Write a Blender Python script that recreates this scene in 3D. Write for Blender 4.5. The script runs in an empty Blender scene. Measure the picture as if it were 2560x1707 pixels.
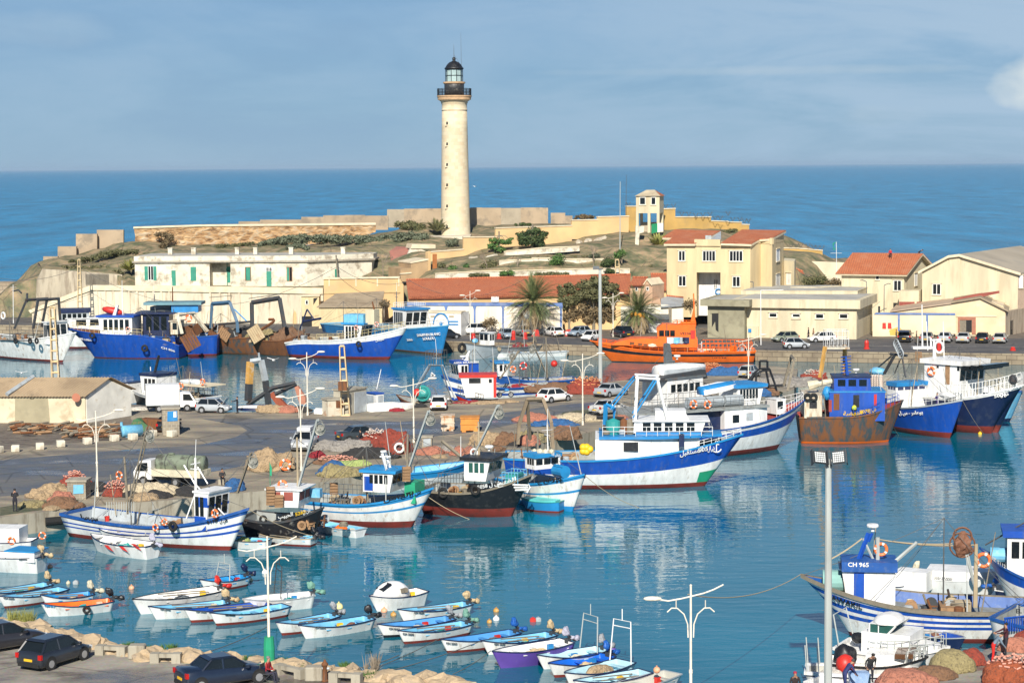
import bpy,bmesh,math,random
from mathutils import Vector as VV,Matrix,noise
from math import cos,sin
RD=random.Random
R=math.radians;MT=Matrix.Translation;MR=Matrix.Rotation
random.seed(11)
scn=bpy.context.scene
COL=scn.collection
F,CH,PW,PH=5200.0,26.5,2560.0,1707.0
cam=bpy.data.cameras.new('camera');camo=bpy.data.objects.new('camera',cam);COL.objects.link(camo)
cam.sensor_width=36;cam.lens=36*F/PW;cam.clip_start=1;cam.clip_end=90000
PITCH=math.atan((PH/2-415.5)/F);ROLL=-0.0074
camo.matrix_world=MT((0,0,CH))@ MR(R(90)-PITCH,4,'X')@ MR(ROLL,4,'Z')
scn.camera=camo
CM=camo.matrix_world.to_3x3()
SUN_EL,SUN_A=R(34),R(5)      # sun behind the camera, to the left
world=bpy.data.worlds.new('World');scn.world=world;world.use_nodes=True
wn,wl=world.node_tree.nodes,world.node_tree.links
wn.clear()
def N(nt,t,**kw):
 n=nt.new(t)
 for k,v in kw.items():setattr(n,k,v)
 return n
wo=N(wn,'ShaderNodeOutputWorld');wb=N(wn,'ShaderNodeBackground');sky=N(wn,'ShaderNodeTexSky')
sky.sky_type='NISHITA';sky.sun_disc=False;sky.sun_elevation=SUN_EL;sky.sun_rotation=math.pi+SUN_A
sky.air_density=1.0;sky.dust_density=0.0;sky.ozone_density=3.0
wb.inputs['Strength'].default_value=0.065
geo=N(wn,'ShaderNodeTexCoord')
mp=N(wn,'ShaderNodeMapping');mp.inputs['Scale'].default_value=(1.2,1.2,6.0);mp.inputs['Rotation'].default_value=(0,R(7),0)
n1=N(wn,'ShaderNodeTexNoise');n1.inputs['Scale'].default_value=3.4;n1.inputs['Detail'].default_value=7;n1.inputs['Roughness'].default_value=.55
rp=N(wn,'ShaderNodeValToRGB');rp.color_ramp.elements[0].position=.42;rp.color_ramp.elements[1].position=.72
mx=N(wn,'ShaderNodeMix',data_type='RGBA');mul=N(wn,'ShaderNodeMix',data_type='RGBA',blend_type='MULTIPLY')
mul.inputs[0].default_value=1.0
wl.new(geo.outputs['Generated'],mp.inputs['Vector']);wl.new(mp.outputs[0],n1.inputs['Vector'])
wl.new(n1.outputs[0],rp.inputs[0])
sv=N(wn,'ShaderNodeMath',operation='MULTIPLY');sv.inputs[1].default_value=.30
wl.new(rp.outputs[0],sv.inputs[0])
wl.new(sky.outputs[0],mul.inputs[6]);mul.inputs[7].default_value=(.50,.70,.92,1)
veil=N(wn,'ShaderNodeMix',data_type='RGBA');veil.inputs[0].default_value=.72;wl.new(mul.outputs[2],veil.inputs[6]);veil.inputs[7].default_value=(2.75,4.6,7.1,1)
wl.new(veil.outputs[2],mx.inputs[6]);mx.inputs[7].default_value=(4.7,6.5,8.4,1);wl.new(sv.outputs[0],mx.inputs[0])
cn=N(wn,'ShaderNodeTexNoise');cn.inputs['Scale'].default_value=26;cn.inputs['Detail'].default_value=9
mp2=N(wn,'ShaderNodeMapping');mp2.inputs['Scale'].default_value=(1,1,1.7)
wl.new(geo.outputs['Generated'],mp2.inputs['Vector']);wl.new(mp2.outputs[0],cn.inputs['Vector'])
nodes_m=None
def cum(cx,cz,rx,rz,amt):
 sp=N(wn,'ShaderNodeSeparateXYZ');wl.new(geo.outputs['Generated'],sp.inputs[0])
 def m(op,a,b):
  q=N(wn,'ShaderNodeMath',operation=op)
  for i,v in enumerate((a,b)):
   if isinstance(v,(int,float)):q.inputs[i].default_value=v
   else:wl.new(v,q.inputs[i])
  return q.outputs[0]
 dx=m('DIVIDE',m('SUBTRACT',sp.outputs[0],cx),rx);dz=m('DIVIDE',m('SUBTRACT',sp.outputs[2],cz),rz)
 d=m('ADD',m('MULTIPLY',dx,dx),m('MULTIPLY',dz,dz))
 e=m('SUBTRACT',1.0,d)
 e=m('ADD',e,m('MULTIPLY',m('SUBTRACT',cn.outputs[0],.5),3.4))
 q=N(wn,'ShaderNodeClamp');wl.new(m('MULTIPLY',e,amt),q.inputs[0]);return q.outputs[0]
last=mx.outputs[2]
b1=N(wn,'ShaderNodeTexNoise');b1.inputs['Scale'].default_value=4.5;b1.inputs['Detail'].default_value=9;b1.inputs['Roughness'].default_value=.62;b1.inputs['Distortion'].default_value=.5
mp3=N(wn,'ShaderNodeMapping');mp3.inputs['Scale'].default_value=(1.6,1,6.5);mp3.inputs['Rotation'].default_value=(0,R(-9),0);wl.new(geo.outputs['Generated'],mp3.inputs[0]);wl.new(mp3.outputs[0],b1.inputs['Vector'])
def ramp(a,b,v1,src):
 q=N(wn,'ShaderNodeMapRange');q.interpolation_type='SMOOTHSTEP';q.inputs[1].default_value=a;q.inputs[2].default_value=b;q.inputs[4].default_value=v1;wl.new(src,q.inputs[0]);return q.outputs[0]
sx=N(wn,'ShaderNodeSeparateXYZ');wl.new(geo.outputs['Generated'],sx.inputs[0])
def mulm(a,b,op='MULTIPLY'):
 q=N(wn,'ShaderNodeMath',operation=op);wl.new(a,q.inputs[0])
 if isinstance(b,float):q.inputs[1].default_value=b
 else:wl.new(b,q.inputs[1])
 return q.outputs[0]
side=mulm(ramp(-.1,.25,.75,sx.outputs[0]),.25,'ADD')
for fac,colr in ((mulm(ramp(.40,.62,.75,b1.outputs[0]),side),(5.1,6.8,8.6,1)),(ramp(.50,.30,.25,b1.outputs[0]),(2.6,4.3,6.6,1)),(cum(.25,.036,.03,.013,.9),(8.8,9.5,9.5,1)),(cum(.18,.022,.03,.006,.2),(7.2,8.2,8.8,1)),(cum(-.22,.066,.05,.009,.16),(6,7.3,8.3,1)),(cum(.15,.084,.12,.003,.3),(7.3,8.3,8.8,1)),(cum(.12,.044,.10,.0025,.22),(6.8,7.9,8.6,1)),(ramp(.05,-.002,.15,sx.outputs[2]),(4.1,6.3,8.8,1))):
 q=N(wn,'ShaderNodeMix',data_type='RGBA');wl.new(fac,q.inputs[0]);wl.new(last,q.inputs[6]);q.inputs[7].default_value=colr;last=q.outputs[2]
q=N(wn,'ShaderNodeMix',data_type='RGBA');wl.new(ramp(.15,.5,1.0,sx.outputs[2]),q.inputs[0]);wl.new(last,q.inputs[6]);wl.new(mul.outputs[2],q.inputs[7]);last=q.outputs[2]
wl.new(last,wb.inputs['Color']);wl.new(wb.outputs[0],wo.inputs[0])
sun=bpy.data.lights.new('sun','SUN');sun.energy=5.0;sun.angle=R(.5);sun.color=(1,.93,.82)
suno=bpy.data.objects.new('sun',sun);COL.objects.link(suno)
sd=VV((-sin(SUN_A)*cos(SUN_EL),-cos(SUN_A)*cos(SUN_EL),sin(SUN_EL)))
suno.rotation_euler=sd.to_track_quat('Z','Y').to_euler()
scn.view_settings.view_transform='Standard';scn.view_settings.look='None';scn.view_settings.gamma=1
scn.view_settings.exposure=0.38
CR={'P':(0,0,1),'A1':(0,540,.2679),'A2':(500,540,.2679),'A3':(1000,440,.2933),'A4':(1480,440,.2933),
      'A5':(1960,560,.2551),'A6':(1040,80,.3443),'A7':(0,900,.2806),'A8':(500,860,.2678),
      'B1':(980,860,.2806),'B2':(1440,860,.2551),'B3':(1900,820,.2806),'B4':(0,1280,.2723),
      'B5':(480,1240,.2978),'B6':(900,1420,.2211),'B7':(1300,1420,.2211),'B8':(1940,1280,.2723),
      'C1':(0,1380,.13605),'C2':(300,1400,.17857),'C3':(1280,1540,.18707),'C4':(1960,1540,.14456),'C5':(1000,860,.15306)}
def ray(c,x,y):
 ox,oy,s=CR[c];px,py=ox+x*s,oy+y*s
 return CM@ VV(((px-PW/2)/F,-(py-PH/2)/F,-1))
def at(c,x,y,z=0.0):            # where the sight line meets height z
 d=ray(c,x,y);t=(z-CH)/d.z
 return VV((d.x*t,d.y*t,z))
def qd(c,x,y,Y):                # where it meets the upright plane at distance Y
 d=ray(c,x,y);t=Y/d.y
 return VV((d.x*t,Y,CH+d.z*t))
def hitp(c,x,y,p0,n):          # where it meets a plane
 d=ray(c,x,y);o=VV((0,0,CH));t=(p0-o).dot(n)/d.dot(n)
 return o+d*t
MATS={}
def new_mat(name):
 m=bpy.data.materials.new(name);m.use_nodes=True
 return m,m.node_tree.nodes,m.node_tree.links,m.node_tree.nodes['Principled BSDF']
def mt(name,col=(.5,.5,.5),rough=.6,metal=0,dirt=None,amt=.35,scale=1.0,bump=0.0,streak=False,alpha=1,obcol=False,coat=0,thr=.5,bscale=None):
 if name in MATS:return MATS[name]
 m,n,l,b=new_mat(name);MATS[name]=m
 b.inputs['Roughness'].default_value=rough;b.inputs['Metallic'].default_value=metal
 b.inputs['Coat Weight'].default_value=coat;b.inputs['Coat Roughness'].default_value=.08
 tc=N(n,'ShaderNodeTexCoord')
 mpn=N(n,'ShaderNodeMapping');l.new(tc.outputs['Object'],mpn.inputs[0])
 mpn.inputs['Scale'].default_value=(scale*2.2,scale*2.2,scale*.35) if streak else (scale,)*3
 if obcol:
  oi=N(n,'ShaderNodeObjectInfo');base=oi.outputs['Color']
 else:
  rg=N(n,'ShaderNodeRGB');rg.outputs[0].default_value=(*col,1);base=rg.outputs[0]
 t2=N(n,'ShaderNodeTexNoise');t2.inputs['Scale'].default_value=.9;t2.inputs['Detail'].default_value=3
 l.new(mpn.outputs[0],t2.inputs['Vector'])
 hs=N(n,'ShaderNodeHueSaturation');l.new(base,hs.inputs['Color'])
 mr=N(n,'ShaderNodeMapRange');mr.inputs[1].default_value=.3;mr.inputs[2].default_value=.7;mr.inputs[3].default_value=.84;mr.inputs[4].default_value=1.12
 l.new(t2.outputs[0],mr.inputs[0]);l.new(mr.outputs[0],hs.inputs['Value']);out=hs.outputs[0]
 if dirt is not None:
  t=N(n,'ShaderNodeTexNoise');t.inputs['Scale'].default_value=1.6;t.inputs['Detail'].default_value=8;t.inputs['Roughness'].default_value=.65
  l.new(mpn.outputs[0],t.inputs['Vector'])
  r=N(n,'ShaderNodeMapRange');r.inputs[1].default_value=thr+.02;r.inputs[2].default_value=thr+.16;r.inputs[4].default_value=amt
  l.new(t.outputs[0],r.inputs[0])
  x=N(n,'ShaderNodeMix',data_type='RGBA');l.new(r.outputs[0],x.inputs[0]);l.new(out,x.inputs[6]);x.inputs[7].default_value=(*dirt,1)
  out=x.outputs[2]
 l.new(out,b.inputs['Base Color'])
 if bump:
  t=N(n,'ShaderNodeTexNoise');t.inputs['Scale'].default_value=bscale or 4*scale;t.inputs['Detail'].default_value=5
  l.new(tc.outputs['Object'],t.inputs['Vector'])
  bp=N(n,'ShaderNodeBump');bp.inputs['Strength'].default_value=1;bp.inputs['Distance'].default_value=bump
  l.new(t.outputs[0],bp.inputs['Height']);l.new(bp.outputs[0],b.inputs['Normal'])
 return m
def tiles(name,c1,c2,sx,sz,gap,bumpd=.03,mort=None,dirt=None,ax='xz'):
 if name in MATS:return MATS[name]
 m,n,l,b=new_mat(name);MATS[name]=m;b.inputs['Roughness'].default_value=.85
 tc=N(n,'ShaderNodeTexCoord');sp=N(n,'ShaderNodeSeparateXYZ');l.new(tc.outputs['Object'],sp.inputs[0])
 cb=N(n,'ShaderNodeCombineXYZ');l.new(sp.outputs[0],cb.inputs[0]);l.new(sp.outputs[2 if ax == 'xz' else 1],cb.inputs[1])
 br=N(n,'ShaderNodeTexBrick');l.new(cb.outputs[0],br.inputs['Vector'])
 br.inputs['Color1'].default_value=(*c1,1);br.inputs['Color2'].default_value=(*c2,1);br.inputs['Mortar'].default_value=(*(mort or tuple(v*.6 for v in c1)),1)
 br.inputs['Scale'].default_value=1;br.inputs['Brick Width'].default_value=sx;br.inputs['Row Height'].default_value=sz;br.inputs['Mortar Size'].default_value=gap
 out=br.outputs[0]
 t=N(n,'ShaderNodeTexNoise');t.inputs['Scale'].default_value=.5;t.inputs['Detail'].default_value=8;l.new(tc.outputs['Object'],t.inputs['Vector'])
 r=N(n,'ShaderNodeMapRange');r.inputs[1].default_value=.48;r.inputs[2].default_value=.68;r.inputs[4].default_value=.6;l.new(t.outputs[0],r.inputs[0])
 x=N(n,'ShaderNodeMix',data_type='RGBA');l.new(r.outputs[0],x.inputs[0]);l.new(out,x.inputs[6]);x.inputs[7].default_value=(*(dirt or tuple(v*.65 for v in c2)),1)
 l.new(x.outputs[2],b.inputs['Base Color'])
 bp=N(n,'ShaderNodeBump');bp.inputs['Distance'].default_value=bumpd;iv=N(n,'ShaderNodeMath',operation='SUBTRACT');iv.inputs[0].default_value=1;l.new(br.outputs['Fac'],iv.inputs[1])
 l.new(iv.outputs[0],bp.inputs['Height']);l.new(bp.outputs[0],b.inputs['Normal'])
 return m
WHITE=(.80,.79,.75)
M=dict(
  white=mt('white_paint',WHITE,.45,dirt=(.36,.24,.14),amt=.65,scale=.9,thr=.52,streak=True),
  cw=mt('clean_white',(.80,.80,.77),.4,dirt=(.40,.33,.25),amt=.55,scale=.9,thr=.54,streak=True),
  blue=mt('hull_blue',(.010,.075,.40),.4,dirt=(.10,.13,.22),amt=.5,scale=.8,bump=.015,streak=True,thr=.52),
  navy=mt('navy_paint',(.01,.02,.07),.4,dirt=(.05,.06,.09),amt=.5,scale=.9),
  rail=mt('rail_blue',(.012,.085,.32),.5,dirt=(.15,.2,.3),amt=.4,scale=2),
  sky_=mt('light_blue',(.16,.46,.68),.5,dirt=(.4,.55,.6),amt=.4,scale=2),
  midblue=mt('mid_blue',(.02,.22,.52),.45,dirt=(.1,.2,.3),amt=.4,scale=1.5),
  azure=mt('azure',(.02,.25,.55),.5),
  red=mt('antifouling',(.21,.028,.018),.65,dirt=(.05,.03,.02),amt=.6,scale=1.3),
  bred=mt('bright_red',(.55,.03,.02),.45,dirt=(.3,.05,.03),amt=.4,scale=2),
  orange=mt('orange_paint',(.85,.15,.012),.4,dirt=(.5,.11,.02),amt=.45,scale=.8),
  black=mt('black_paint',(.012,.013,.016),.45,dirt=(.07,.07,.065),amt=.5,scale=1.5),
  rubber=mt('rubber',(.012,.012,.012),.8),
  grey=mt('grey_steel',(.12,.14,.15),.55,dirt=(.16,.08,.035),amt=.6,scale=1.5),
  dgrey=mt('dark_steel',(.045,.05,.055),.6,dirt=(.12,.06,.03),amt=.5,scale=1.2),
  lgrey=mt('light_grey',(.38,.42,.44),.5,dirt=(.2,.17,.13),amt=.4,scale=1.3),
  galv=mt('galvanised',(.42,.45,.43),.5,dirt=(.25,.26,.24),amt=.4,scale=.6,streak=True),
  rust=mt('rusted_steel',(.17,.065,.022),.85,dirt=(.045,.035,.03),amt=.8,scale=.9,bump=.02,streak=True),
  rusthull=mt('rusty_hull',(.05,.075,.085),.7,dirt=(.24,.085,.022),amt=.9,scale=.45,bump=.02,thr=.40,streak=True),
  rustwhite=mt('rusty_white',(.58,.54,.42),.6,dirt=(.33,.15,.05),amt=.7,scale=1.1,streak=True,thr=.46),
  wood=mt('wood',(.34,.2,.1),.8,dirt=(.16,.1,.06),amt=.6,scale=3),
  gw=mt('grey_wood',(.22,.19,.14),.85,dirt=(.1,.085,.06),amt=.6,scale=2.5),
  deck=mt('deck_grey',(.27,.29,.28),.75,dirt=(.14,.12,.1),amt=.6,scale=1.5),
  reddeck=mt('red_deck',(.30,.045,.035),.7,dirt=(.15,.04,.03),amt=.5,scale=1),
  glass=mt('dark_glass',(.01,.014,.016),.06),
  gglass=mt('green_glass',(.03,.10,.085),.05),
  rope=mt('rope',(.42,.34,.22),.9),
  drope=mt('dark_rope',(.08,.08,.075),.9),
  wire=mt('wire',(.10,.10,.095),.7),
  lifeo=mt('lifebuoy_orange',(.85,.17,.03),.5,dirt=(.7,.35,.2),amt=.5,scale=4),
  yellow=mt('yellow',(.80,.50,.02),.5),
  green=mt('green',(.02,.33,.17),.5,dirt=(.03,.2,.1),amt=.4),
  teal=mt('teal',(.03,.28,.26),.5),purple=mt('purple',(.12,.065,.34),.5,dirt=(.2,.13,.4),amt=.3),
  tarpb=mt('blue_tarp',(.015,.11,.42),.5,bump=.12,bscale=2.5),tarpw=mt('pale_tarp',(.62,.57,.42),.7,bump=.12,bscale=2.5,dirt=(.4,.34,.22),amt=.5),
  cloth=mt('wrap_cloth',(.55,.42,.24),.9,bump=.1,bscale=6,dirt=(.35,.22,.12),amt=.5,scale=3),
  paint=mt('object_paint',rough=.5,obcol=True,dirt=(.12,.1,.08),amt=.15,scale=2),
  netm=mt('net_fibre',rough=.95,obcol=True,dirt=(.05,.04,.035),amt=.7,scale=5,bump=.12,bscale=9),
  carp=mt('car_paint',rough=.3,obcol=True,coat=.6),
  tyrem=mt('tyre_rubber',(.02,.02,.02),.85),rimm=mt('rim_metal',(.45,.46,.47),.35,.6),lampr=mt('tail_light',(.45,.01,.008),.3),lampw=mt('head_light',(.75,.77,.75),.2),
  plate=mt('yellow_plate',(.75,.45,.02),.5),skin=mt('skin',(.38,.2,.12),.6),hairm=mt('hair',(.015,.012,.01),.7),
  lampp=mt('lamp_post_paint',(.78,.72,.60),.5,dirt=(.42,.24,.1),amt=.6,scale=2.2,thr=.56),
)
def link(o,parent=None):
 COL.objects.link(o)
 if parent is not None:o.parent=parent
 return o
def ob(name,bm,mats,parent=None,smooth=False,color=None):
 me=bpy.data.meshes.new(name)
 bm.to_mesh(me);bm.free()
 for m in (mats if isinstance(mats,(list,tuple)) else [mats]):me.materials.append(M[m] if isinstance(m,str) else m)
 if smooth:
  for p in me.polygons:p.use_smooth=True
 o=bpy.data.objects.new(name,me);link(o,parent)
 if color:o.color=(*color,1)
 return o
def tag(o,label=None,cat=None,group=None,kind=None):
 if label:o['label']=label
 if cat:o['category']=cat
 if group:o['group']=group
 if kind:o['kind']=kind
 return o
def empty(name,loc=(0,0,0),rz=0,label=None,cat=None,group=None):
 o=bpy.data.objects.new(name,None);link(o);o.location=loc;o.rotation_euler=(0,0,rz)
 return tag(o,label,cat,group)
def copy_tree(o,parent=None,color=None):
 c=o.copy();COL.objects.link(c)
 if parent is not None:c.parent=parent
 for ch in o.children:copy_tree(ch,c)
 return c
def BM():return bmesh.new()
def box(bm,x0,x1,y0,y1,z0,z1,mi=0,M4=None):
 vs=[bm.verts.new((x,y,z)) for z in (z0,z1) for y in (y0,y1) for x in (x0,x1)]
 if M4 is not None:
  for v in vs:v.co=M4@ v.co
 for f in ((0,2,3,1),(4,5,7,6),(0,1,5,4),(2,6,7,3),(0,4,6,2),(1,3,7,5)):
  bm.faces.new([vs[i] for i in f]).material_index=mi
 return bm
def tube(bm,pts,r,n=6,mi=0,r2=None,cap=True):
 pts=[VV(p) for p in pts];rings=[]
 for i,p in enumerate(pts):
  a=pts[max(0,i-1)];b=pts[min(len(pts)-1,i+1)];d=(b-a)
  d=d.normalized() if d.length > 1e-6 else VV((0,0,1))
  u=d.cross(VV((0,0,1)))
  if u.length < 1e-3:u=d.cross(VV((1,0,0)))
  u.normalize();w=d.cross(u)
  rr=r if r2 is None else r+(r2-r)*i/(len(pts)-1)
  rings.append([bm.verts.new(p+(u*cos(2*math.pi*k/n)+w*sin(2*math.pi*k/n))*rr) for k in range(n)])
 for A,B_ in zip(rings,rings[1:]):
  for k in range(n):bm.faces.new((A[k],A[(k+1) % n],B_[(k+1) % n],B_[k])).material_index=mi
 if cap and n > 2:
  bm.faces.new(rings[0][::-1]).material_index=mi;bm.faces.new(rings[-1]).material_index=mi
 return bm
def lathe(bm,prof,n=16,c=(0,0,0),mi=0,mis=None):
 rings=[[bm.verts.new((c[0]+r*cos(2*math.pi*k/n),c[1]+r*sin(2*math.pi*k/n),c[2]+z)) for k in range(n)] for r,z in prof]
 for i,(A,B_) in enumerate(zip(rings,rings[1:])):
  for k in range(n):bm.faces.new((A[k],A[(k+1) % n],B_[(k+1) % n],B_[k])).material_index=mis[i] if mis else mi
 if prof[-1][0] > 1e-4:bm.faces.new(rings[-1]).material_index=mis[-1] if mis else mi
 if prof[0][0] > 1e-4:bm.faces.new(rings[0][::-1]).material_index=mis[0] if mis else mi
 return bm
def prism(bm,poly,vec,mi=0):
 vec=VV(vec);a=[bm.verts.new(p) for p in poly];b=[bm.verts.new(VV(p)+vec) for p in poly];n=len(a)
 bm.faces.new(a).material_index=mi;bm.faces.new(b[::-1]).material_index=mi
 for i in range(n):bm.faces.new((a[i],b[i],b[(i+1) % n],a[(i+1) % n])).material_index=mi
 bmesh.ops.recalc_face_normals(bm,faces=bm.faces[:]);return bm
def torus(bm,c,R1,r,axis='y',n=18,k=7,mi=0,alt=None):
 c=VV(c);rings=[]
 for i in range(n):
  a=2*math.pi*i/n;ring=[]
  for j in range(k):
   b=2*math.pi*j/k;rr=R1+r*cos(b);h=r*sin(b)
   p={'y':(rr*cos(a),h,rr*sin(a)),'z':(rr*cos(a),rr*sin(a),h),'x':(h,rr*cos(a),rr*sin(a))}[axis]
   ring.append(bm.verts.new(c+VV(p)))
  rings.append(ring)
 for i in range(n):
  A,B_=rings[i],rings[(i+1) % n]
  for j in range(k):
   f=bm.faces.new((A[j],A[(j+1) % k],B_[(j+1) % k],B_[j]))
   f.material_index=alt if (alt is not None and i % 5 == 0) else mi
 return bm
def blob(bm,c,rx,ry,rz,sub=2,rough=.15,seed=0,flat=False,mi=0):
 rnd=RD(seed);ph=[rnd.uniform(0,6.3) for _ in range(9)]
 r=bmesh.ops.create_icosphere(bm,subdivisions=sub,radius=1)
 for v in r['verts']:
  p=v.co.copy()
  q=1+rough*(sin(3*p.x+ph[0])*cos(2.6*p.y+ph[1])+.7*sin(5*p.z+ph[2]+2*p.x)*cos(4.3*p.x+ph[3])+.5*sin(8*p.y+ph[4])*sin(7*p.x+ph[5]+3*p.z))
  z=p.z*rz*q
  if flat and z < 0:z *= .08
  v.co=VV((c[0]+p.x*rx*q,c[1]+p.y*ry*q,c[2]+z))
 fs={f for v in r['verts'] for f in v.link_faces}
 for f in fs:f.material_index=mi
 return bm
_F={'ا':'FE8D FE8E','أ':'FE83 FE84','إ':'FE87 FE88','ة':'FE93 FE94','د':'FEA9 FEAA','ذ':'FEAB FEAC','ر':'FEAD FEAE','ز':'FEAF FEB0','و':'FEED FEEE','ى':'FEEF FEF0',
 'ب':'FE8F FE90 FE91 FE92','ت':'FE95 FE96 FE97 FE98','ج':'FE9D FE9E FE9F FEA0','ح':'FEA1 FEA2 FEA3 FEA4','خ':'FEA5 FEA6 FEA7 FEA8','س':'FEB1 FEB2 FEB3 FEB4','ش':'FEB5 FEB6 FEB7 FEB8',
 'ص':'FEB9 FEBA FEBB FEBC','ض':'FEBD FEBE FEBF FEC0','ع':'FEC9 FECA FECB FECC','ف':'FED1 FED2 FED3 FED4','ق':'FED5 FED6 FED7 FED8','ك':'FED9 FEDA FEDB FEDC','ل':'FEDD FEDE FEDF FEE0',
 'م':'FEE1 FEE2 FEE3 FEE4','ن':'FEE5 FEE6 FEE7 FEE8','ه':'FEE9 FEEA FEEB FEEC','ي':'FEF1 FEF2 FEF3 FEF4'}
def arab(s):
 out=[]
 for i,ch in enumerate(s):
  if ch not in _F:out.append(ch);continue
  f=_F[ch].split();pv=s[i-1] if i else ' ';nx=s[i+1] if i+1 < len(s) else ' '
  j=pv in _F and len(_F[pv].split()) == 4;k=nx in _F and len(f) == 4
  out.append(chr(int(f[(3 if j and k else 2 if k else 1 if j else 0)],16)))
 return out
def mixed(s):
 g=arab(s)[::-1];o=[];i=0
 while i < len(g):
  if g[i].isdigit():
   j=i
   while j < len(g) and g[j].isdigit():j += 1
   o += g[i:j][::-1];i=j
  else:o.append(g[i]);i += 1
 return ''.join(o)
def text(s,p0,ux,uz,h,mat,parent=None,rtl=False,bold=.02,w=None,name='lettering'):
 cu=bpy.data.curves.new('lettering','FONT');cu.body=mixed(s) if rtl else s;cu.size=1;cu.extrude=.012;cu.offset=bold;cu.resolution_u=2
 t=bpy.data.objects.new('lettering',cu);COL.objects.link(t)
 dg=bpy.context.evaluated_depsgraph_get();dg.update()
 me=bpy.data.meshes.new_from_object(t.evaluated_get(dg));bpy.data.objects.remove(t)
 xs=[v.co.x for v in me.vertices] or [0,1];x0,x1=min(xs),max(xs)
 sx=h if w is None else w/max(.01,x1-x0)
 ux=VV(ux).normalized();uz=VV(uz).normalized();nn=ux.cross(uz)
 for v in me.vertices:v.co=VV(p0)+ux*((v.co.x-x0)*sx)+uz*(v.co.y*h)+nn*(v.co.z*h)
 me.materials.clear();me.materials.append(M[mat] if isinstance(mat,str) else mat)
 o=bpy.data.objects.new(name,me);link(o,parent);return o
# ================================================================ SETTING
def water_mat(name,col,rough,w1,w2,b1,b2,spec=.5,far=False):
 m,n,l,b=new_mat(name);MATS[name]=m
 b.inputs['Roughness'].default_value=rough;b.inputs['IOR'].default_value=1.33 if far else 1.43;b.inputs['Specular IOR Level'].default_value=spec
 tc=N(n,'ShaderNodeTexCoord')
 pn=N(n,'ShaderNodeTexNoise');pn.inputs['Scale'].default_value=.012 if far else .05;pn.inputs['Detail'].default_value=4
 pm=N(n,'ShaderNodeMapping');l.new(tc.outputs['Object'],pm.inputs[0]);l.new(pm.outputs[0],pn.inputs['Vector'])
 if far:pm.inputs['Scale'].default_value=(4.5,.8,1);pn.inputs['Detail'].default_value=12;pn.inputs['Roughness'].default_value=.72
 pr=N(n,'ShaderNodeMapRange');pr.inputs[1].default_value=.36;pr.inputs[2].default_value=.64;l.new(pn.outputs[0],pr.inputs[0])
 x=N(n,'ShaderNodeMix',data_type='RGBA');x.inputs[6].default_value=(*[v*(.62 if far else 1) for v in col],1);x.inputs[7].default_value=(*[v*1.4 for v in col],1);l.new(pr.outputs[0],x.inputs[0]);l.new(x.outputs[2],b.inputs['Base Color'])  # far sea: wave-group brightness from reflection painted in as lighter and darker streaks
 prev=None
 for sc,dist,st,det in ((w1,b1,(1,2.6,1),3),(w2,b2,(1,2.0,1),2)):
  mp=N(n,'ShaderNodeMapping');mp.inputs['Scale'].default_value=tuple(s*sc for s in st);mp.inputs['Rotation'].default_value=(0,0,R(6));l.new(tc.outputs['Object'],mp.inputs[0])
  t=N(n,'ShaderNodeTexNoise');t.inputs['Scale'].default_value=1;t.inputs['Detail'].default_value=det;t.inputs['Distortion'].default_value=.4;l.new(mp.outputs[0],t.inputs['Vector'])
  bp=N(n,'ShaderNodeBump');bp.inputs['Distance'].default_value=dist
  l.new(t.outputs[0],bp.inputs['Height'])
  if prev:l.new(prev,bp.inputs['Normal'])
  prev=bp.outputs[0]
 l.new(prev,b.inputs['Normal']);return m
WH=water_mat('harbour_water',(.001,.11,.165),.01,.30,1.5,.045,.006)
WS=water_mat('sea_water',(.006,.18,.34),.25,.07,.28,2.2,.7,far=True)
def sheet(name,pts,mat,kind='structure'):
 bm=BM();bm.faces.new([bm.verts.new(p) for p in pts]);bmesh.ops.recalc_face_normals(bm,faces=bm.faces[:])
 for f in bm.faces:
  if f.normal.z < 0:f.normal_flip()
 return tag(ob(name,bm,mat),kind=kind)
sheet('harbour_water',[(-900,-60,0),(900,-60,0),(900,404,0),(-900,404,0)],WH)
sheet('sea',[(-40000,404,0),(40000,404,0),(60000,80000,0),(-60000,80000,0)],WS)
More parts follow.
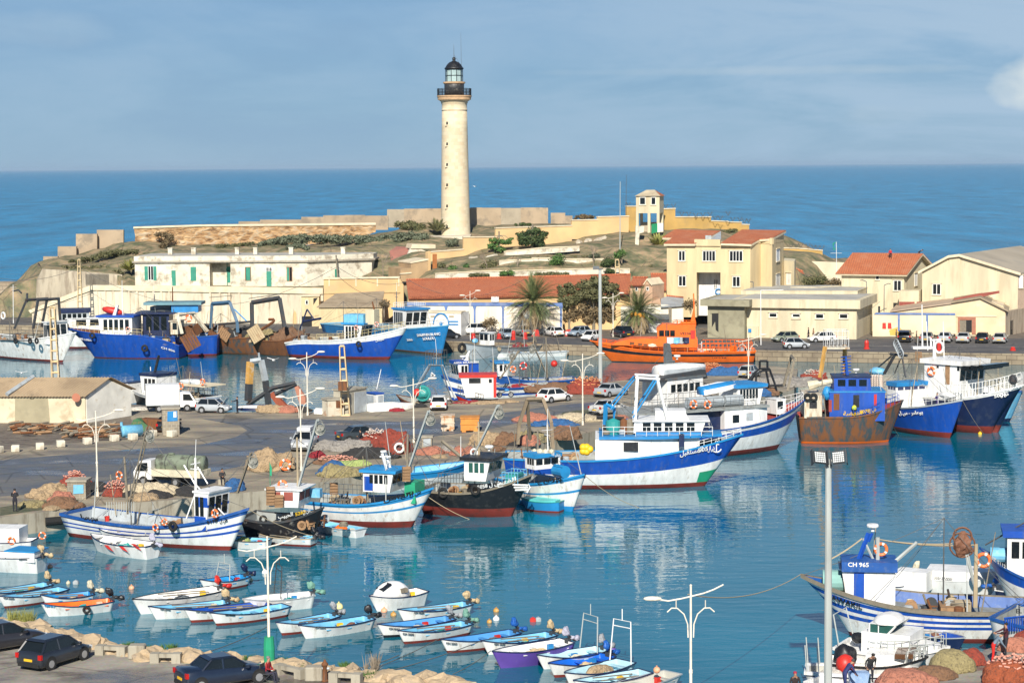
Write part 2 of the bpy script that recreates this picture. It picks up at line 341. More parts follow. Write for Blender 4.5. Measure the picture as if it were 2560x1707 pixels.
def ground_mat(name,c1,c2,c3,wet=0,sc=.25):
 m,n,l,b=new_mat(name);MATS[name]=m
 tc=N(n,'ShaderNodeTexCoord');mp=N(n,'ShaderNodeMapping');mp.inputs['Scale'].default_value=(sc,sc*2.2,sc);mp.inputs['Rotation'].default_value=(0,0,R(-12));l.new(tc.outputs['Object'],mp.inputs[0])
 a=N(n,'ShaderNodeTexNoise');a.inputs['Scale'].default_value=1;a.inputs['Detail'].default_value=9;a.inputs['Roughness'].default_value=.6;l.new(mp.outputs[0],a.inputs['Vector'])
 r=N(n,'ShaderNodeValToRGB');e=r.color_ramp.elements;e[0].position=.36;e[0].color=(*c1,1);e[1].position=.66;e[1].color=(*c3,1);q=e.new(.5);q.color=(*c2,1)
 l.new(a.outputs[0],r.inputs[0])
 f=N(n,'ShaderNodeTexNoise');f.inputs['Scale'].default_value=5;f.inputs['Detail'].default_value=6;l.new(tc.outputs['Object'],f.inputs['Vector'])
 x=N(n,'ShaderNodeMix',data_type='RGBA',blend_type='MULTIPLY');x.inputs[0].default_value=.55;l.new(r.outputs[0],x.inputs[6]);l.new(f.outputs['Color'],x.inputs[7])
 br=N(n,'ShaderNodeBrightContrast');br.inputs['Bright'].default_value=.02;l.new(x.outputs[2],br.inputs[0]);l.new(br.outputs[0],b.inputs['Base Color'])
 vo=N(n,'ShaderNodeTexVoronoi',feature='DISTANCE_TO_EDGE');vo.inputs['Scale'].default_value=.16;wv=N(n,'ShaderNodeVectorMath');wv.inputs[1].default_value=(0,0,0);l.new(tc.outputs['Object'],wv.inputs[0]);l.new(wv.outputs[0],vo.inputs['Vector'])
 vr=N(n,'ShaderNodeMapRange');vr.inputs[1].default_value=0;vr.inputs[2].default_value=.02;vr.inputs[3].default_value=.55;vr.inputs[4].default_value=1;l.new(vo.outputs['Distance'],vr.inputs[0]);hs=N(n,'ShaderNodeHueSaturation');l.new(vr.outputs[0],hs.inputs['Value']);l.new(br.outputs[0],hs.inputs['Color']);l.new(hs.outputs[0],b.inputs['Base Color'])
 w=N(n,'ShaderNodeMapRange');w.inputs[1].default_value=.40;w.inputs[2].default_value=.52;w.inputs[3].default_value=.22 if wet else .75;w.inputs[4].default_value=.85;l.new(a.outputs[0],w.inputs[0]);l.new(w.outputs[0],b.inputs['Roughness'])
 bp=N(n,'ShaderNodeBump');bp.inputs['Distance'].default_value=.03;l.new(f.outputs[0],bp.inputs['Height']);l.new(bp.outputs[0],b.inputs['Normal'])
 return m
G_PIER=ground_mat('pier_asphalt',(.20,.18,.15),(.33,.28,.20),(.50,.42,.28),sc=.18)
G_FAR=ground_mat('quay_asphalt',(.07,.07,.075),(.11,.105,.10),(.19,.17,.15),sc=.2)
G_NEAR=ground_mat('parking_ground',(.14,.12,.10),(.33,.30,.25),(.48,.44,.36),wet=1,sc=.22)
G_DIRT=ground_mat('rubble_dirt',(.11,.085,.06),(.19,.15,.11),(.27,.23,.17),sc=.7)
QWALL=tiles('quay_stone',(.33,.27,.18),(.24,.19,.13),1.3,.62,.03,.05,mort=(.13,.10,.07),dirt=(.12,.09,.06))
QCONC=mt('quay_concrete',(.36,.33,.26),.9,dirt=(.16,.13,.09),amt=.7,scale=.6,bump=.03,streak=True)
def block(name,pts,z0,z1,mtop,mside):
 bm=BM();a=[bm.verts.new((p[0],p[1],z0)) for p in pts];b=[bm.verts.new((p[0],p[1],z1)) for p in pts];n=len(a)
 bm.faces.new(b).material_index=0
 for i in range(n):bm.faces.new((a[i],a[(i+1) % n],b[(i+1) % n],b[i])).material_index=1
 bmesh.ops.recalc_face_normals(bm,faces=bm.faces[:])
 return tag(ob(name,bm,[mtop,mside]),kind='structure')
QZ=1.5
def g(*a,z=QZ):v=at(*a,z=z);return (v.x,v.y)
nearL=[g('P',-260,1325),g('P',0,1293),g('P',191,1268),g('P',420,1250),g('P',700,1222),g('P',1078,1158),g('P',1262,1128),g('P',1450,1086),g('P',1640,1040),g('P',1830,1010),g('P',1985,975)]
farL=[g('P',1995,922),g('P',1900,912),g('P',1780,926),g('P',1600,945),g('P',1500,958),g('P',1420,984),g('P',1160,1002),g('P',1080,1004),g('P',1020,1018),g('P',820,1030),g('P',520,1030),g('P',330,1010),g('P',300,975),g('P',-300,985)]
block('pier_road',nearL+farL,-1.2,QZ,G_PIER,QCONC)
fe=[g('P',-330,800),g('P',-60,806),g('P',600,822),g('P',1000,850),g('P',1117,852),g('P',1400,861),g('P',1900,875),g('P',2200,880),g('P',2560,884),g('P',2950,890)]
far_pts=[(-24,403),(-36,378)]+[p for p in fe[2:]]+[(160,403)]
fe2=[(-47,330),(-47,340),(-80,352),(-80,403)]
block('far_quay',[g('P',0,812),g('P',330,816)]+fe[2:]+[(190,403),(-98,403),(-98,345)],-1.2,QZ,G_FAR,QWALL)
sheet('road',[(*g('P',*q),QZ+.005) for q in ((-20,1152),(300,1125),(500,1112),(590,1092),(618,1076),(600,1064),(500,1046),(800,1048),(1000,1054),(1200,1040),(1400,1012),(1500,1004),(1500,1018),(1400,1034),(1200,1078),(1000,1100),(760,1112),(640,1158),(500,1185),(200,1226),(-20,1242))],ground_mat('road_asphalt',(.085,.11,.155),(.12,.135,.155),(.20,.19,.17),wet=1,sc=.10))
sheet('quay_pavement',[(*g('P',1010,838),QZ+.004),(*g('P',1500,846),QZ+.004),(*g('P',1950,853),QZ+.004),(*g('P',2230,846),QZ+.004),(*g('P',2700,846),QZ+.004),(*g('P',2700,820),QZ+.004),(*g('P',1010,820),QZ+.004)],G_DIRT)
ml=BM()
for k in range(15):
 a=at('A5',600+k*125,1190+k*.9,QZ+.008);b=a+VV((2.2,0,0));ml.faces.new([ml.verts.new(v) for v in (a,b,b+VV((0,.16,0)),a+VV((0,.16,0)))])
tag(ob('road_marking',ml,mt('road_paint',(.45,.43,.38),.8)),kind='structure')
sheet('rubble_ground',[(*g('A7',-900,800),QZ+.006),(*g('A7',0,800),QZ+.006),(*g('A7',500,745),QZ+.006),(*g('A7',1000,715),QZ+.006),(*g('A7',1350,700),QZ+.006),(*g('A7',1180,590),QZ+.006),(*g('A7',1160,480),QZ+.006),(*g('A7',-900,480),QZ+.006)],G_DIRT)
GREENG=ground_mat('grass_verge',(.05,.07,.025),(.10,.11,.045),(.19,.16,.09),sc=1.2)
sheet('grass_verge',[(*g('A7',0,1385),QZ+.006),(*g('A7',690,1292),QZ+.006),(*g('A7',700,1240),QZ+.006),(*g('A7',330,1255),QZ+.006),(*g('A7',0,1310),QZ+.006)],GREENG)
sheet('green_verge',[(*g('B2',-150,700),QZ+.006),(*g('B2',60,690),QZ+.006),(*g('B2',300,655),QZ+.006),(*g('B2',320,628),QZ+.006),(*g('B2',0,650),QZ+.006),(*g('B2',-130,670),QZ+.006)],GREENG)
NZ=2.0
def gn(*a):v=at(*a,z=NZ);return (v.x,v.y)
shore=[gn('P',-400,1545),gn('P',0,1572),gn('P',150,1590),gn('P',250,1612),gn('P',420,1640),gn('P',620,1660),gn('P',860,1688),gn('P',1010,1704),gn('P',1200,1722),gn('P',1500,1775),gn('P',2100,1830)]
block('near_shore',shore+[(40,60),(-60,60)],-1,NZ,G_NEAR,QCONC)
rq=[g('B8',700,1660),g('B8',1380,1550),g('B8',1440,1480),g('B8',1800,1330),g('B8',1920,1260),g('B8',2300,1130),g('B8',2700,1080)]
block('near_quay',rq+[(60,80),(18,80)],-1,QZ,G_NEAR,QCONC)
CPX=[('A1',700,500,352),('A1',900,520,352),('A1',1180,560,352),('A1',450,460,366),('A1',600,400,370),('A1',720,370,373),('A1',950,310,376),('A1',1150,250,378),('A1',1300,240,372),
 ('A1',1240,420,358),('A1',1500,310,362),('A1',1900,330,360),('A2',100,270,368),('A2',600,260,368),('A2',900,290,362),('A2',1300,290,360),('A2',1700,280,362),('A2',1900,170,376),('A2',1700,420,350),('A2',1600,500,344),
 ('A3',100,480,376),('A3',250,450,384),('A3',250,560,378),('A3',450,500,386),('A3',700,440,388),('A3',330,395,396),('A3',1000,415,392),('A3',1230,410,392),
 ('A3',200,640,352),('A3',350,790,338),('A3',560,700,345),('A3',820,680,346),('A3',650,790,338),('A3',1000,680,341),('A3',1400,690,341),('A3',1700,690,341),('A3',1000,780,336),('A3',1500,780,336),
 ('A3',900,610,350),('A3',1200,590,351),('A3',1450,580,353),('A3',1700,560,350),('A3',1800,510,356),('A3',1900,600,346),('A3',1900,480,358),('A3',1600,420,372),
 ('A4',330,480,358),('A4',420,490,356),('A4',600,480,356),('A4',500,600,348),('A4',430,780,338),('A4',600,790,337),('A4',660,480,362),('A4',800,455,366),('A4',1000,452,370),('A4',1250,470,372),('A4',1650,640,352),('A4',1100,560,345),('A4',1650,760,336),
 ('A5',50,350,362),('A5',370,350,362),('A5',300,560,336)]
CPS=[qd(*a) for a in CPX]+[VV((x,y,7.2 if x >-64 else 5)) for x in range(-72,-18,4) for y in (335,337,339,341,343)]+[VV((x,y,7.4)) for x in range(-60,-28,5) for y in (345,349)]
for (x,y,z) in ((-100,352,1),(-88,366,4.0),(-88,345,2),(-80,380,5),(-60,392,7),(-30,400,11),(0,404,12),(30,402,12),(60,392,8),(60,345,2.5),(70,370,5),(85,360,2),(100,360,1.6),(100,340,1.5),(100,395,2),(60,334,1.5),(20,334,7.5)):CPS.append(VV((x,y,z)))
def hill_z(x,y):
 s=w=0
 for p in CPS:
  d=((p.x-x)**2+(1.4*(p.y-y))**2+2.0)**-1.9;w += d;s += d*p.z
 return s/w
HX0,HX1,HY0,HY1=-100,100,334.5,410
bm=BM();nx,ny=130,64;grid=[]
rr=RD(4)
for j in range(ny+1):
 row=[]
 for i in range(nx+1):
  x=HX0+(HX1-HX0)*i/nx;y0=353 if x <-67 else 353-(x+67)/5*11.5 if x <-62 else 341.5-(x+62)/32*6.5 if x <-30 else 334.8;y=y0+(HY1-y0)*j/ny;z=hill_z(x,y)+rr.uniform(-.14,.14)
  e=max(0,(abs(x)-86)/14);z=z*(1-e)+(-1)*e
  if y > 402:z=z*(1-(y-402)/8)-1.5*(y-402)/8
  row.append(bm.verts.new((x,y,z)))
 grid.append(row)
grid.insert(0,[bm.verts.new((v.co.x,v.co.y,0)) for v in grid[0]]);ny += 1
for j in range(ny):
 for i in range(nx):bm.faces.new((grid[j][i],grid[j][i+1],grid[j+1][i+1],grid[j+1][i]))
HILLM=ground_mat('hill_ground',(.09,.11,.04),(.24,.20,.10),(.46,.32,.18),sc=.4)
tag(ob('hill_terrain',bm,HILLM,smooth=True),kind='structure')
sheet('hill_foot',[(-98,404,-.3),(100,404,-.3),(100,410,-.3),(-98,410,-.3)],G_DIRT)
# ================================================================ buildings and walls
PLW=mt('peeled_white_wall',(.70,.65,.52),.9,dirt=(.30,.25,.18),amt=.85,scale=.5,thr=.48,bump=.02)
PLS=mt('streaked_white_wall',(.64,.57,.43),.9,dirt=(.33,.26,.17),amt=.8,scale=.32,streak=True,thr=.5,bump=.02)
YEL=mt('ochre_wall',(.66,.45,.22),.9,dirt=(.50,.37,.22),amt=.5,scale=.25,thr=.5)
YEL2=mt('mustard_wall',(.50,.32,.10),.9,dirt=(.36,.25,.11),amt=.5,scale=.3,thr=.5)
CRM=mt('cream_wall',(.62,.50,.29),.88,dirt=(.50,.38,.22),amt=.6,scale=.3,thr=.47,streak=True)
CRM2=mt('pale_cream_wall',(.62,.55,.38),.88,dirt=(.47,.39,.26),amt=.6,scale=.3,thr=.47,streak=True)
CONC=mt('raw_concrete',(.30,.28,.19),.92,dirt=(.20,.18,.12),amt=.6,scale=.6,thr=.48,bump=.02)
GRYW=mt('grey_block_wall',(.40,.31,.21),.95,dirt=(.20,.17,.13),amt=.7,scale=.3,thr=.47,bump=.03)
def rubble(name,c1,c2,c3):
 m,n,l,b=new_mat(name);b.inputs['Roughness'].default_value=.95;tc=N(n,'ShaderNodeTexCoord');mp=N(n,'ShaderNodeMapping');mp.inputs['Scale'].default_value=(.7,.7,1.5);l.new(tc.outputs['Object'],mp.inputs[0])
 v=N(n,'ShaderNodeTexVoronoi');v.inputs['Scale'].default_value=1;v.inputs['Randomness'].default_value=1;l.new(mp.outputs[0],v.inputs['Vector']);t=N(n,'ShaderNodeTexNoise');t.inputs['Scale'].default_value=1.4;t.inputs['Detail'].default_value=9;t.inputs['Distortion'].default_value=.6;l.new(mp.outputs[0],t.inputs['Vector'])
 r=N(n,'ShaderNodeValToRGB');e=r.color_ramp.elements;e[0].position=.34;e[0].color=(*c3,1);e[1].position=.62;e[1].color=(*c2,1);q=e.new(.46);q.color=(*c1,1);l.new(t.outputs[0],r.inputs[0])
 x=N(n,'ShaderNodeMix',data_type='RGBA',blend_type='SOFT_LIGHT');x.inputs[0].default_value=.8;l.new(r.outputs[0],x.inputs[6]);l.new(v.outputs['Distance'],x.inputs[7]);l.new(x.outputs[2],b.inputs['Base Color'])
 bp=N(n,'ShaderNodeBump');bp.inputs['Distance'].default_value=.5;l.new(t.outputs[0],bp.inputs['Height']);l.new(bp.outputs[0],b.inputs['Normal']);return m
ORST=rubble('orange_rubble',(.46,.28,.13),(.42,.32,.21),(.24,.15,.08))
ROOFT=tiles('roof_tile',(.58,.19,.08),(.48,.15,.07),.26,.38,.035,.05,mort=(.22,.06,.03),dirt=(.42,.16,.08),ax='xy')
ROOFT2=tiles('orange_roof_tile',(.62,.20,.08),(.52,.15,.06),.28,.40,.04,.05,mort=(.28,.09,.04),dirt=(.5,.22,.12),ax='xy')
ROOFG=mt('roof_screed',(.42,.41,.36),.9,dirt=(.25,.24,.21),amt=.6,scale=.3)
CORR=mt('corrugated_sheet',(.34,.27,.18),.85,dirt=(.22,.16,.10),amt=.6,scale=.5,streak=False)
GREENP=mt('green_shutter',(.03,.25,.17),.6,dirt=(.06,.2,.15),amt=.4,scale=2)
FRM=mt('window_frame_white',(.78,.77,.72),.5);DARK=mt('dark_opening',(.02,.02,.02),.9)
TRIM=mt('pale_trim',(.70,.60,.42),.85);BLUP=mt('wall_blue_paint',(.12,.20,.42),.85,dirt=(.3,.32,.4),amt=.5,scale=1)
REDD=mt('red_brown',(.28,.07,.05),.8,dirt=(.16,.05,.04),amt=.4)
class Fac:
 def __init__(s,p0,p1):
  s.p0=VV((p0[0],p0[1],0));d=VV((p1[0]-p0[0],p1[1]-p0[1],0));s.L=d.length;s.u=d.normalized();s.n=VV((s.u.y,-s.u.x,0))
 def h(s,c,x,y):p=hitp(c,x,y,s.p0,s.n);return ((p-s.p0).dot(s.u),p.z)
 def w(s,u,z,out=0):return s.p0+s.u*u+s.n*out+VV((0,0,z))
def poly(F_,c,pts,th,mat,name,parent=None,out=0,base=None):
 bm=BM();prism(bm,[F_.w(*F_.h(c,x,y),out) for x,y in pts],-F_.n*th);return ob(name,bm,mat,parent)
def rect(F_,u0,u1,z0,z1,th,mat,name,parent=None,out=0):
 bm=BM();prism(bm,[F_.w(u0,z0,out),F_.w(u1,z0,out),F_.w(u1,z1,out),F_.w(u0,z1,out)],-F_.n*th);return ob(name,bm,mat,parent)
def window(F_,c,x0,y0,x1,y1,parent,frame=FRM,glass='glass',panes=2,sill=True,name='window',arch=False,rd=.12):
 u0,z1=F_.h(c,x0,y0);u1,z0=F_.h(c,x1,y1)
 w=rect(F_,u0,u1,z0,z1,.06,glass,name,parent,.02)
 bm=BM();t=.09
 def rb(a,b,c_,d,o=.05):prism(bm,[F_.w(a,c_,o),F_.w(b,c_,o),F_.w(b,d,o),F_.w(a,d,o)],-F_.n*.1)
 rb(u0-t,u0,z0-t,z1+t);rb(u1,u1+t,z0-t,z1+t);rb(u0,u1,z1,z1+t);rb(u0,u1,z0-t,z0)
 for k in range(1,panes):
  um=u0+(u1-u0)*k/panes;rb(um-.05,um+.05,z0,z1,.055)
 ob('frame',bm,frame,w)
 if sill:
  b=BM();prism(b,[F_.w(u0-.25,z1+.16,.16),F_.w(u1+.25,z1+.16,.16),F_.w(u1+.25,z1+.26,.16),F_.w(u0-.25,z1+.26,.16)],-F_.n*.2)
  prism(b,[F_.w(u0-.2,z0-.2,.14),F_.w(u1+.2,z0-.2,.14),F_.w(u1+.2,z0-.1,.14),F_.w(u0-.2,z0-.1,.14)],-F_.n*.2);ob('sill',b,TRIM,w)
 return w
def pt(c,x,y,Y):v=qd(c,x,y,Y);return (v.x,v.y)
def bldg(name,pts,z0,z1,mat,label,cat,par_h=.0,roof=ROOFG,group=None,ov=0,band=None):
 c=VV((sum(p[0] for p in pts)/len(pts),sum(p[1] for p in pts)/len(pts),0))
 root=empty(name,(c.x,c.y,z0),0,label,cat,group)
 def P(p,z,k=0):
  d=(VV((p[0],p[1],0))-c);d2=d.normalized()*k if d.length else d
  return VV((p[0]+d2.x-c.x,p[1]+d2.y-c.y,z-z0))
 bm=BM();prism(bm,[P(p,z0) for p in pts],(0,0,z1-z0));ob('wall',bm,mat,root)
 bm=BM();prism(bm,[P(p,z1+.01,-.35) for p in pts],(0,0,.08));ob('roof',bm,roof,root)
 if par_h:
  bm=BM();n=len(pts)
  for i in range(n):
   a,b=pts[i],pts[(i+1) % n];prism(bm,[P(a,z1,ov),P(b,z1,ov),P(b,z1,-.3),P(a,z1,-.3)],(0,0,par_h))
  ob('parapet',bm,band or mat,root)
 root['_c']=0;del root['_c']
 return root,c
def reparent(o,root):
 o.parent=root;o.matrix_parent_inverse=MT(-VV(root.location))
def shutter(F_,c,x0,y0,x1,y1,parent,name='shutter'):
 u0,z1=F_.h(c,x0,y0);u1,z0=F_.h(c,x1,y1);return rect(F_,u0,u1,z0,z1,.08,GREENP,name,parent,.06)
class W:
 def __init__(s,name,loc,label,cat,group=None):s.r=empty(name,loc,0,label,cat,group);s.l=VV(loc)
 def add(s,*objs):
  for o in objs:o.parent=s.r;o.matrix_parent_inverse=MT(-s.l)
  return objs[-1]
 def po(s,*a,**k):return s.add(poly(*a,**k))
 def wi(s,*a,**k):return s.add(window(*a,**k))
 def mesh(s,name,bm,mat,**k):o=ob(name,bm,mat,**k);return s.add(o)
FH=Fac(pt('A1',1262,640,341),pt('A2',1003,665,339))
w=W('old_house',(FH.p0.x,FH.p0.y,7.4),'old single storey white house with peeling plaster, green shutters and a flat roof','house')
L0,zb=FH.h('A1',1262,645);L1,_=FH.h('A2',1003,668);_,zt=FH.h('A2',600,432);zb -= .4
dep=12.0
bm=BM()
prism(bm,[FH.w(L0,zb),FH.w(FH.h('A2',90,500)[0],zb),FH.w(FH.h('A2',90,500)[0],zb)-FH.n*2.2,FH.w(FH.h('A2',285,500)[0],zb)-FH.n*2.2,FH.w(FH.h('A2',285,500)[0],zb),FH.w(L1,zb),FH.w(L1+9.6,zb)-FH.n*7.5,FH.w(L1+9.6,zb)-FH.n*dep,FH.w(L0,zb)-FH.n*dep],(0,0,zt-zb))
w.mesh('wall',bm,PLW)
_,zc=FH.h('A2',600,372)
bm=BM();o1=.35
prism(bm,[FH.w(L0-o1,zt,o1),FH.w(L1+.2,zt,o1),FH.w(L1+10.2,zt)-FH.n*(7.5-o1*.5),FH.w(L1+10.2,zt)-FH.n*(dep+.3),FH.w(L0-o1,zt)-FH.n*(dep+.3)],(0,0,.28));w.mesh('cornice',bm,mt('cornice_stone',(.38,.34,.27),.9,dirt=(.2,.18,.15),amt=.7,scale=2))
bm=BM();prism(bm,[FH.w(L0-.1,zt+.28,.1),FH.w(L1+.1,zt+.28,.1),FH.w(L1+9.9,zt+.28)-FH.n*7.4,FH.w(L1+9.9,zt+.28)-FH.n*dep,FH.w(L0-.1,zt+.28)-FH.n*dep],(0,0,zc-zt-.28));w.mesh('parapet',bm,PLW)
bm=BM();prism(bm,[FH.w(L0+.3,zc,-.4),FH.w(L1-.2,zc,-.4),FH.w(L1+9.3,zc)-FH.n*7.9,FH.w(L1+9.3,zc)-FH.n*(dep-.4),FH.w(L0+.3,zc)-FH.n*(dep-.4)],(0,0,.03));w.mesh('roof',bm,ROOFG)
for cx,cy in ((('A1',1510,330),.5),(('A1',1732,330),.5),(('A2',278,330),.45),(('A2',452,340),.45),(('A2',790,320),.5),(('A2',1284,325),.5)):
 u=FH.h(*cx)[0];p=FH.w(u,zc,-6);bm=BM();box(bm,p.x-cy*.7,p.x+cy*.7,p.y-.4,p.y+.4,zc-.2,zc+1.0);box(bm,p.x-cy*.8,p.x+cy*.8,p.y-.5,p.y+.5,zc+1.0,zc+1.15);w.mesh('chimney',bm,PLW)
def win_green(c,x0,y0,x1,y1,sh=(),arched=False,fr=FRM,panes=2):
 o=window(FH,c,x0,y0,x1,y1,None,frame=fr,panes=panes,sill=False);w.add(o)
 for s in sh:w.add(shutter(FH,c,*s,None))
win_green('A1',1385,470,1430,595,((1348,470,1383,598),(1430,470,1462,600)))
w.add(shutter(FH,'A1',1778,475,1832,605,None))
d1=shutter(FH,'A1',1600,508,1642,652,None,'door');w.add(d1)
FH2=Fac(FH.w(0,0,-2.2).xy,FH.w(10,0,-2.2).xy)
w.add(shutter(FH2,'A2',258,500,284,622,None));u_,z_=FH2.h('A2',271,500)
bm=BM();tube(bm,[FH2.w(u_,z_,.02),FH2.w(u_,z_,.06)],.48,14);w.mesh('shutter',bm,GREENP)
win_green('A2',425,480,472,600,((430,482,470,600),),fr=mt('rust_grille',(.3,.17,.1),.9))
win_green('A2',812,480,858,605,((812,482,832,605),),fr=mt('rust_grille',(.3,.17,.1),.9))
d2=shutter(FH,'A2',620,516,668,662,None,'door');w.add(d2);w.wi(FH,'A2',620,482,668,514,None,panes=3,sill=False)
FH3=Fac(FH.w(L1,0).xy,(FH.w(L1+9.6,0)-FH.n*7.5).xy);w.add(shutter(FH3,'A2',1258,495,1282,568,None))
bm=BM();p=FH.h('A2',228,500);tube(bm,[FH2.w(p[0],zb+.2,.1),FH2.w(p[0],zt,.1)],.06);w.mesh('drainpipe',bm,GREENP)
FR=Fac(pt('A1',340,800,340),pt('A2',1180,1000,333))
w=W('retaining_wall',(FR.p0.x,FR.p0.y,1.5),'long streaked off white retaining wall below the old house, ramp on the left','wall')
bm=BM();pts=[('A1',300,880),('A1',860,690),('A2',0,712),('A2',1150,730),('A2',1150,1040),('A1',300,1100)]
prism(bm,[FR.w(*FR.h(*q)) for q in pts],-FR.n*2.5);w.mesh('wall',bm,PLS)
bm=BM();pts=[('A1',270,880),('A1',850,645),('A2',0,655),('A2',1150,672),('A2',1150,728),('A2',0,710),('A1',860,692),('A1',290,905)]
prism(bm,[FR.w(*FR.h(*q),.25) for q in pts],-FR.n*.8);w.mesh('parapet',bm,TRIM)
bm=BM()
for k in range(14):
 u=FR.h('A1',900+k*75,800)[0] if k < 10 else FR.h('A2',(k-9)*90,800)[0];z1=FR.h('A1',860,700)[1]
 prism(bm,[FR.w(u,2,.18),FR.w(u+.3,2,.18),FR.w(u+.3,z1,.18),FR.w(u,z1,.18)],-FR.n*.2)
w.mesh('buttress',bm,PLS)
bm=BM();prism(bm,[FR.w(*FR.h(*q),.06) for q in (('A2',865,1020),('A2',868,910),('A2',885,880),('A2',900,910),('A2',902,1020))],-FR.n*.05);w.mesh('doorway',bm,YEL)
FL=Fac(pt('A1',345,800,348),pt('A1',1140,600,352))
w=W('stained_wall',(FL.p0.x,FL.p0.y,3),'tall stained concrete wall at the left foot of the hill behind the ramp','wall')
bm=BM();prism(bm,[FL.w(*FL.h('A1',*q)) for q in ((335,860),(345,600),(395,495),(720,515),(1140,548),(1140,660),(760,700),(345,860))],-FL.n*.8);w.mesh('wall',bm,mt('stained_concrete',(.50,.44,.33),.9,dirt=(.27,.22,.16),amt=.8,scale=.35,thr=.45,streak=True))
bm=BM()
for k in range(22):p=FL.w(*FL.h('A1',800+k*10,640),.3);tube(bm,[p,p+VV((0,0,1.9))],.03,4)
w.mesh('railing',bm,'wire')
w=W('stepped_wall',qd('A1',700,370,376)[:],'grey stepped concrete wall climbing the left slope of the headland','wall')
for (x0,x1,yt,yb,Y) in ((350,403,438,560,372),(403,538,378,480,373),(538,712,285,460,375),(708,905,168,440,376.5),(903,1152,130,330,378)):
 Ff=Fac(pt('A1',x0,400,Y),pt('A1',x1,400,Y));b_=BM();prism(b_,[Ff.w(*Ff.h('A1',*q)) for q in ((x0,yb),(x0,yt),(x1,yt),(x1,yb))],-Ff.n*.9);w.mesh('wall_panel',b_,GRYW)
w=W('buttress_wall',qd('A1',340,640,365)[:],'dark sloping concrete buttress at the far left end of the headland','wall')
Ff=Fac(pt('A1',345,400,366),pt('A1',400,400,366));w.po(Ff,'A1',((345,640),(350,440),(372,470),(385,510),(352,600)),1,mt('dark_concrete',(.10,.085,.07),.9),'wall')
Ff=Fac(pt('A1',0,700,362),pt('A1',350,700,362));w.po(Ff,'A1',((-400,1000),(60,900),(260,720),(345,610),(345,820),(200,1000)),4,GRYW,'ramp')
Ff=Fac(pt('A1',-400,620,400),pt('A1',420,620,400))
w=W('breakwater',qd('A1',0,660,400)[:],'low stone breakwater wall at the far left, sea behind it','breakwater');w.po(Ff,'A1',((-900,640),(-900,840),(420,840),(420,620),(0,618)),4,tiles('breakwater_stone',(.40,.33,.24),(.33,.26,.18),1.4,.7,.05,.05),'wall')
FO=Fac(pt('A1',1250,250,373),pt('A2',1640,200,379))
w=W('rubble_wall',(FO.p0.x,FO.p0.y,13),'long crumbling orange rubble stone wall along the top of the headland','wall')
bm=BM();prism(bm,[FO.w(*FO.h(*q)) for q in (('A1',1255,300),('A1',1262,190),('A1',1248,112),('A1',1940,90),('A2',0,92),('A2',1640,80),('A2',1640,150),('A2',1500,200),('A2',800,300),('A2',0,330))],-FO.n*1.4);w.mesh('wall',bm,ORST)
bm=BM();prism(bm,[FO.w(*FO.h(*q),.2) for q in (('A1',1245,118),('A1',1245,102),('A2',0,82),('A2',1640,64),('A2',1640,84),('A2',0,98))],-FO.n*1.8);w.mesh('cap',bm,TRIM)
for i,(a,b_,yt,yb) in enumerate(((360,560,52,90),(560,945,35,85),(945,1150,10,90),(1150,1350,-5,110),(1350,1540,-8,130),(1540,1755,-2,130))):
 Ff=Fac(pt('A2',a,50,388),pt('A2',b_,50,388))
 if i == 0:wb_=W('back_wall',(Ff.p0.x,Ff.p0.y,15),'grey parapet stepping up behind the orange rubble wall','wall')
 wb_.add(poly(Ff,'A2',((a,yb),(a,yt),(b_,yt),(b_,yb)),.8,GRYW,'wall_panel'))
w=W('headland_wall',qd('A3',500,400,396)[:],'tall grey brown block wall behind the lighthouse','wall')
for i,(a,b_,yt,yb) in enumerate(((-110,35,285,400),(35,212,280,400),(212,345,278,410),(345,600,275,420),(600,700,270,415),(700,862,272,415),(862,1030,274,412),(1030,1215,270,412),(1215,1262,272,412),(1285,1408,315,410),(1408,1470,340,412))):
 Ff=Fac(pt('A3',a,400,396),pt('A3',b_,400,396));w.po(Ff,'A3',((a,yb+40),(a,yt),(b_,yt),(b_,yb+40)),.6+.1*(i % 2),GRYW if i not in (0,6) else mt('pale_block_wall',(.36,.31,.23),.95,dirt=(.24,.21,.16),amt=.6,scale=.5),'wall_panel',out=.08*(i % 2))
def wall_run(name,label,c,runs,Y,mat,cap=TRIM,th=.5,capw=.14):
 w=W(name,qd(c,runs[0][0],runs[0][3],Y if not callable(Y) else Y(runs[0][0]))[:],label,'wall')
 for (x0,x1,yt0,yb0,yt1,yb1) in runs:
  ya=Y(x0) if callable(Y) else Y;yb=Y(x1) if callable(Y) else Y
  Ff=Fac(pt(c,x0,yb0,ya),pt(c,x1,yb1,yb));w.po(Ff,c,((x0,yb0),(x0,yt0),(x1,yt1),(x1,yb1)),th,mat,'wall_panel')
  w.po(Ff,c,((x0-2,yt0+1),(x0-2,yt0-7),(x1+2,yt1-7),(x1+2,yt1+1)),th+capw*2,cap,'cap',out=capw)
 return w
wall_run('ochre_wall','stepped ochre boundary wall running up the hill to the right of the lighthouse','A3',
  [(255,540,650,800,628,740),(540,815,525,720,522,700),(815,1465,447,620,425,590),(1465,1685,380,540,375,535),(1685,1950,352,530,345,510)],lambda x:348+(x-255)/1700*12,YEL)
wall_run('guarded_wall','mustard stepped wall with V shaped barbed wire posts, right of the watchtower','A4',
  [(295,375,262,480,262,480),(575,710,285,460,280,470),(710,1015,352,480,352,480),(1015,1158,385,480,390,480),(1158,1275,395,480,398,480),(1275,1340,415,480,418,480)],lambda x:364+(x-300)/1000*8,YEL2)
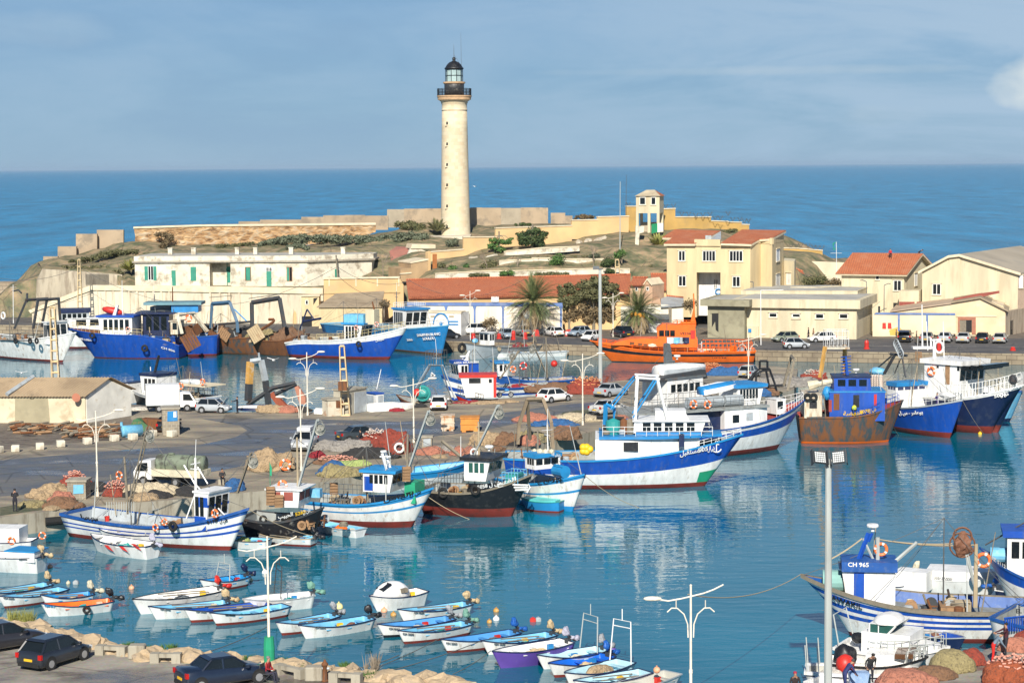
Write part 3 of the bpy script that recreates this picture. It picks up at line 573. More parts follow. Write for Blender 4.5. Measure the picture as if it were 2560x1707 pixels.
wall_run('far_mustard_wall','mustard panelled wall end behind the villa, barbed wire on top','A5',[(-30,50,240,380,238,380),(50,145,240,375,240,370),(145,235,242,370,248,365),(235,378,250,365,262,360)],366,YEL2)
bm=BM()
for c,lst,Y in (('A4',((310,252),(628,268),(695,265),(765,335),(825,335),(885,345),(945,340),(1005,335),(1050,370),(1095,370),(1160,330),(1200,380),(1260,380),(1300,395),(1335,390)),368),('A5',((70,228),(120,228),(165,225),(235,225),(290,240),(330,245),(372,245)),366)):
 for x,y in lst:
  p=qd(c,x,y+8,Y);
  for s in (-1,1):tube(bm,[p,p+VV((s*.4,0,.8))],.045,4)
  tube(bm,[p+VV((-.9,.1,.6)),p+VV((.9,.1,.55))],.018,3)
tag(ob('barbed_wire',bm,'wire'),'rusty barbed wire on V brackets along the mustard walls','barbed wire')
FY=Fac(pt('A2',1155,760,332),pt('A2',1900,700,331))
w=W('yard_wall',(FY.p0.x,FY.p0.y,1.5),'pale ochre yard wall with panels beside the old white house','wall')
w.po(FY,'A2',((1155,1000),(1155,580),(1860,572),(1900,650),(1900,860),(1700,1000)),.6,YEL,'wall');w.po(FY,'A2',((1150,590),(1150,575),(1215,575),(1865,565),(1865,580)),1.0,TRIM,'cap',out=.2)
w.po(FY,'A2',((1155,728),(1155,718),(1870,706),(1870,716)),.5,mt('ochre_band',(.5,.36,.18),.9),'band',out=.12)
for x in (1200,1450,1650,1850):w.po(FY,'A2',((x,655),(x,580),(x+12,580),(x+12,655)),.3,TRIM,'pilaster',out=.08)
FT=Fac(pt('A2',940,1000,328),pt('A2',1110,1000,328))
w=W('yellow_hut',(FT.p0.x,FT.p0.y,1.5),'narrow tall pale yellow hut with one dark square window against the retaining wall','hut')
w.po(FT,'A2',((945,1060),(945,750),(1110,745),(1110,1060)),3,CRM,'wall');w.po(FT,'A2',((940,752),(940,742),(1118,737),(1118,747)),3.4,TRIM,'roof',out=.2)
w.wi(FT,'A2',988,790,1006,822,None,panes=1,sill=False);w.po(FT,'A2',((1058,830),(1058,768),(1100,762),(1075,800)),.1,DARK,'opening',out=.05);w.po(FT,'A2',((950,1060),(950,935),(1045,935),(1045,1060)),.1,DARK,'opening',out=.05)
FS=Fac(pt('A2',1100,1000,322),pt('A2',1700,1000,322))
w=W('quay_shed',(FS.p0.x,FS.p0.y,1.5),'low yellowish shed with a sloping grey roof behind the blue and white trawler','shed')
w.po(FS,'A2',((1110,1050),(1110,855),(1700,850),(1700,1050)),5,CRM,'wall');bm=BM();prism(bm,[FS.w(*FS.h('A2',*q),.3) for q in ((1090,855),(1700,850))]+[FS.w(*FS.h('A2',1700,850),-6)+VV((0,0,2.0)),FS.w(*FS.h('A2',1240,850),-6)+VV((0,0,1.6))],(0,0,.15));w.mesh('roof',bm,CORR)
FB=Fac(pt('A3',0,850,336),pt('A3',260,820,338))
w=W('tan_outbuilding',(FB.p0.x,FB.p0.y,4),'tan stepped outbuilding with a small orange door below the lighthouse','outbuilding')
w.po(FB,'A3',((5,900),(5,790),(92,785),(92,740),(235,715),(235,840),(100,900)),6,mt('tan_wall',(.42,.29,.16),.9,dirt=(.3,.2,.12),amt=.4,scale=.6),'wall');w.po(FB,'A3',((0,838),(0,828),(96,820),(96,830)),.4,TRIM,'cap',out=.15);w.po(FB,'A3',((88,745),(88,735),(240,705),(240,717)),6.2,TRIM,'cap',out=.15)
FB2=Fac(pt('A3',235,800,343),pt('A3',320,790,344));w.po(FB2,'A3',((272,790),(272,664),(305,664),(305,788)),.2,mt('orange_door',(.42,.16,.05),.7),'door',out=.4);w.po(FB2,'A3',((238,830),(238,650),(262,640),(262,820)),.8,YEL,'wall')
FG=Fac(pt('A3',-60,740,352),pt('A3',300,640,354))
w=W('ruined_gable',(FG.p0.x,FG.p0.y,8),'ruined whitewashed gable wall with a faded red roof slope under the lighthouse','ruin')
w.po(FG,'A3',((90,618),(100,582),(300,586),(300,618)),4,TRIM,'wall',out=.2);w.po(FG,'A3',((0,780),(60,690),(90,612),(160,616),(240,650),(240,700),(90,780)),.8,PLW,'wall')
bm=BM();prism(bm,[qd('A3',*q) for q in ((-30,600,360),(92,605,356),(60,690,352),(-20,760,350),(-75,730,351),(-90,640,356))],(0,0,-.2));w.mesh('roof',bm,mt('faded_red',(.36,.15,.11),.9,dirt=(.28,.17,.12),amt=.5,scale=.6))
def strip(name,label,c,pts_top,pts_bot,Y,mat,th=.5):
 w=W(name,qd(c,*pts_bot[0],Y)[:],label,'wall');Ff=Fac(pt(c,*pts_bot[0],Y),pt(c,*pts_bot[-1],Y));w.po(Ff,c,list(pts_bot)+list(pts_top)[::-1],th,mat,'wall');w.po(Ff,c,[(x,y+5) for x,y in pts_top]+[(x,y-3) for x,y in pts_top][::-1],th+.2,TRIM,'cap',out=.1);return w
strip('terrace_wall','uppermost whitewashed garden terrace wall beneath the two dark trees','A3',((885,645),(1200,612),(1530,600)),((885,678),(1200,665),(1530,640)),344,PLW)
strip('terrace_wall','middle whitewashed garden terrace wall with a raised centre','A3',((845,722),(1120,708),(1125,698),(1280,698),(1285,710),(1745,705)),((845,790),(1745,790)),338.5,PLW)
strip('terrace_wall','lowest long whitewashed terrace wall directly above the red tiled roof','A3',((300,832),(640,812),(1000,806),(1640,788),(1960,790)),((300,870),(640,865),(1000,860),(1640,840),(1960,850)),334.6,PLW)
w=W('garden_steps',qd('A3',700,720,344)[:],'whitewashed diagonal garden steps between shrubs on the hillside','steps');Ff=Fac(pt('A3',500,790,341),pt('A3',830,680,346));w.po(Ff,'A3',((480,785),(590,735),(830,665),(835,685),(640,745),(520,795)),.8,PLW,'tread')
w=W('rock_slabs',qd('A3',1600,560,353)[:],'pale fallen rock slabs under the ochre wall','rocks')
for k,(x0,y0,x1,y1) in enumerate(((1490,545,1560,590),(1560,550,1650,570),(1640,520,1770,560),(570,690,680,720))):
 Y_=354 if k < 3 else 346;a=qd('A3',x0,y1,Y_);b=qd('A3',x1,y0,Y_);bm=BM();blob(bm,((a.x+b.x)/2,Y_,(a.z+b.z)/2-.3),abs(b.x-a.x)/2,2,.8,2,.2,k);w.mesh('rock',bm,mt('pale_rock',(.55,.48,.36),.95,dirt=(.3,.26,.2),amt=.6,scale=1))
LY=382;lb=qd('A6',288,1490,LY);zL=lambda y:qd('A6',288,y,LY).z
wd=lambda a,b,y:(qd('A6',b,y,LY)-qd('A6',a,y,LY)).length/2
root=empty('lighthouse',(lb.x,LY,lb.z),0,'tall round cream stone lighthouse with black gallery and glazed lantern','lighthouse')
def lz(y):return zL(y)-lb.z
STONE=tiles('lighthouse_stone',(.70,.61,.42),(.62,.50,.32),1.0,.62,.02,.01,mort=(.58,.52,.40),dirt=(.62,.55,.42))
m_=STONE;nt=m_.node_tree;br=[n for n in nt.nodes if n.type == 'TEX_BRICK'][0];sp=[n for n in nt.nodes if n.type == 'SEPXYZ'][0];cb=[n for n in nt.nodes if n.type == 'COMBXYZ'][0]
at2=N(nt.nodes,'ShaderNodeMath',operation='ARCTAN2');nt.links.new(sp.outputs[0],at2.inputs[0]);nt.links.new(sp.outputs[1],at2.inputs[1]);ml_=N(nt.nodes,'ShaderNodeMath',operation='MULTIPLY');ml_.inputs[1].default_value=2.6;nt.links.new(at2.outputs[0],ml_.inputs[0]);nt.links.new(ml_.outputs[0],cb.inputs[0])
bm=BM();r0=wd(182,397,1480);r1=wd(186,376,800);r2_=wd(188,362,572)
lathe(bm,[(r0*1.04,0),(r0,.5),(r0*.965,lz(1300)),(r0*.93,lz(1100)),(r0*.90,lz(900)),(r0*.87,lz(700)),(r0*.845,lz(572))],48);ob('tower',bm,STONE,root,smooth=True)
bm=BM();lathe(bm,[(r0*.87,lz(572)),(r0*.87,lz(565)),(r0*.845,lz(562)),(r0*.85,lz(525)),(r0*.90,lz(518)),(r0*.90,lz(508)),(r0*1.05,lz(496)),(r0*1.12,lz(494))],48);ob('capital',bm,STONE,root,smooth=True)
bm=BM();lathe(bm,[(r0*1.12,lz(494)),(r0*1.13,lz(476)),(r0*1.17,lz(472)),(r0*1.17,lz(464)),(.2,lz(464))],48);ob('gallery_floor',bm,mt('gallery_stone',(.55,.36,.20),.9,dirt=(.3,.2,.12),amt=.5,scale=1),root)
bm=BM();rg=r0*1.13
for z in (lz(414),lz(438),lz(460)):torus(bm,(0,0,z),rg,.035,'z',40,5)
for k in range(64):a=2*math.pi*k/64;tube(bm,[(rg*cos(a),rg*sin(a),lz(463)),(rg*cos(a),rg*sin(a),lz(414))],.025,4)
for k in range(16):a=2*math.pi*k/16;tube(bm,[(rg*cos(a),rg*sin(a),lz(463)),(rg*cos(a),rg*sin(a),lz(411))],.05,4)
ob('gallery_railing',bm,'black',root)
bm=BM();rw=wd(202,346,410);lathe(bm,[(rw,lz(464)),(rw,lz(380)),(rw*.98,lz(378))],32);ob('watch_room',bm,mt('watch_room_black',(.035,.035,.035),.5,dirt=(.2,.19,.16),amt=.7,scale=1.2,thr=.5),root,smooth=True)
bm=BM();rl=wd(210,335,310);lathe(bm,[(rw,lz(380)),(rw*1.12,lz(374)),(rw*1.12,lz(364)),(rl,lz(364))],32);ob('lantern_sill',bm,mt('gallery_stone',(.55,.36,.20),.9),root)
bm=BM();lathe(bm,[(rl*.94,lz(364)),(rl*.94,lz(272))],10);ob('lantern_glass',bm,mt('lantern_glass',(.36,.48,.47),.12,dirt=(.38,.5,.5),amt=.5,scale=1.5),root)
bm=BM()
for k in range(10):a=2*math.pi*k/10;tube(bm,[(rl*cos(a),rl*sin(a),lz(364)),(rl*cos(a),rl*sin(a),lz(270))],.055,4)
for z in (lz(364),lz(318),lz(274)):torus(bm,(0,0,z),rl,.05,'z',10,4)
ob('lantern_frame',bm,'black',root)
bm=BM();lathe(bm,[(rl*1.1,lz(272)),(rl*1.12,lz(264)),(rl*1.0,lz(258)),(rl*.84,lz(240)),(rl*.55,lz(222)),(rl*.24,lz(214)),(rl*.15,lz(208)),(rl*.2,lz(202)),(rl*.2,lz(192)),(rl*.1,lz(184)),(.02,lz(182))],24);ob('dome',bm,'black',root,smooth=True)
bm=BM();tube(bm,[(0,0,lz(184)),(0,0,lz(92))],.05,5,r2=.02);x=qd('A6',330,300,LY).x-lb.x;tube(bm,[(x,0,lz(360)),(x-.05,0,lz(4))],.045,5,r2=.015);tube(bm,[(0,0,lz(165)),(x,0,lz(250))],.02,4);ob('lightning_rod',bm,'wire',root)
for y in (664,814,963,1110,1262,1410):
 b=BM();x=qd('A6',228,y,LY).x-lb.x;z=lz(y);rad=r0*(.845+.155*(y-572)/900);yy=-math.sqrt(max(.1,rad*rad-x*x));box(b,x-.16,x+.16,yy-.12,yy+.35,z-.24,z+.24);wo_=ob('window',b,DARK,root)
 b=BM();box(b,x-.3,x-.16,yy-.14,yy+.3,z-.3,z+.3);box(b,x-.36,x+.36,yy-.17,yy+.3,z-.5,z-.3);ob('sill',b,STONE,wo_)
w=W('lighthouse_plinth',qd('A6',200,1540,384)[:],'low pale plinth wall at the foot of the lighthouse','plinth')
Ff=Fac(pt('A3',220,580,372),pt('A3',600,570,372));w.po(Ff,'A3',((215,600),(220,520),(350,520),(600,510),(600,600)),12,mt('plinth_stone',(.62,.55,.42),.9,dirt=(.45,.38,.28),amt=.5,scale=.4),'wall')
FW=Fac(pt('A3',50,1350,312),pt('A3',1960,1350,311))
w=W('painted_wall',(FW.p0.x,FW.p0.y,QZ),'white quay wall framed with faded blue arches, parked cars in front','wall')
w.po(FW,'A3',((100,1370),(100,1090),(1385,1090),(1385,1380)),.5,mt('white_quay_wall',(.78,.72,.58),.9,dirt=(.55,.42,.26),amt=.6,scale=.35,streak=True,thr=.5),'wall')
w.po(FW,'A3',((60,1105),(60,1078),(1385,1082),(1385,1110)),.7,BLUP,'band',out=.12)
for x in (392,636,878,1120,1372):
 w.po(FW,'A3',((x-18,1104),(x+18,1104),(x+9,1135),(x+8,1370),(x-8,1370),(x-9,1135)),.2,BLUP,'pilaster',out=.07)
FRD=Fac(pt('A3',60,1000,318),pt('A3',1960,1000,317))
w=W('red_roofed_barrack',(FRD.p0.x,FRD.p0.y,QZ),'long low barrack with a long sloping red tiled roof behind the blue arched wall','barrack')
uA,zA=FRD.h('A3',70,1042);uB,_=FRD.h('A3',1960,1042)
w.add(rect(FRD,uA,uB,QZ,zA,8,YEL,'wall'))
def slope(F_,c,q,d0,d1,th=.18,mat=ROOFT,name='roof'):
 Fb=Fac(F_.w(0,0,-d1).xy,F_.w(10,0,-d1).xy);Fe=Fac(F_.w(0,0,d0).xy,F_.w(10,0,d0).xy)
 p=[Fe.w(*Fe.h(c,*q[0])),Fe.w(*Fe.h(c,*q[1])),Fb.w(*Fb.h(c,*q[2])),Fb.w(*Fb.h(c,*q[3]))]
 o0=p[0];ex=(p[1]-p[0]).normalized();nz=ex.cross(p[3]-p[0]).normalized();nz=nz if nz.z > 0 else -nz;ey=nz.cross(ex)
 mw=Matrix((ex,ey,nz)).transposed().to_4x4();mw.translation=o0;inv=mw.inverted()
 bm=BM();prism(bm,[inv@v for v in p],(0,0,-th));o=ob(name,bm,mat);return o,mw,p
def add_slope(w,*a,**k):
 o,mw,p=slope(*a,**k);o.parent=w.r;o.matrix_parent_inverse=MT(-w.l)@ Matrix();o.matrix_basis=mw
 b=BM();tube(b,[p[2]+VV((0,0,.08)),p[3]+VV((0,0,.08))],.16,6);w.mesh('ridge_tiles',b,ROOFT)
 return p
add_slope(w,FRD,'A3',((72,1045),(1370,1022),(1400,855),(52,888)),.4,7.5)
add_slope(w,FRD,'A3',((1370,1022),(1965,1000),(1965,842),(1400,855)),.4,7.5)
b=BM();a,z=FRD.h('A3',806,1055);box(b,0,1.15,-.45,0,0,.85,M4=MT(FRD.w(a-.5,z-.3,.05)));w.mesh('wall_unit',b,'cw')
b=BM();
for x in range(90,1030,13):
 u,z=FRD.h('A3',x,1042-(x-70)*.018);tube(b,[FRD.w(u,z+.02,.5),FRD.w(u,z+.3,-.3)],.09,5)
w.mesh('eave_tiles',b,ROOFT)
FQ=Fac(pt('A4',320,1000,316),pt('A4',420,1000,315));w=W('tiled_lodge',(FQ.p0.x,FQ.p0.y,QZ),'small pink plastered lodge with a little tiled gable left of the villa','lodge')
PINK=mt('pink_plaster',(.52,.34,.22),.9,dirt=(.4,.28,.2),amt=.4,scale=.7)
w.po(FQ,'A4',((325,1120),(325,935),(515,935),(515,1120)),4,PINK,'wall');w.po(FQ,'A4',((440,932),(478,880),(515,928)),4,PINK,'gable',out=.05)
add_slope(w,FQ,'A4',((315,930),(440,930),(475,868),(350,866)),.5,2.5)
w.po(FQ,'A4',((430,940),(476,872),(520,925),(516,935),(476,885),(438,946)),4.2,TRIM,'verge',out=.3);w.wi(FQ,'A4',374,952,388,975,None,panes=1,sill=False);w.wi(FQ,'A4',468,950,482,972,None,panes=1,sill=False)
add_slope(W('side_roof',qd('A4',270,1000,315)[:],'steep red tiled roof slope between the bushy trees and the small lodge','roof'),FQ,'A4',((240,1005),(322,1000),(290,842),(236,842)),1.0,5)
w=W('tiled_annex',qd('A4',570,1000,320)[:],'red tiled annex roof in the shade of the villa, left side','annex');FQ2=Fac(pt('A4',510,1000,318),pt('A4',636,1000,318))
w.po(FQ2,'A4',((512,1080),(512,975),(634,975),(634,1080)),4,YEL,'wall');add_slope(w,FQ2,'A4',((510,972),(634,972),(634,838),(500,838)),.5,6)
FZ=Fac(pt('A4',240,1290,313),pt('A4',900,1290,312))
w=W('white_quay_shed',(FZ.p0.x,FZ.p0.y,QZ),'white walled shed with a curved grey sheet roof behind the orange vessel','shed')
w.po(FZ,'A4',((245,1320),(245,1120),(480,1110),(500,1090),(780,1110),(780,1340),(245,1330)),3,mt('white_quay_wall',(.78,.72,.58)),'wall')
add_slope(w,FZ,'A4',((585,1112),(785,1098),(780,1040),(590,1020)),.5,6,mat=mt('grey_sheet_roof',(.33,.36,.38),.6,dirt=(.22,.22,.2),amt=.5,scale=.4));add_slope(w,FZ,'A4',((480,1215),(660,1215),(650,1160),(500,1155)),2.5,1,mat='grey')
w.po(FZ,'A4',((500,1112),(510,1070),(580,1045),(588,1115)),3,PINK,'side_wall');w.po(FZ,'A4',((482,1330),(482,1222),(660,1222),(660,1330)),.2,'cw','panel',out=1.5);w.po(FZ,'A4',((652,1290),(652,1120),(680,1120),(680,1290)),.5,'gw','pillar',out=.5)
VF=Fac(pt('A4',640,1035,322),pt('A4',1350,1040,319.5));VZ=3.0
w=W('yellow_villa',(VF.p0.x,VF.p0.y,VZ),'two storey pale yellow villa with two orange tiled mono pitch roofs and a recessed porch','villa')
u0=VF.h('A4',638,700)[0];ur0=VF.h('A4',892,900)[0];ur1=VF.h('A4',1095,900)[0];u1=VF.h('A4',1350,700)[0]
ze=VF.h('A4',700,582)[1];zr=VF.h('A4',1000,822)[1]
c1=VV((VF.w(u1,0)).xy.to_3d());c2=VV((*pt('A4',1440,1040,322.5),0));c3=VV((*pt('A4',1535,1040,321),0));c4=VV((*pt('A4',1632,1040,331),0))
Z=lambda p,z:VV((p[0],p[1],z))
bm=BM();back=13
prism(bm,[VF.w(u0,VZ),VF.w(ur0,VZ),VF.w(ur0,VZ,-3.2),VF.w(ur1,VZ,-3.2),VF.w(ur1,VZ),VF.w(u1,VZ),Z(c2,VZ),Z(c3,VZ),Z(c4,VZ),VF.w(u0,VZ,-back)],(0,0,zr-VZ));w.mesh('lower_wall',bm,CRM)
bm=BM();prism(bm,[VF.w(u0,zr),VF.w(u1,zr),Z(c2,zr),Z(c3,zr),Z(c4,zr),VF.w(u0,zr,-back)],(0,0,ze-zr));w.mesh('wall',bm,CRM)
bm=BM();prism(bm,[VF.w(ur0+.02,VZ+.05,-3.1),VF.w(ur1-.02,VZ+.05,-3.1),VF.w(ur1-.02,zr-.02,-3.1),VF.w(ur0+.02,zr-.02,-3.1)],-VF.n*.05);w.mesh('porch_wall',bm,'cw')
FP=Fac(VF.w(0,0,-3.0).xy,VF.w(10,0,-3.0).xy);w.wi(FP,'A4',1042,885,1066,955,None,panes=3,sill=False)
b=BM();a,z=FP.h('A4',1077,985);torus(b,FP.w(a,z,.1),.42,.1,'y');w.mesh('porch_ring',b,'midblue')
F23=Fac(c3.xy,c4.xy);zt3=hitp('A4',1535,530,c3,F23.n).z;zt4=F23.h('A4',1632,480)[1]
bm=BM();F12=Fac(c1.xy,c2.xy);zt2=F12.h('A4',1440,535)[1];FF2=Fac(c2.xy,c3.xy)
prism(bm,[Z(c3,ze-.1),Z(c3,zt3),Z(c4,zt4),Z(c4,ze-.1)],-F23.n*.4);w.mesh('side_wall',bm,CRM)
bm=BM();prism(bm,[Z(c2,ze-.1),Z(c3,ze-.1),Z(c3,zt3),Z(c2,zt2)],-FF2.n*.4);prism(bm,[Z(c1,ze-.1),Z(c2,ze-.1),Z(c2,zt2),Z(c1,ze)],-F12.n*.4);w.mesh('bay_wall',bm,CRM)
def roofpoly(w,c,pts,th=.3,mat=ROOFT2):
 P=[qd(c,x,y,Y) for x,y,Y in pts];o0=P[0];ex=(P[1]-P[0]).normalized();nz=VV((0,0,0))
 for i in range(1,len(P)-1):nz += (P[i]-P[0]).cross(P[i+1]-P[0])
 nz.normalize();nz=nz if nz.z > 0 else -nz;ex=(ex-nz*ex.dot(nz)).normalized();ey=nz.cross(ex);mw=Matrix((ex,ey,nz)).transposed().to_4x4();mw.translation=o0;inv=mw.inverted()
 bm=BM();prism(bm,[inv@v for v in P],(0,0,-.12));o=ob('roof',bm,mat);o.parent=w.r;o.matrix_parent_inverse=MT(-w.l);o.matrix_basis=mw
 bm=BM();prism(bm,[inv@v-VV((0,0,.12)) for v in P],(0,0,-th));o=ob('eave',bm,TRIM);o.parent=w.r;o.matrix_parent_inverse=MT(-w.l);o.matrix_basis=mw
roofpoly(w,'A4',[(612,573,321.5),(876,573,320.5),(940,548,322),(1095,466,331),(705,455,332),(600,520,327),(690,522,326)])
roofpoly(w,'A4',[(1098,568,319.5),(1358,576,318.8),(1430,535,322),(1535,528,321.2),(1655,462,331),(1278,456,332)])
w.po(VF,'A4',((874,596),(874,540),(1094,542),(1094,598)),1.2,CRM,'parapet',out=.25)
bm=BM();prism(bm,[qd('A4',960,545,325),qd('A4',1098,470,331),qd('A4',1100,545,325)],(0,.4,0));w.mesh('roof_gable',bm,'lgrey')
for q in ((742,642,790,720,2),(947,642,1048,722,4),(1176,642,1281,724,4),(742,855,797,935,2),(1202,860,1258,940,2)):w.wi(VF,'A4',*q[:4],None,panes=q[4])
for q in ((1570,632,1598,718),(1568,845,1600,935)):w.wi(F23,'A4',*q,None,panes=1,glass='cw')
b=BM();box(b,0,.9,-.35,0,0,.7,M4=MT(qd('A4',965,545,322)));w.mesh('roof_unit',b,'lgrey')
bm=BM();pz=[pt('A4',1634,960,331),pt('A4',1725,960,329),pt('A4',1735,960,336),pt('A4',1640,960,340)]
AN=W('villa_annex',(*pz[0],VZ),'narrow two storey annex joined to the right side of the villa','annex');zt=qd('A4',1725,725,329).z
prism(bm,[Z(p,VZ) for p in pz],(0,0,zt-VZ));AN.mesh('wall',bm,CRM2);FA_=Fac(pz[0],pz[1]);AN.add(window(FA_,'A4',1662,832,1692,922,None,panes=1,glass='cw'))
FTW=Fac(pt('A4',375,430,358),pt('A4',575,430,357));w=W('watchtower',(FTW.p0.x,357,15),'cream square watchtower on stilts with a small tiled roof and a green and white flag','watchtower')
TW=4.2;wz0=FTW.h('A4',400,318)[1];wz1=FTW.h('A4',400,172)[1];a0=FTW.h('A4',375,200)[0];a1=FTW.h('A4',575,200)[0];zb=FTW.h('A4',400,445)[1]
w.add(rect(FTW,a0,a1,wz0,wz1,TW,CRM2,'cabin'))
for k,(x,y) in enumerate(((375,397),(474,497),(552,575))):
 p,q=FTW.h('A4',x,400)[0],FTW.h('A4',y,400)[0];w.add(rect(FTW,p,q,zb-1.5,wz0,.5,CRM2,'leg'))
 if k != 1:w.add(rect(Fac(FTW.w(0,0,-TW+.5).xy,FTW.w(9,0,-TW+.5).xy),p,q,zb-1.5,wz0,.5,CRM2,'leg'))
w.add(rect(FTW,a0+.3,a1-.3,zb-1,wz0-1.6,.2,mt('shade_wall',(.4,.33,.24),.9),'back_wall',out=-3.2))
for q in ((410,185,452,242),(508,185,540,242)):w.wi(FTW,'A4',*q,None,panes=1,glass='glass')
zr_=FTW.h('A4',470,120)[1];e=[FTW.w(a0-.2,wz1,.3),FTW.w(a1+.2,wz1,.3),FTW.w(a1+.2,wz1,-TW-.3),FTW.w(a0-.2,wz1,-TW-.3)];t1,t2=FTW.w(a0+(a1-a0)*.38,zr_,-1.5),FTW.w(a0+(a1-a0)*.72,zr_,-1.8)
bm=BM();v=[bm.verts.new(x) for x in e+[t1,t2]];
for f,mi in (((0,1,5,4),1),((1,2,5),0),((2,3,4,5),0),((3,0,4),1),((3,2,1,0),1)):bm.faces.new([v[i] for i in f]).material_index=mi
w.mesh('roof',bm,[ROOFT2,mt('mossy_screed',(.45,.38,.26),.9,dirt=(.28,.23,.15),amt=.6,scale=1)])
w=W('tower_buttress',qd('A4',380,830,345)[:],'narrow white sloping parapet running down the hill below the watchtower','wall');Ff=Fac(pt('A4',360,500,350),pt('A4',445,500,350));w.po(Ff,'A4',((362,835),(372,425),(445,430),(440,480),(405,490),(385,830)),.8,PLW,'wall')
w=W('painted_flag_panel',qd('A4',555,450,352)[:],'panel painted as a green and white flag leaning under the watchtower','flag panel');Ff=Fac(pt('A4',505,450,352),pt('A4',610,450,352))
w.po(Ff,'A4',((507,492),(507,410),(558,404),(558,480)),.2,mt('flag_green',(.0,.22,.09),.7),'green_half');w.po(Ff,'A4',((558,480),(558,404),(608,402),(608,470)),.2,'cw','white_half')
def boxb(name,label,cat,c,xl,xm,xr,yb,yt,Y0,Y1,Yr,mat,ztop=None,cornice=None,cm=None,ov=.5):
 A=VV((*pt(c,xl,yb,Y0),QZ));B=VV((*pt(c,xm,yb,Y1),QZ));C=VV((*pt(c,xr,yb,Yr),QZ));D=A+(C-B)
 w=W(name,A[:],label,cat);z1=qd(c,xm,yt,Y1).z
 bm=BM();prism(bm,[A,B,C,D],(0,0,z1-QZ));w.mesh('wall',bm,mat)
 if cornice:
  zc=qd(c,xm,cornice,Y1).z;n=(B-A).normalized();s=(C-B).normalized()
  P=[A-n*ov-s*ov,B+n*ov-s*ov,C+n*ov+s*ov,D-n*ov+s*ov];bm=BM();prism(bm,[Z(p,z1) for p in P],(0,0,zc-z1));w.mesh('cornice',bm,cm or mat)
  bm=BM();Q=[A+n*.2+s*.2,B-n*.2+s*.2,C-n*.2-s*.2,D+n*.2-s*.2];prism(bm,[Z(p,zc-.02) for p in Q],(0,0,.05));w.mesh('roof',bm,ROOFG)
 return w,Fac(A.xy,B.xy),Fac(B.xy,C.xy),z1
w,Ff,Fs,z1=boxb('raw_concrete_building','unfinished raw concrete block with gaping door and window openings','building','A4',985,1300,1425,1375,1110,301,299,309,CONC,cornice=1055,ov=.9)
w.po(Ff,'A4',((1022,1290),(1022,1165),(1078,1165),(1078,1330),(1055,1310),(1050,1240)),.1,DARK,'opening',out=.03);w.po(Fs,'A4',((1375,1275),(1375,1215),(1425,1205),(1425,1270)),.1,DARK,'opening',out=.03);w.po(Ff,'A4',((1010,1170),(1010,1158),(1080,1158),(1080,1170)),.2,CONC,'lintel',out=.12)
w,Ff,Fs,z1=boxb('long_cream_building','long low cream building with four slot windows, cars parked before it','building','A5',-460,710,865,1160,830,301,296,310,CRM2,cornice=745,ov=.6)
for q in ((-387,905,-332,925),(82,885,152,922),(315,885,384,922),(548,885,620,922)):
 w.wi(Ff,'A5',*(q if q[0] > 0 else (-370,885,-290,922)),None,panes=1) if q[0] > 0 else None
for x0,x1 in ((1515,1572),(1712,1770)):w.wi(Ff,'A4',x0,1172,x1,1200,None,panes=1)
w.po(Ff,'A4',((1326,1400),(1326,1280),(1420,1280),(1420,1400)),.5,CRM2,'side_wall',out=.4);w.po(Ff,'A4',((1336,1330),(1336,1300),(1363,1300),(1363,1330)),.1,'midblue','sign',out=.5)
w,Ff,Fs,z1=boxb('rear_cream_block','plain cream block with a low parapet behind the long slot windowed building','building','A5',-420,720,850,850,660,312,309,322,CRM2,cornice=655,ov=.05)
b=BM();blob(b,(*pt('A5',300,752,303),qd('A5',300,752,303).z-.2),1.9,.8,.55,2,.2,3);w.mesh('roof_tarpaulin',b,'lgrey')
w,Ff,Fs,z1=boxb('flat_roofed_store','low store with a curved grey flat roof left of the orange tiled house','store','A5',95,320,560,665,640,318,317,321,CRM2,cornice=618,ov=.3)
w=W('tiled_outbuilding',qd('A5',150,600,340)[:],'ochre outbuilding with a red tiled roof behind the villa annex','outbuilding');Ff=Fac(pt('A5',95,600,338),pt('A5',230,600,338));w.po(Ff,'A5',((100,700),(100,550),(230,548),(230,700)),3,YEL2,'wall');add_slope(w,Ff,'A5',((98,553),(245,548),(185,468),(100,440)),.6,4)
w=W('sea_wall',qd('A5',400,520,345)[:],'pale wall with dark salt stains below the barbed wire at the right','wall');Ff=Fac(pt('A5',110,520,348),pt('A5',600,520,348));w.po(Ff,'A5',((120,560),(120,400),(260,365),(600,378),(600,600)),.6,mt('salt_wall',(.66,.58,.42),.9,dirt=(.30,.24,.17),amt=.7,scale=.6,thr=.57),'wall')
w=W('balustrade',qd('A5',250,350,355)[:],'low ochre balustrade under the far mustard wall','balustrade');Ff=Fac(pt('A5',130,360,354),pt('A5',375,360,354));w.po(Ff,'A5',((130,362),(130,352),(370,342),(370,350)),.3,YEL,'handrail')
b=BM()
for k in range(26):u=Ff.h('A5',135+k*9,370)[0];z=Ff.h('A5',135+k*9,356-k*.35)[1];prism(b,[Ff.w(u,z-1.8),Ff.w(u+.18,z-1.8),Ff.w(u+.18,z),Ff.w(u,z)],(0,.2,0))
w.mesh('baluster',b,YEL)
HA,HB=VV((*pt('A5',562,860,320),QZ)),VV((*pt('A5',1172,860,316),QZ));HC=VV((*pt('A5',1450,860,327),QZ));HD=HA+(HC-HB);Ff,Fs=Fac(HA.xy,HB.xy),Fac(HB.xy,HC.xy)
w=W('orange_roofed_house',HA[:],'tall cream house with a steep orange tiled gable roof at the right of the quay','house');ze=Ff.h('A5',900,482)[1];zrg=qd('A5',1325,298,322).z
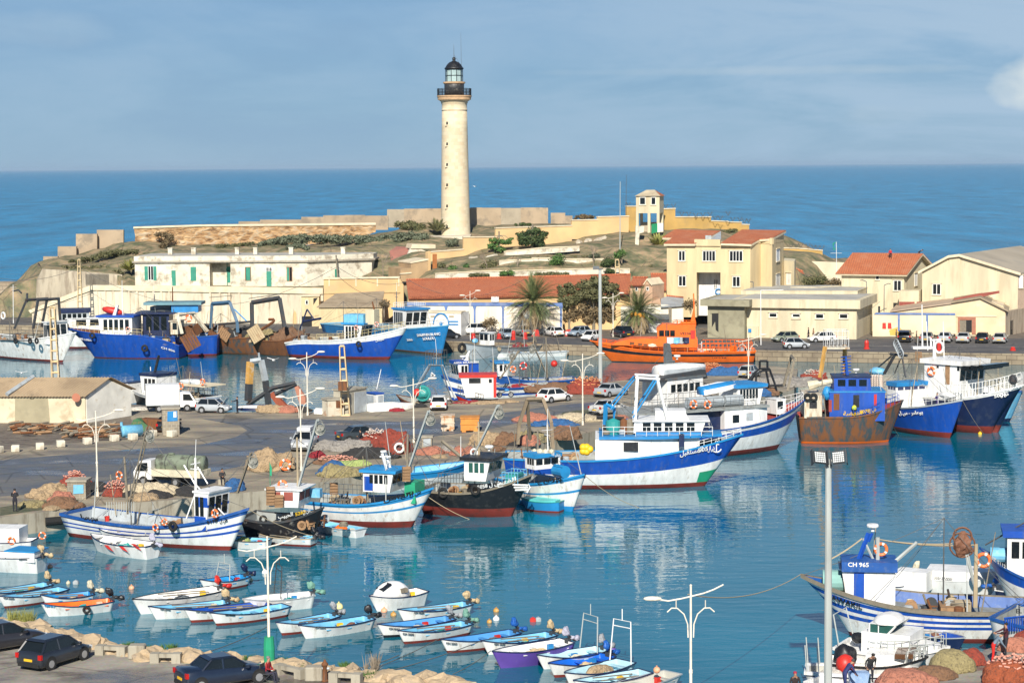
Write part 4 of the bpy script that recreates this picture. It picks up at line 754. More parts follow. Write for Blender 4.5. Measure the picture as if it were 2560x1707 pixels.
bm=BM();prism(bm,[HA,HB,HC,HD],(0,0,ze-QZ));mid=(HB+HC)/2;mid2=(HA+HD)/2;prism(bm,[Z(HB,ze),Z(HC,ze),Z(mid,zrg-.3)],(HA-HB));w.mesh('wall',bm,CRM2)
zrg2=zrg
def gable_roof(w,A,B,C,D,ze,zr,ov,mat):
 n=(B-A).normalized();s=(C-B).normalized()
 for P0,P1,sg in ((A-n*ov-s*ov,B+n*ov-s*ov,1),(D-n*ov+s*ov,C+n*ov+s*ov,-1)):
  R0,R1=(A+D)/2-n*ov,(B+C)/2+n*ov;dz=(zr-ze)*ov/((C-B).length/2)
  p=[Z(P0,ze-dz),Z(P1,ze-dz),Z(R1,zr),Z(R0,zr)];ex=(p[1]-p[0]).normalized();nz=ex.cross(p[3]-p[0]).normalized();nz=nz if nz.z > 0 else -nz;ey=nz.cross(ex);mw=Matrix((ex,ey,nz)).transposed().to_4x4();mw.translation=p[0];inv=mw.inverted()
  bm=BM();prism(bm,[inv@v+VV((0,0,.2)) for v in p],(0,0,-.1));o=ob('roof',bm,mat);o.parent=w.r;o.matrix_parent_inverse=MT(-w.l);o.matrix_basis=mw
  bm=BM();prism(bm,[inv@v+VV((0,0,.1)) for v in p],(0,0,-.22));o=ob('eave',bm,TRIM);o.parent=w.r;o.matrix_parent_inverse=MT(-w.l);o.matrix_basis=mw
gable_roof(w,HA,HB,HC,HD,ze,zrg,.7,ROOFT2)
for q in ((903,505,930,542,1),(1080,556,1145,650,2)):w.wi(Ff,'A5',*q[:4],None,panes=q[4])
w.wi(Fs,'A5',1280,492,1302,598,None,panes=1,glass='cw')
w.po(Ff,'A5',((1072,850),(1072,772),(1106,772),(1106,850)),.1,DARK,'doorway',out=.05)
w,Fg,Fgs,z1=boxb('porch_block','low cream porch block with a red brown garage opening beside the orange roofed house','garage','A5',1125,1320,1352,860,655,313,312.5,316,CRM2);w.po(Fg,'A5',((1128,840),(1128,762),(1280,762),(1280,840)),.1,REDD,'garage_door',out=.05);w.po(Fg,'A5',((1300,795),(1300,762),(1345,762),(1345,795)),.1,REDD,'panel',out=.05)
GA,GB=VV((*pt('A5',1352,860,314),QZ)),VV((*pt('A5',2290,860,307),QZ));Fh=Fac(GA.xy,GB.xy);w=W('gabled_hall',GA[:],'large cream gabled hall with a grey corrugated roof at the right edge','hall')
z0_=QZ;pk=Fh.h('A5',1725,312);el=Fh.h('A5',1352,472)[1];er=Fh.h('A5',2290,492)[1];pl_=Fh.h('A5',1620,318)
bm=BM();prism(bm,[Fh.w(0,QZ),Fh.w(Fh.L,QZ),Fh.w(Fh.L,er),Fh.w(pk[0],pk[1]),Fh.w(pl_[0],pl_[1]-.15),Fh.w(0,el)],-Fh.n*34);w.mesh('wall',bm,CRM2)
for a,b2,m2 in (((pk[0],pk[1]),(Fh.L+.5,er-.05),CORR),((pk[0],pk[1]),(pl_[0],pl_[1]-.1),CORR),((pl_[0],pl_[1]-.1),(-.5,el-.15),CORR)):
 bm=BM();prism(bm,[Fh.w(a[0],a[1]+.05,.5),Fh.w(b2[0],b2[1]+.05,.5),Fh.w(b2[0],b2[1]+.25,.5),Fh.w(a[0],a[1]+.25,.5)],-Fh.n*34.5);w.mesh('roof',bm,mt('hall_roof',(.38,.33,.25),.85,dirt=(.28,.26,.22),amt=.5,scale=.15))
 bm=BM();prism(bm,[Fh.w(a[0],a[1]-.1,.55),Fh.w(b2[0],b2[1]-.1,.55),Fh.w(b2[0],b2[1]+.28,.55),Fh.w(a[0],a[1]+.28,.55)],-Fh.n*.1);w.mesh('verge',bm,TRIM)
bm=BM();ua,ub=Fh.h('A5',1620,500)[0],Fh.h('A5',1728,500)[0];prism(bm,[Fh.w(ua,QZ,.12),Fh.w(ub,QZ,.12),Fh.w(ub,pk[1]-.3,.12),Fh.w(ua,pl_[1]-.4,.12)],-Fh.n*.14);w.mesh('pilaster',bm,CRM2)
w.wi(Fh,'A5',1462,590,1532,688,None,panes=2);Fx=Fac(Fh.w(Fh.L,0).xy,(Fh.w(Fh.L,0)-Fh.n*30).xy)
w.add(rect(Fac(Fh.w(Fh.L,0).xy,(Fh.w(Fh.L,0)+VV((6,1.5,0))).xy),0,6,QZ,er-.2,20,mt('brown_wall',(.36,.27,.2),.9,dirt=(.25,.18,.13),amt=.6,scale=.6),'side_wall'));w.wi(Fac(Fh.w(Fh.L,0,.1).xy,(Fh.w(Fh.L,0,.1)+VV((6,1.5,0))).xy),'A5',2308,510,2335,620,None,panes=1,glass='cw')
OA,OB=VV((*pt('A5',1045,1100,303),QZ)),VV((*pt('A5',2165,1090,299),QZ));Fo=Fac(OA.xy,OB.xy);w=W('old_warehouse',OA[:],'old peeling yellowish warehouse with a low gable, corrugated roof and open red framed doorway','warehouse')
bm=BM();prism(bm,[Fo.w(*Fo.h('A5',*q)) for q in ((1040,1100),(1040,862),(1640,780),(1930,732),(2150,805),(2170,880),(2170,1095))],-Fo.n*16);w.mesh('wall',bm,mt('peeling_yellow',(.68,.54,.34),.9,dirt=(.62,.56,.46),amt=.7,scale=.35,thr=.5))
for a,b2 in (((1925,728),(2200,860)),((1925,728),(1640,775))):
 pa,pb=Fo.h('A5',*a),Fo.h('A5',*b2);bm=BM();prism(bm,[Fo.w(pa[0],pa[1],.4),Fo.w(pb[0],pb[1],.4),Fo.w(pb[0],pb[1]+.2,.4),Fo.w(pa[0],pa[1]+.2,.4)],-Fo.n*26);w.mesh('roof',bm,CORR)
pa,pb=Fo.h('A5',1642,780),Fo.h('A5',1040,862);bm=BM();prism(bm,[Fo.w(pa[0],pa[1],.3),Fo.w(pb[0],pb[1],.3),Fo.w(pb[0],pb[1]+.15,.3),Fo.w(pa[0],pa[1]+.15,.3)],-Fo.n*15);w.mesh('lean_to_roof',bm,mt('sheet_brown',(.45,.34,.24),.9))
w.po(Fo,'A5',((1650,780),(1655,745),(1870,700),(2105,668),(2108,690),(1870,740)),.5,REDD,'brick_coping',out=-3)
w.po(Fo,'A5',((1705,1060),(1705,908),(1880,908),(1880,1080),(1842,1080),(1842,940),(1722,940),(1722,1060)),.3,mt('red_door_frame',(.38,.16,.1),.9,dirt=(.3,.2,.15),amt=.5,scale=2),'door_frame',out=.12);w.po(Fo,'A5',((1785,1060),(1785,942),(1840,942),(1840,1060)),.1,DARK,'doorway',out=.05);w.po(Fo,'A5',((1722,1050),(1722,945),(1785,945),(1785,1055)),.1,'gw','door',out=.08)
w.po(Fo,'A5',((1690,908),(1690,895),(2085,898),(2085,908)),.2,TRIM,'lintel',out=.1)
OC=VV((*pt('A5',2700,1070,322),QZ));Fe_=Fac((Fo.w(Fo.L,0)).xy,OC.xy);zz=Fo.h('A5',2165,862)[1]
w.add(rect(Fe_,0,Fe_.L,QZ,zz,.6,mt('rotten_wall',(.44,.36,.26),.92,dirt=(.27,.2,.14),amt=.8,scale=.7,streak=True,thr=.45),'end_wall'));w.wi(Fe_,'A5',2215,950,2240,1080,None,panes=1,frame='gw',sill=False)
w=W('blue_framed_wall',Fo.w(-6,QZ,2)[:],'low cream yard wall with blue painted frame and two small red panels','wall');Fl=Fac(pt('A5',870,1110,301),pt('A5',1690,1060,299.5))
w.po(Fl,'A5',((868,1125),(868,880),(1680,885),(1690,1075),(1000,1120)),.5,mt('yard_cream',(.70,.60,.42),.9,dirt=(.62,.42,.2),amt=.5,scale=.4,thr=.55),'wall');w.po(Fl,'A5',((880,885),(905,870),(1678,876),(1678,892),(900,886)),.7,BLUP,'band',out=.1)
for x in (1125,1402):w.po(Fl,'A5',((x-10,1050),(x-10,890),(x+10,890),(x+10,1050)),.2,BLUP,'pilaster',out=.06)
for x in (963,1016):w.po(Fl,'A5',((x,1024),(x+2,968),(x+34,968),(x+38,1026)),.1,'bred','panel',out=.08)
w.po(Fl,'A5',((1110,1010),(1130,1008),(1180,1060),(1150,1090),(1040,1090),(1030,1040)),.05,mt('yellow_patch',(.66,.42,.10),.9),'patch',out=.02)
w=W('corner_pillar',qd('A5',890,1110,303)[:],'tall cream end wall with a black passage beside the long low building','wall');Ff=Fac(pt('A5',862,1110,306),pt('A5',945,1110,306));w.po(Ff,'A5',((864,1115),(864,830),(945,760),(945,1115)),.6,CRM2,'wall');w.po(Ff,'A5',((922,865),(922,805),(942,805),(942,865)),.1,DARK,'passage',out=.05)
FC=Fac(pt('A3',245,1335,308),pt('A3',520,1340,307));w=W('site_container',FC.w(0,QZ)[:],'white corrugated site container with a blue round emblem on the quay','container')
w.po(FC,'A3',((235,1340),(240,1162),(520,1165),(520,1345)),2.6,mt('container_white',(.78,.76,.70),.5,dirt=(.5,.46,.38),amt=.5,scale=1,streak=True),'wall');FC2=Fac(FC.w(FC.h('A3',520,1200)[0],0).xy,pt('A3',592,1335,311));w.add(rect(FC2,0,FC2.L,QZ,FC.h('A3',520,1166)[1],.1,'cw','end_wall'))
w.po(FC,'A3',((232,1166),(236,1154),(524,1158),(524,1170)),2.9,TRIM,'roof',out=.12);
b=BM();cu=FC.h('A3',350,1262);pts_=[FC.w(cu[0]+1.15*cos(R(a)),cu[1]+1.6*sin(R(a)),.06) for a in range(0,181,15)];tube(b,pts_,.13,5);
for y in (1245,1270):u_,z_=FC.h('A3',420,y);prism(b,[FC.w(u_,z_,.05),FC.w(u_+1.4,z_,.05),FC.w(u_+1.4,z_+.2,.05),FC.w(u_,z_+.2,.05)],FC.n*.03)
blob(b,FC.w(cu[0],cu[1]+.1,.05),.3,.05,.3);w.mesh('emblem',b,'midblue')
for x in (262,420):w.wi(FC,'A3',x,1194,x+38,1200,None,panes=1,sill=False,frame=TRIM)
# ================================================================ warehouse on the pier (left)
WA=VV((*g('A7',130,560),QZ));WB=VV((*g('A7',762,560),QZ));WC=VV((*g('A7',1168,497),QZ))
WD=WA+(WC-WB);WA2=WB+(WA-WB)*2.4;WD2=WA2+(WC-WB);Fw=Fac(WA.xy,WB.xy);Fg=Fac(WB.xy,WC.xy)
w=W('pier_warehouse',WB[:],'low peeling warehouse on the pier with a brown corrugated roof and barred gable window','warehouse')
zew=Fw.h('A7',700,312)[1];zrw=Fg.h('A7',945,160)[1];OLDW=mt('pier_warehouse_wall',(.66,.57,.40),.92,dirt=(.40,.32,.20),amt=.7,scale=.5,thr=.5,bump=.02)
bm=BM();prism(bm,[WA2,WB,WC,WD2],(0,0,zew-QZ));prism(bm,[Z(WB,zew),Z(WC,Fg.h('A7',1168,262)[1]),Z((WB+WC)/2,zrw-.1)],(WA2-WB));w.mesh('wall',bm,OLDW)
w.po(Fg,'A7',((772,560),(765,330),(945,172),(1160,262),(1168,495)),.12,mt('gable_white',(.76,.74,.66),.9,dirt=(.52,.40,.22),amt=.7,scale=.9,thr=.55),'gable_wall',out=.06)
w.po(Fw,'A7',((135,555),(135,305),(425,312),(445,560)),.1,mt('cement_patch',(.36,.32,.21),.92,dirt=(.28,.25,.17),amt=.6,scale=.7),'cement_patch',out=.05)
def corr_roof(w,A,B,C,D,ze0,zr,ov,mat):
 n=(B-A).normalized();s=(C-B).normalized()
 for P0,P1 in ((A-s*ov,B+n*ov-s*ov),(D+s*ov,C+n*ov+s*ov)):
  R0,R1=(A+D)/2,(B+C)/2+n*ov;dz=(zr-ze0)*ov/((C-B).length/2);bm=BM();k=int((P1-P0).length/.16)
  a0=[bm.verts.new(P0.lerp(P1,i/k)+VV((0,0,ze0-dz-P0.z+.07*(i % 2)+.03))) for i in range(k+1)];a1=[bm.verts.new(R0.lerp(R1,i/k)+VV((0,0,zr-R0.z+.07*(i % 2)+.03))) for i in range(k+1)]
  for i in range(k):bm.faces.new((a0[i],a0[i+1],a1[i+1],a1[i]))
  r=bmesh.ops.extrude_face_region(bm,geom=bm.faces[:]);bmesh.ops.translate(bm,verts=[v for v in r['geom'] if isinstance(v,bmesh.types.BMVert)],vec=(0,0,-.04));w.mesh('roof',bm,mat)
corr_roof(w,WA2,WB,WC,WD2,zew,zrw,.35,mt('warehouse_roof',(.35,.26,.16),.85,dirt=(.22,.16,.1),amt=.6,scale=.25));
bm=BM();s_=(WC-WB).normalized();p0=Z(WA2.lerp(WB,.56),zew)-s_*.4;p1=Z(((WA2+WD2)/2).lerp((WB+WC)/2,.56),zrw);tube(bm,[p0+VV((0,0,.12)),p1+VV((0,0,.15))],.22,6);w.mesh('fire_wall',bm,'lgrey')
w.wi(Fg,'A7',938,238,1004,338,None,frame=mt('rust_grille',(.3,.17,.1),.9),panes=5,sill=False,rd=.1);w.wi(Fw,'A7',274,312,294,342,None,frame='gw',panes=1,sill=False)
b=BM();p=Fw.w(*Fw.h('A7',688,330),.6);Mx=MT(p)@ MR(R(70),4,'X')@ MR(R(35),4,'Y')
lathe(b,[(.02,0),(.22,.03),(.42,.12),(.44,.14)],18);
for v in b.verts:v.co=Mx@ v.co
tube(b,[p,p+VV((.1,.5,-.5))],.05);sdish=ob('satellite_dish',b,mt('dish_red',(.5,.2,.12),.6));tag(sdish,'reddish satellite dish on the long wall of the pier warehouse','satellite dish')
# ================================================================ vegetation
LEAF={}
def leafmat(name,c1,c2):
 if name in MATS:return MATS[name]
 m,n,l,b=new_mat(name);MATS[name]=m;b.inputs['Roughness'].default_value=.75
 tc=N(n,'ShaderNodeTexCoord');t=N(n,'ShaderNodeTexNoise');t.inputs['Scale'].default_value=1.5;t.inputs['Detail'].default_value=4;l.new(tc.outputs['Object'],t.inputs['Vector'])
 r=N(n,'ShaderNodeValToRGB');r.color_ramp.elements[0].position=.35;r.color_ramp.elements[0].color=(*c1,1);r.color_ramp.elements[1].position=.65;r.color_ramp.elements[1].color=(*c2,1)
 l.new(t.outputs[0],r.inputs[0]);l.new(r.outputs[0],b.inputs['Base Color']);return m
L_DARK=leafmat('leaf_dark',(.03,.055,.015),(.075,.11,.03));L_MID=leafmat('leaf_mid',(.04,.10,.02),(.10,.19,.04));L_GREY=leafmat('leaf_grey',(.09,.11,.065),(.17,.19,.12));L_BROWN=leafmat('leaf_brown',(.10,.075,.035),(.21,.15,.075));L_OLIVE=leafmat('leaf_olive',(.075,.085,.03),(.15,.14,.06));L_YG=leafmat('leaf_yellow',(.20,.22,.05),(.36,.34,.10));TWIG=mt('twig',(.28,.23,.17),.9)
def leaves(bm,c,rx,ry,rz,n,s,rnd,mi=0,shell=.55):
 for _ in range(n):
  d=VV((rnd.gauss(0,1),rnd.gauss(0,1),rnd.gauss(0,1))).normalized();k=shell+(1-shell)*rnd.random()
  p=VV((c[0]+d.x*rx*k,c[1]+d.y*ry*k,c[2]+d.z*rz*k));a=VV((rnd.uniform(-1,1),rnd.uniform(-1,1),rnd.uniform(-1,1))).normalized();b=a.cross(d+VV((.01,.02,.03))).normalized();q=s*rnd.uniform(.6,1.3)
  bm.faces.new([bm.verts.new(p+a*q),bm.verts.new(p+b*q*.6),bm.verts.new(p-a*q),bm.verts.new(p-b*q*.6)]).material_index=mi
def tree(name,base,H,clumps,mat,label,cat='tree',trunk=.18,leaf=.16,dens=200,seed=1,group=None,tm='gw'):
 rnd=RD(seed);r=empty(name,base,0,label,cat,group)
 b=BM();top=H*.45
 tube(b,[(0,0,-.3),(.05,0,top*.5),(0,.05,top)],trunk,7,r2=trunk*.7)
 for (x,y,z,rx,rz) in clumps:tube(b,[(0,0,top*.8),(x*.5,y*.5,(z+top)/2),(x,y,z)],trunk*.45,5,r2=trunk*.15)
 ob('trunk',b,tm,r)
 b=BM()
 for (x,y,z,rx,rz) in clumps:
  n=int(dens*max(.3,rx*rx));leaves(b,(x,y,z),rx,rx*.9,rz,n,leaf,rnd,0,.35)
  for k in range(5):
   a=rnd.uniform(0,6.28);leaves(b,(x+cos(a)*rx*.75,y+sin(a)*rx*.6,z+rnd.uniform(-.4,.8)*rz),rx*.42,rx*.4,rz*.4,int(n*.22),leaf,rnd,0,.3)
 ob('crown',b,mat,r);return r
def shrub(c,x,y,Y,wpx,hpx,mat,label,seed,cat='shrub',group=None,leaf=.13,dens=1.0,flat=.6,onhill=True):
 p=qd(c,x,y,Y);s=CR[c][2]*Y/F;W_=wpx*s;H_=hpx*s;rnd=RD(seed)
 r=empty('shrub',p,0,label,cat,group)
 b=BM();
 for k in range(5):a=rnd.uniform(0,6.28);tube(b,[(0,0,-.3),(cos(a)*W_*.25,sin(a)*.4,H_*.6)],.05,4,r2=.02)
 ob('stem',b,TWIG,r);b=BM();k=max(3,int(W_/H_*2.2)+2)
 for i in range(k):
  cx=(rnd.random()-.5)*W_*.8 if i else 0;rr_=min(H_*.55,W_*.45)*rnd.uniform(.7,1);hz=H_*(.5-.25*abs(cx)/max(.1,W_/2))
  leaves(b,(cx,rnd.uniform(-.5,.5),hz),rr_*1.15,rr_,rr_*.9,int(150*dens*rr_*rr_+60),leaf,rnd,0,.2)
 ob('foliage',b,mat,r);return r
rnd=RD(9);bm=BM()
def scrubline(c,pts,n,s,leaf,mi):
 for _ in range(n):
  k=rnd.random()*(len(pts)-1);i=int(k);a,b=pts[i],pts[min(i+1,len(pts)-1)];f=k-i
  x,y,Y,h=[a[q]*(1-f)+b[q]*f for q in range(4)];p=qd(c,x,y+rnd.uniform(-h*.3,h*.3),Y+rnd.uniform(-1,1));r_=h*CR[c][2]*Y/F*.5*rnd.uniform(.5,1.1)
  leaves(bm,(p.x,p.y,p.z),r_*1.4,r_,r_*.8,int(s),leaf,rnd,mi,.2)
scrubline('A2',((560,265,366,40),(700,240,366,60),(850,215,367,80),(1000,210,368,85),(1300,215,370,80),(1600,220,371,85),(1850,215,371,90),(1960,215,371,90)),190,130,.2,0)
scrubline('A2',((820,290,360,60),(900,280,361,60),(1010,300,360,40)),25,120,.2,0)
scrubline('A3',((-20,520,369,90),(100,520,370,90),(220,520,371,70)),40,130,.2,0)
scrubline('A3',((-30,420,384,60),(120,430,384,70),(200,450,383,60),(60,400,388,70)),40,90,.2,1)
scrubline('A1',((620,430,364,40),(850,400,364,60),(1000,360,364,70),(1120,330,366,60),(1280,340,362,50)),60,80,.17,1)
scrubline('A1',((540,470,360,30),(800,490,358,50),(1000,470,357,60),(1240,590,352,40)),50,70,.15,2)
scrubline('A2',((1540,300,362,50),(1700,310,362,40),(1900,330,360,50)),30,60,.15,2);scrubline('A2',((0,290,366,40),(300,280,366,50),(500,270,366,60)),46,60,.15,1);scrubline('A1',((1450,170,372,70),(1600,200,371,80),(1500,290,364,50)),24,80,.17,3);scrubline('A3',((900,690,341,20),(1300,690,341,20),(1700,680,341,30)),50,40,.10,2);scrubline('A2',((1560,420,354,60),(1640,450,352,80),(1700,480,350,60)),30,80,.16,1)
scrubline('A3',((620,450,389,30),(700,470,387,40),(800,460,387,50)),24,60,.15,2);scrubline('A3',((1480,360,372,40),(1560,350,373,50),(1650,355,372,30)),24,60,.16,3)
scrubline('A3',((1560,590,350,20),(1700,640,346,30),(1850,560,352,20)),16,50,.12,2)
scrubline('A4',((420,780,340,50),(560,780,340,50),(620,700,345,40),(450,700,344,40)),36,60,.12,2);scrubline('A4',((1110,490,366,40),(1230,470,368,50)),16,90,.17,1)
tag(ob('hillside_scrub',bm,[L_GREY,L_OLIVE,leafmat('leaf_scrub',(.10,.105,.045),(.19,.17,.08)),L_BROWN]),'low grey green scrub covering the headland slopes','scrub',kind='stuff')
def px2(c,x,y,Y):return qd(c,x,y,Y)
s_=.2933*348/F
def cl(items):return [((x)*s_,dy,z*s_,rx*s_,rz*s_) for x,dy,z,rx,rz in items]
tree('garden_tree',px2('A3',1130,640,348),10,cl([(-80,0,130,62,45),(0,0,165,70,40),(70,0,120,60,40),(-20,-.5,90,100,50),(100,0,145,35,25),(-60,0,70,55,30),(60,0,60,60,30)]),L_DARK,'broad dark green tree against the middle of the ochre wall',leaf=.2,dens=170,seed=3,trunk=.22)
tree('garden_tree',px2('A3',845,655,347.5),8,cl([(-50,0,60,48,35),(0,0,100,50,30),(60,0,90,50,22),(-60,0,105,35,18),(95,0,110,30,18),(0,0,30,55,28)]),L_MID,'smaller flat topped green tree beside the lower ochre wall',leaf=.2,dens=170,seed=5)
for k,(x,y,w_,h_,Y,m_,lb_) in enumerate(((445,860,110,130,338,L_MID,'bright green bushy shrub right above the tiled roof, left end of the garden'),(362,800,60,75,340,L_OLIVE,'small olive shrub beside the blue planter at the left of the garden'),(568,808,60,85,340,L_MID,'narrow upright green shrub beside the diagonal garden steps'),(660,862,260,40,333.9,L_OLIVE,'low clipped hedge on the lowest terrace, left of centre'),(935,855,190,60,333.8,L_MID,'dense dark hedge on the lowest terrace before the middle wall'),(1300,855,360,45,333.6,L_OLIVE,'long low hedge on the lowest terrace behind the palm'),(780,805,150,100,339,L_OLIVE,'spreading shrub with bare twigs at the left end of the middle terrace'),(1355,785,140,150,337,L_MID,'tall leafy green bush in front of the middle terrace wall'),(1800,780,130,110,337,L_DARK,'dark bush at the right end of the middle terrace'),(1890,730,130,150,338,L_MID,'big glossy round green bush below the flag mast'),(1780,838,130,60,334,L_DARK,'dark clipped bush left of the small lattice mast'),(470,600,120,85,366,L_GREY,'round grey green bush at the foot of the lighthouse'),(1665,700,80,50,339,L_GREY,'small grey bush beside the bare twiggy tree'),(1050,425,160,30,372,L_DARK,'low green shrub on the wall top right of the lighthouse'))):
 shrub('A3',x,y,Y,w_,h_,m_,lb_,20+k,dens=1.6,leaf=.15)
for k,(c,x,y,Y,w_,h_,m_,lb_) in enumerate((('A2',1720,930,318,110,250,L_BROWN,'tall brown dry bush behind the blue trawlers'),('A3',770,1300,309,120,120,L_BROWN,'dry brown bush standing against the blue arched wall'),('A4',840,1160,306,120,150,L_BROWN,'brown bare bush beside the mast of the orange vessel'),('A5',330,640,330,300,170,L_OLIVE,'large olive bush in the yard left of the orange roofed house'),('A5',500,620,328,150,100,L_BROWN,'reddish brown bush against the orange roofed house'),('A2',1620,480,350,120,120,L_OLIVE,'sparse twiggy shrub right of the old white house'))):
 shrub(c,x,y,Y,w_,h_,m_,lb_,60+k,dens=1.5,leaf=.14)
def bare(c,x,y,Y,h,label,seed):
 p=qd(c,x,y,Y);rnd=RD(seed);b=BM()
 def br(q,d,L,r_,n):
  e=q+d*L;tube(b,[q,q.lerp(e,.5)+VV((rnd.uniform(-.05,.05)*L,0,0)),e],r_,4,r2=r_*.6,cap=False)
  if n:
   for _ in range(3):br(e,(d+VV((rnd.uniform(-.8,.8),rnd.uniform(-.6,.6),rnd.uniform(-.1,.5)))).normalized(),L*.68,r_*.6,n-1)
 br(VV((0,0,-.2)),VV((0,0,1)),h*.33,.11,4);r=empty('bare_tree',p,0,label,'bare tree');ob('branches',b,TWIG,r)
bare('A2',1705,560,340,4.8,'leafless pale tree above the yard wall beside the faded red roof',2);bare('A3',1650,790,337,4.6,'leafless twiggy tree before the right half of the middle terrace',3);bare('A3',740,810,338,3.6,'small leafless tree left of the middle terrace',4);bare('A3',1000,800,337,2.6,'low spreading bare fig tree before the middle terrace',6)
def agave(c,x,y,Y,r_,label,seed):
 p=qd(c,x,y,Y);rnd=RD(seed);b=BM()
 for k in range(46):
  a=rnd.uniform(0,6.28);e=rnd.uniform(.25,1.25);d=VV((cos(a)*cos(e),sin(a)*cos(e),sin(e)));L=r_*rnd.uniform(.8,1.15);sd_=d.cross(VV((0,0,1))).normalized()*r_*.085
  m_=d*L*.55+VV((0,0,.08*L));vs=[b.verts.new(v) for v in (-sd_*.7,sd_*.7,m_+sd_,d*L,m_-sd_)];b.faces.new(vs)
 r=empty('agave',p,0,label,'agave');ob('leaves',b,L_YG if seed != 2 else L_OLIVE,r)
agave('A1',1205,510,352,2.2,'yellow green agave clump left of the old white house',1);agave('A3',315,475,380,2.6,'agave beside the left foot of the lighthouse',2);agave('A4',570,600,350,2.6,'yellow edged agave on the slope under the painted flag panel',3)
def palm(c,x,yb,ytop,Y,rc,label,seed,dates=False,droop=1.0,drym=True):
 base=at(c,x,yb,QZ);Y=base.y;top=qd(c,x,ytop,Y).z-QZ;rnd=RD(seed);r=empty('palm_tree',base,0,label,'palm tree')
 b=BM();lathe(b,[(.5,-.1),(.42,.4),(.36,top*.5),(.42,top-.8),(.62,top-.3),(.4,top)],10);ob('trunk',b,mt('palm_trunk',(.22,.16,.1),.95,dirt=(.12,.09,.06),amt=.7,scale=3,bump=.08,bscale=8),r,smooth=True)
 for part,n,e0,e1,mat,ln in (('crown',120,-.15,1.5,leafmat('palm_green',(.07,.10,.03),(.17,.20,.07)),1),('dry_fronds',50 if drym else 12,-1.2,-.3,leafmat('palm_dry',(.26,.19,.1),(.42,.32,.18)),.85)):
  b=BM()
  for k in range(n):
   a=rnd.uniform(0,6.28);e=rnd.uniform(e0,e1);L=rc*ln*rnd.uniform(.8,1.1);p=VV((0,0,top));d=VV((cos(a)*cos(e),sin(a)*cos(e),sin(e)));prev=p;seg=9
   for i in range(seg):
    d=(d+VV((0,0,-.13*droop))).normalized();nx_=prev+d*L/seg;s=d.cross(VV((0,0,1)));s=s.normalized() if s.length > .01 else VV((1,0,0));u=s.cross(d)
    if i > 0:
     for sg in (-1,1):
      for h in (0,.33,.66):
       q=prev.lerp(nx_,h);ll=rc*.17*(1-abs(i-4)/7);e_=q+(s*sg*.8+d*.75+u*-.25).normalized()*ll;b.faces.new([b.verts.new(q-d*.035),b.verts.new(q+d*.05),b.verts.new(e_)])
    b.faces.new([b.verts.new(prev-s*.035),b.verts.new(prev+s*.035),b.verts.new(nx_)]);prev=nx_
  ob(part,b,mat,r)
 if dates:
  b=BM()
  for k in range(9):a=rnd.uniform(0,6.28);blob(b,(cos(a)*.9,sin(a)*.9,top-rnd.uniform(0,.5)),.3,.3,.45,1,.2,k)
  ob('date_cluster',b,mt('dates',(.62,.28,.03),.8),r)
palm('A3',1135,1360,1080,309,5.0,'tall shaggy palm with drooping dry fronds before the blue arched wall',5)
palm('A4',390,1345,1165,306,4.2,'grey green palm with orange date clusters beside the orange vessel',8,dates=True)
tb=at('A3',1580,1310,QZ);s2=.2933*tb.y/F
for k,(x,lab,cl_) in enumerate(((1650,'large shaggy tree with dark green top and brown skirt behind the tall grey pole',[(-60,0,380,85,60),(40,0,400,95,60),(130,0,350,80,60),(0,-1,300,100,60),(110,-.5,250,90,60),(-90,0,290,70,50),(190,0,300,40,60)]),(1440,'smaller shaggy brown green tree right beside the tall palm',[(-50,0,330,55,60),(20,0,350,60,55),(-10,-.5,250,80,60),(70,0,260,60,60),(-60,0,200,55,50)]))):
 p=at('A3',x,1310,QZ);tree('tamarisk_tree',p,6,[(a*s2,dy,z*s2,rx*s2,rz*s2) for a,dy,z,rx,rz in cl_],L_OLIVE,lab,leaf=.2,dens=260,seed=30+k,trunk=.3)
 r=scn.objects['tamarisk_tree' if k == 0 else 'tamarisk_tree.001'];b=BM();rnd=RD(k)
 for (a,dy,z,rx,rz) in ([(-90,0,170,80,60),(10,0,150,95,60),(110,0,170,80,70),(-40,0,90,60,40),(150,0,110,45,50),(60,0,90,50,40)] if k == 0 else [(-40,0,120,60,50),(40,0,130,60,60)]):leaves(b,(a*s2,dy,z*s2),rx*s2,rx*s2*.8,rz*s2,520,.2,rnd,0,.3)
 ob('dry_skirt',b,L_BROWN,r)
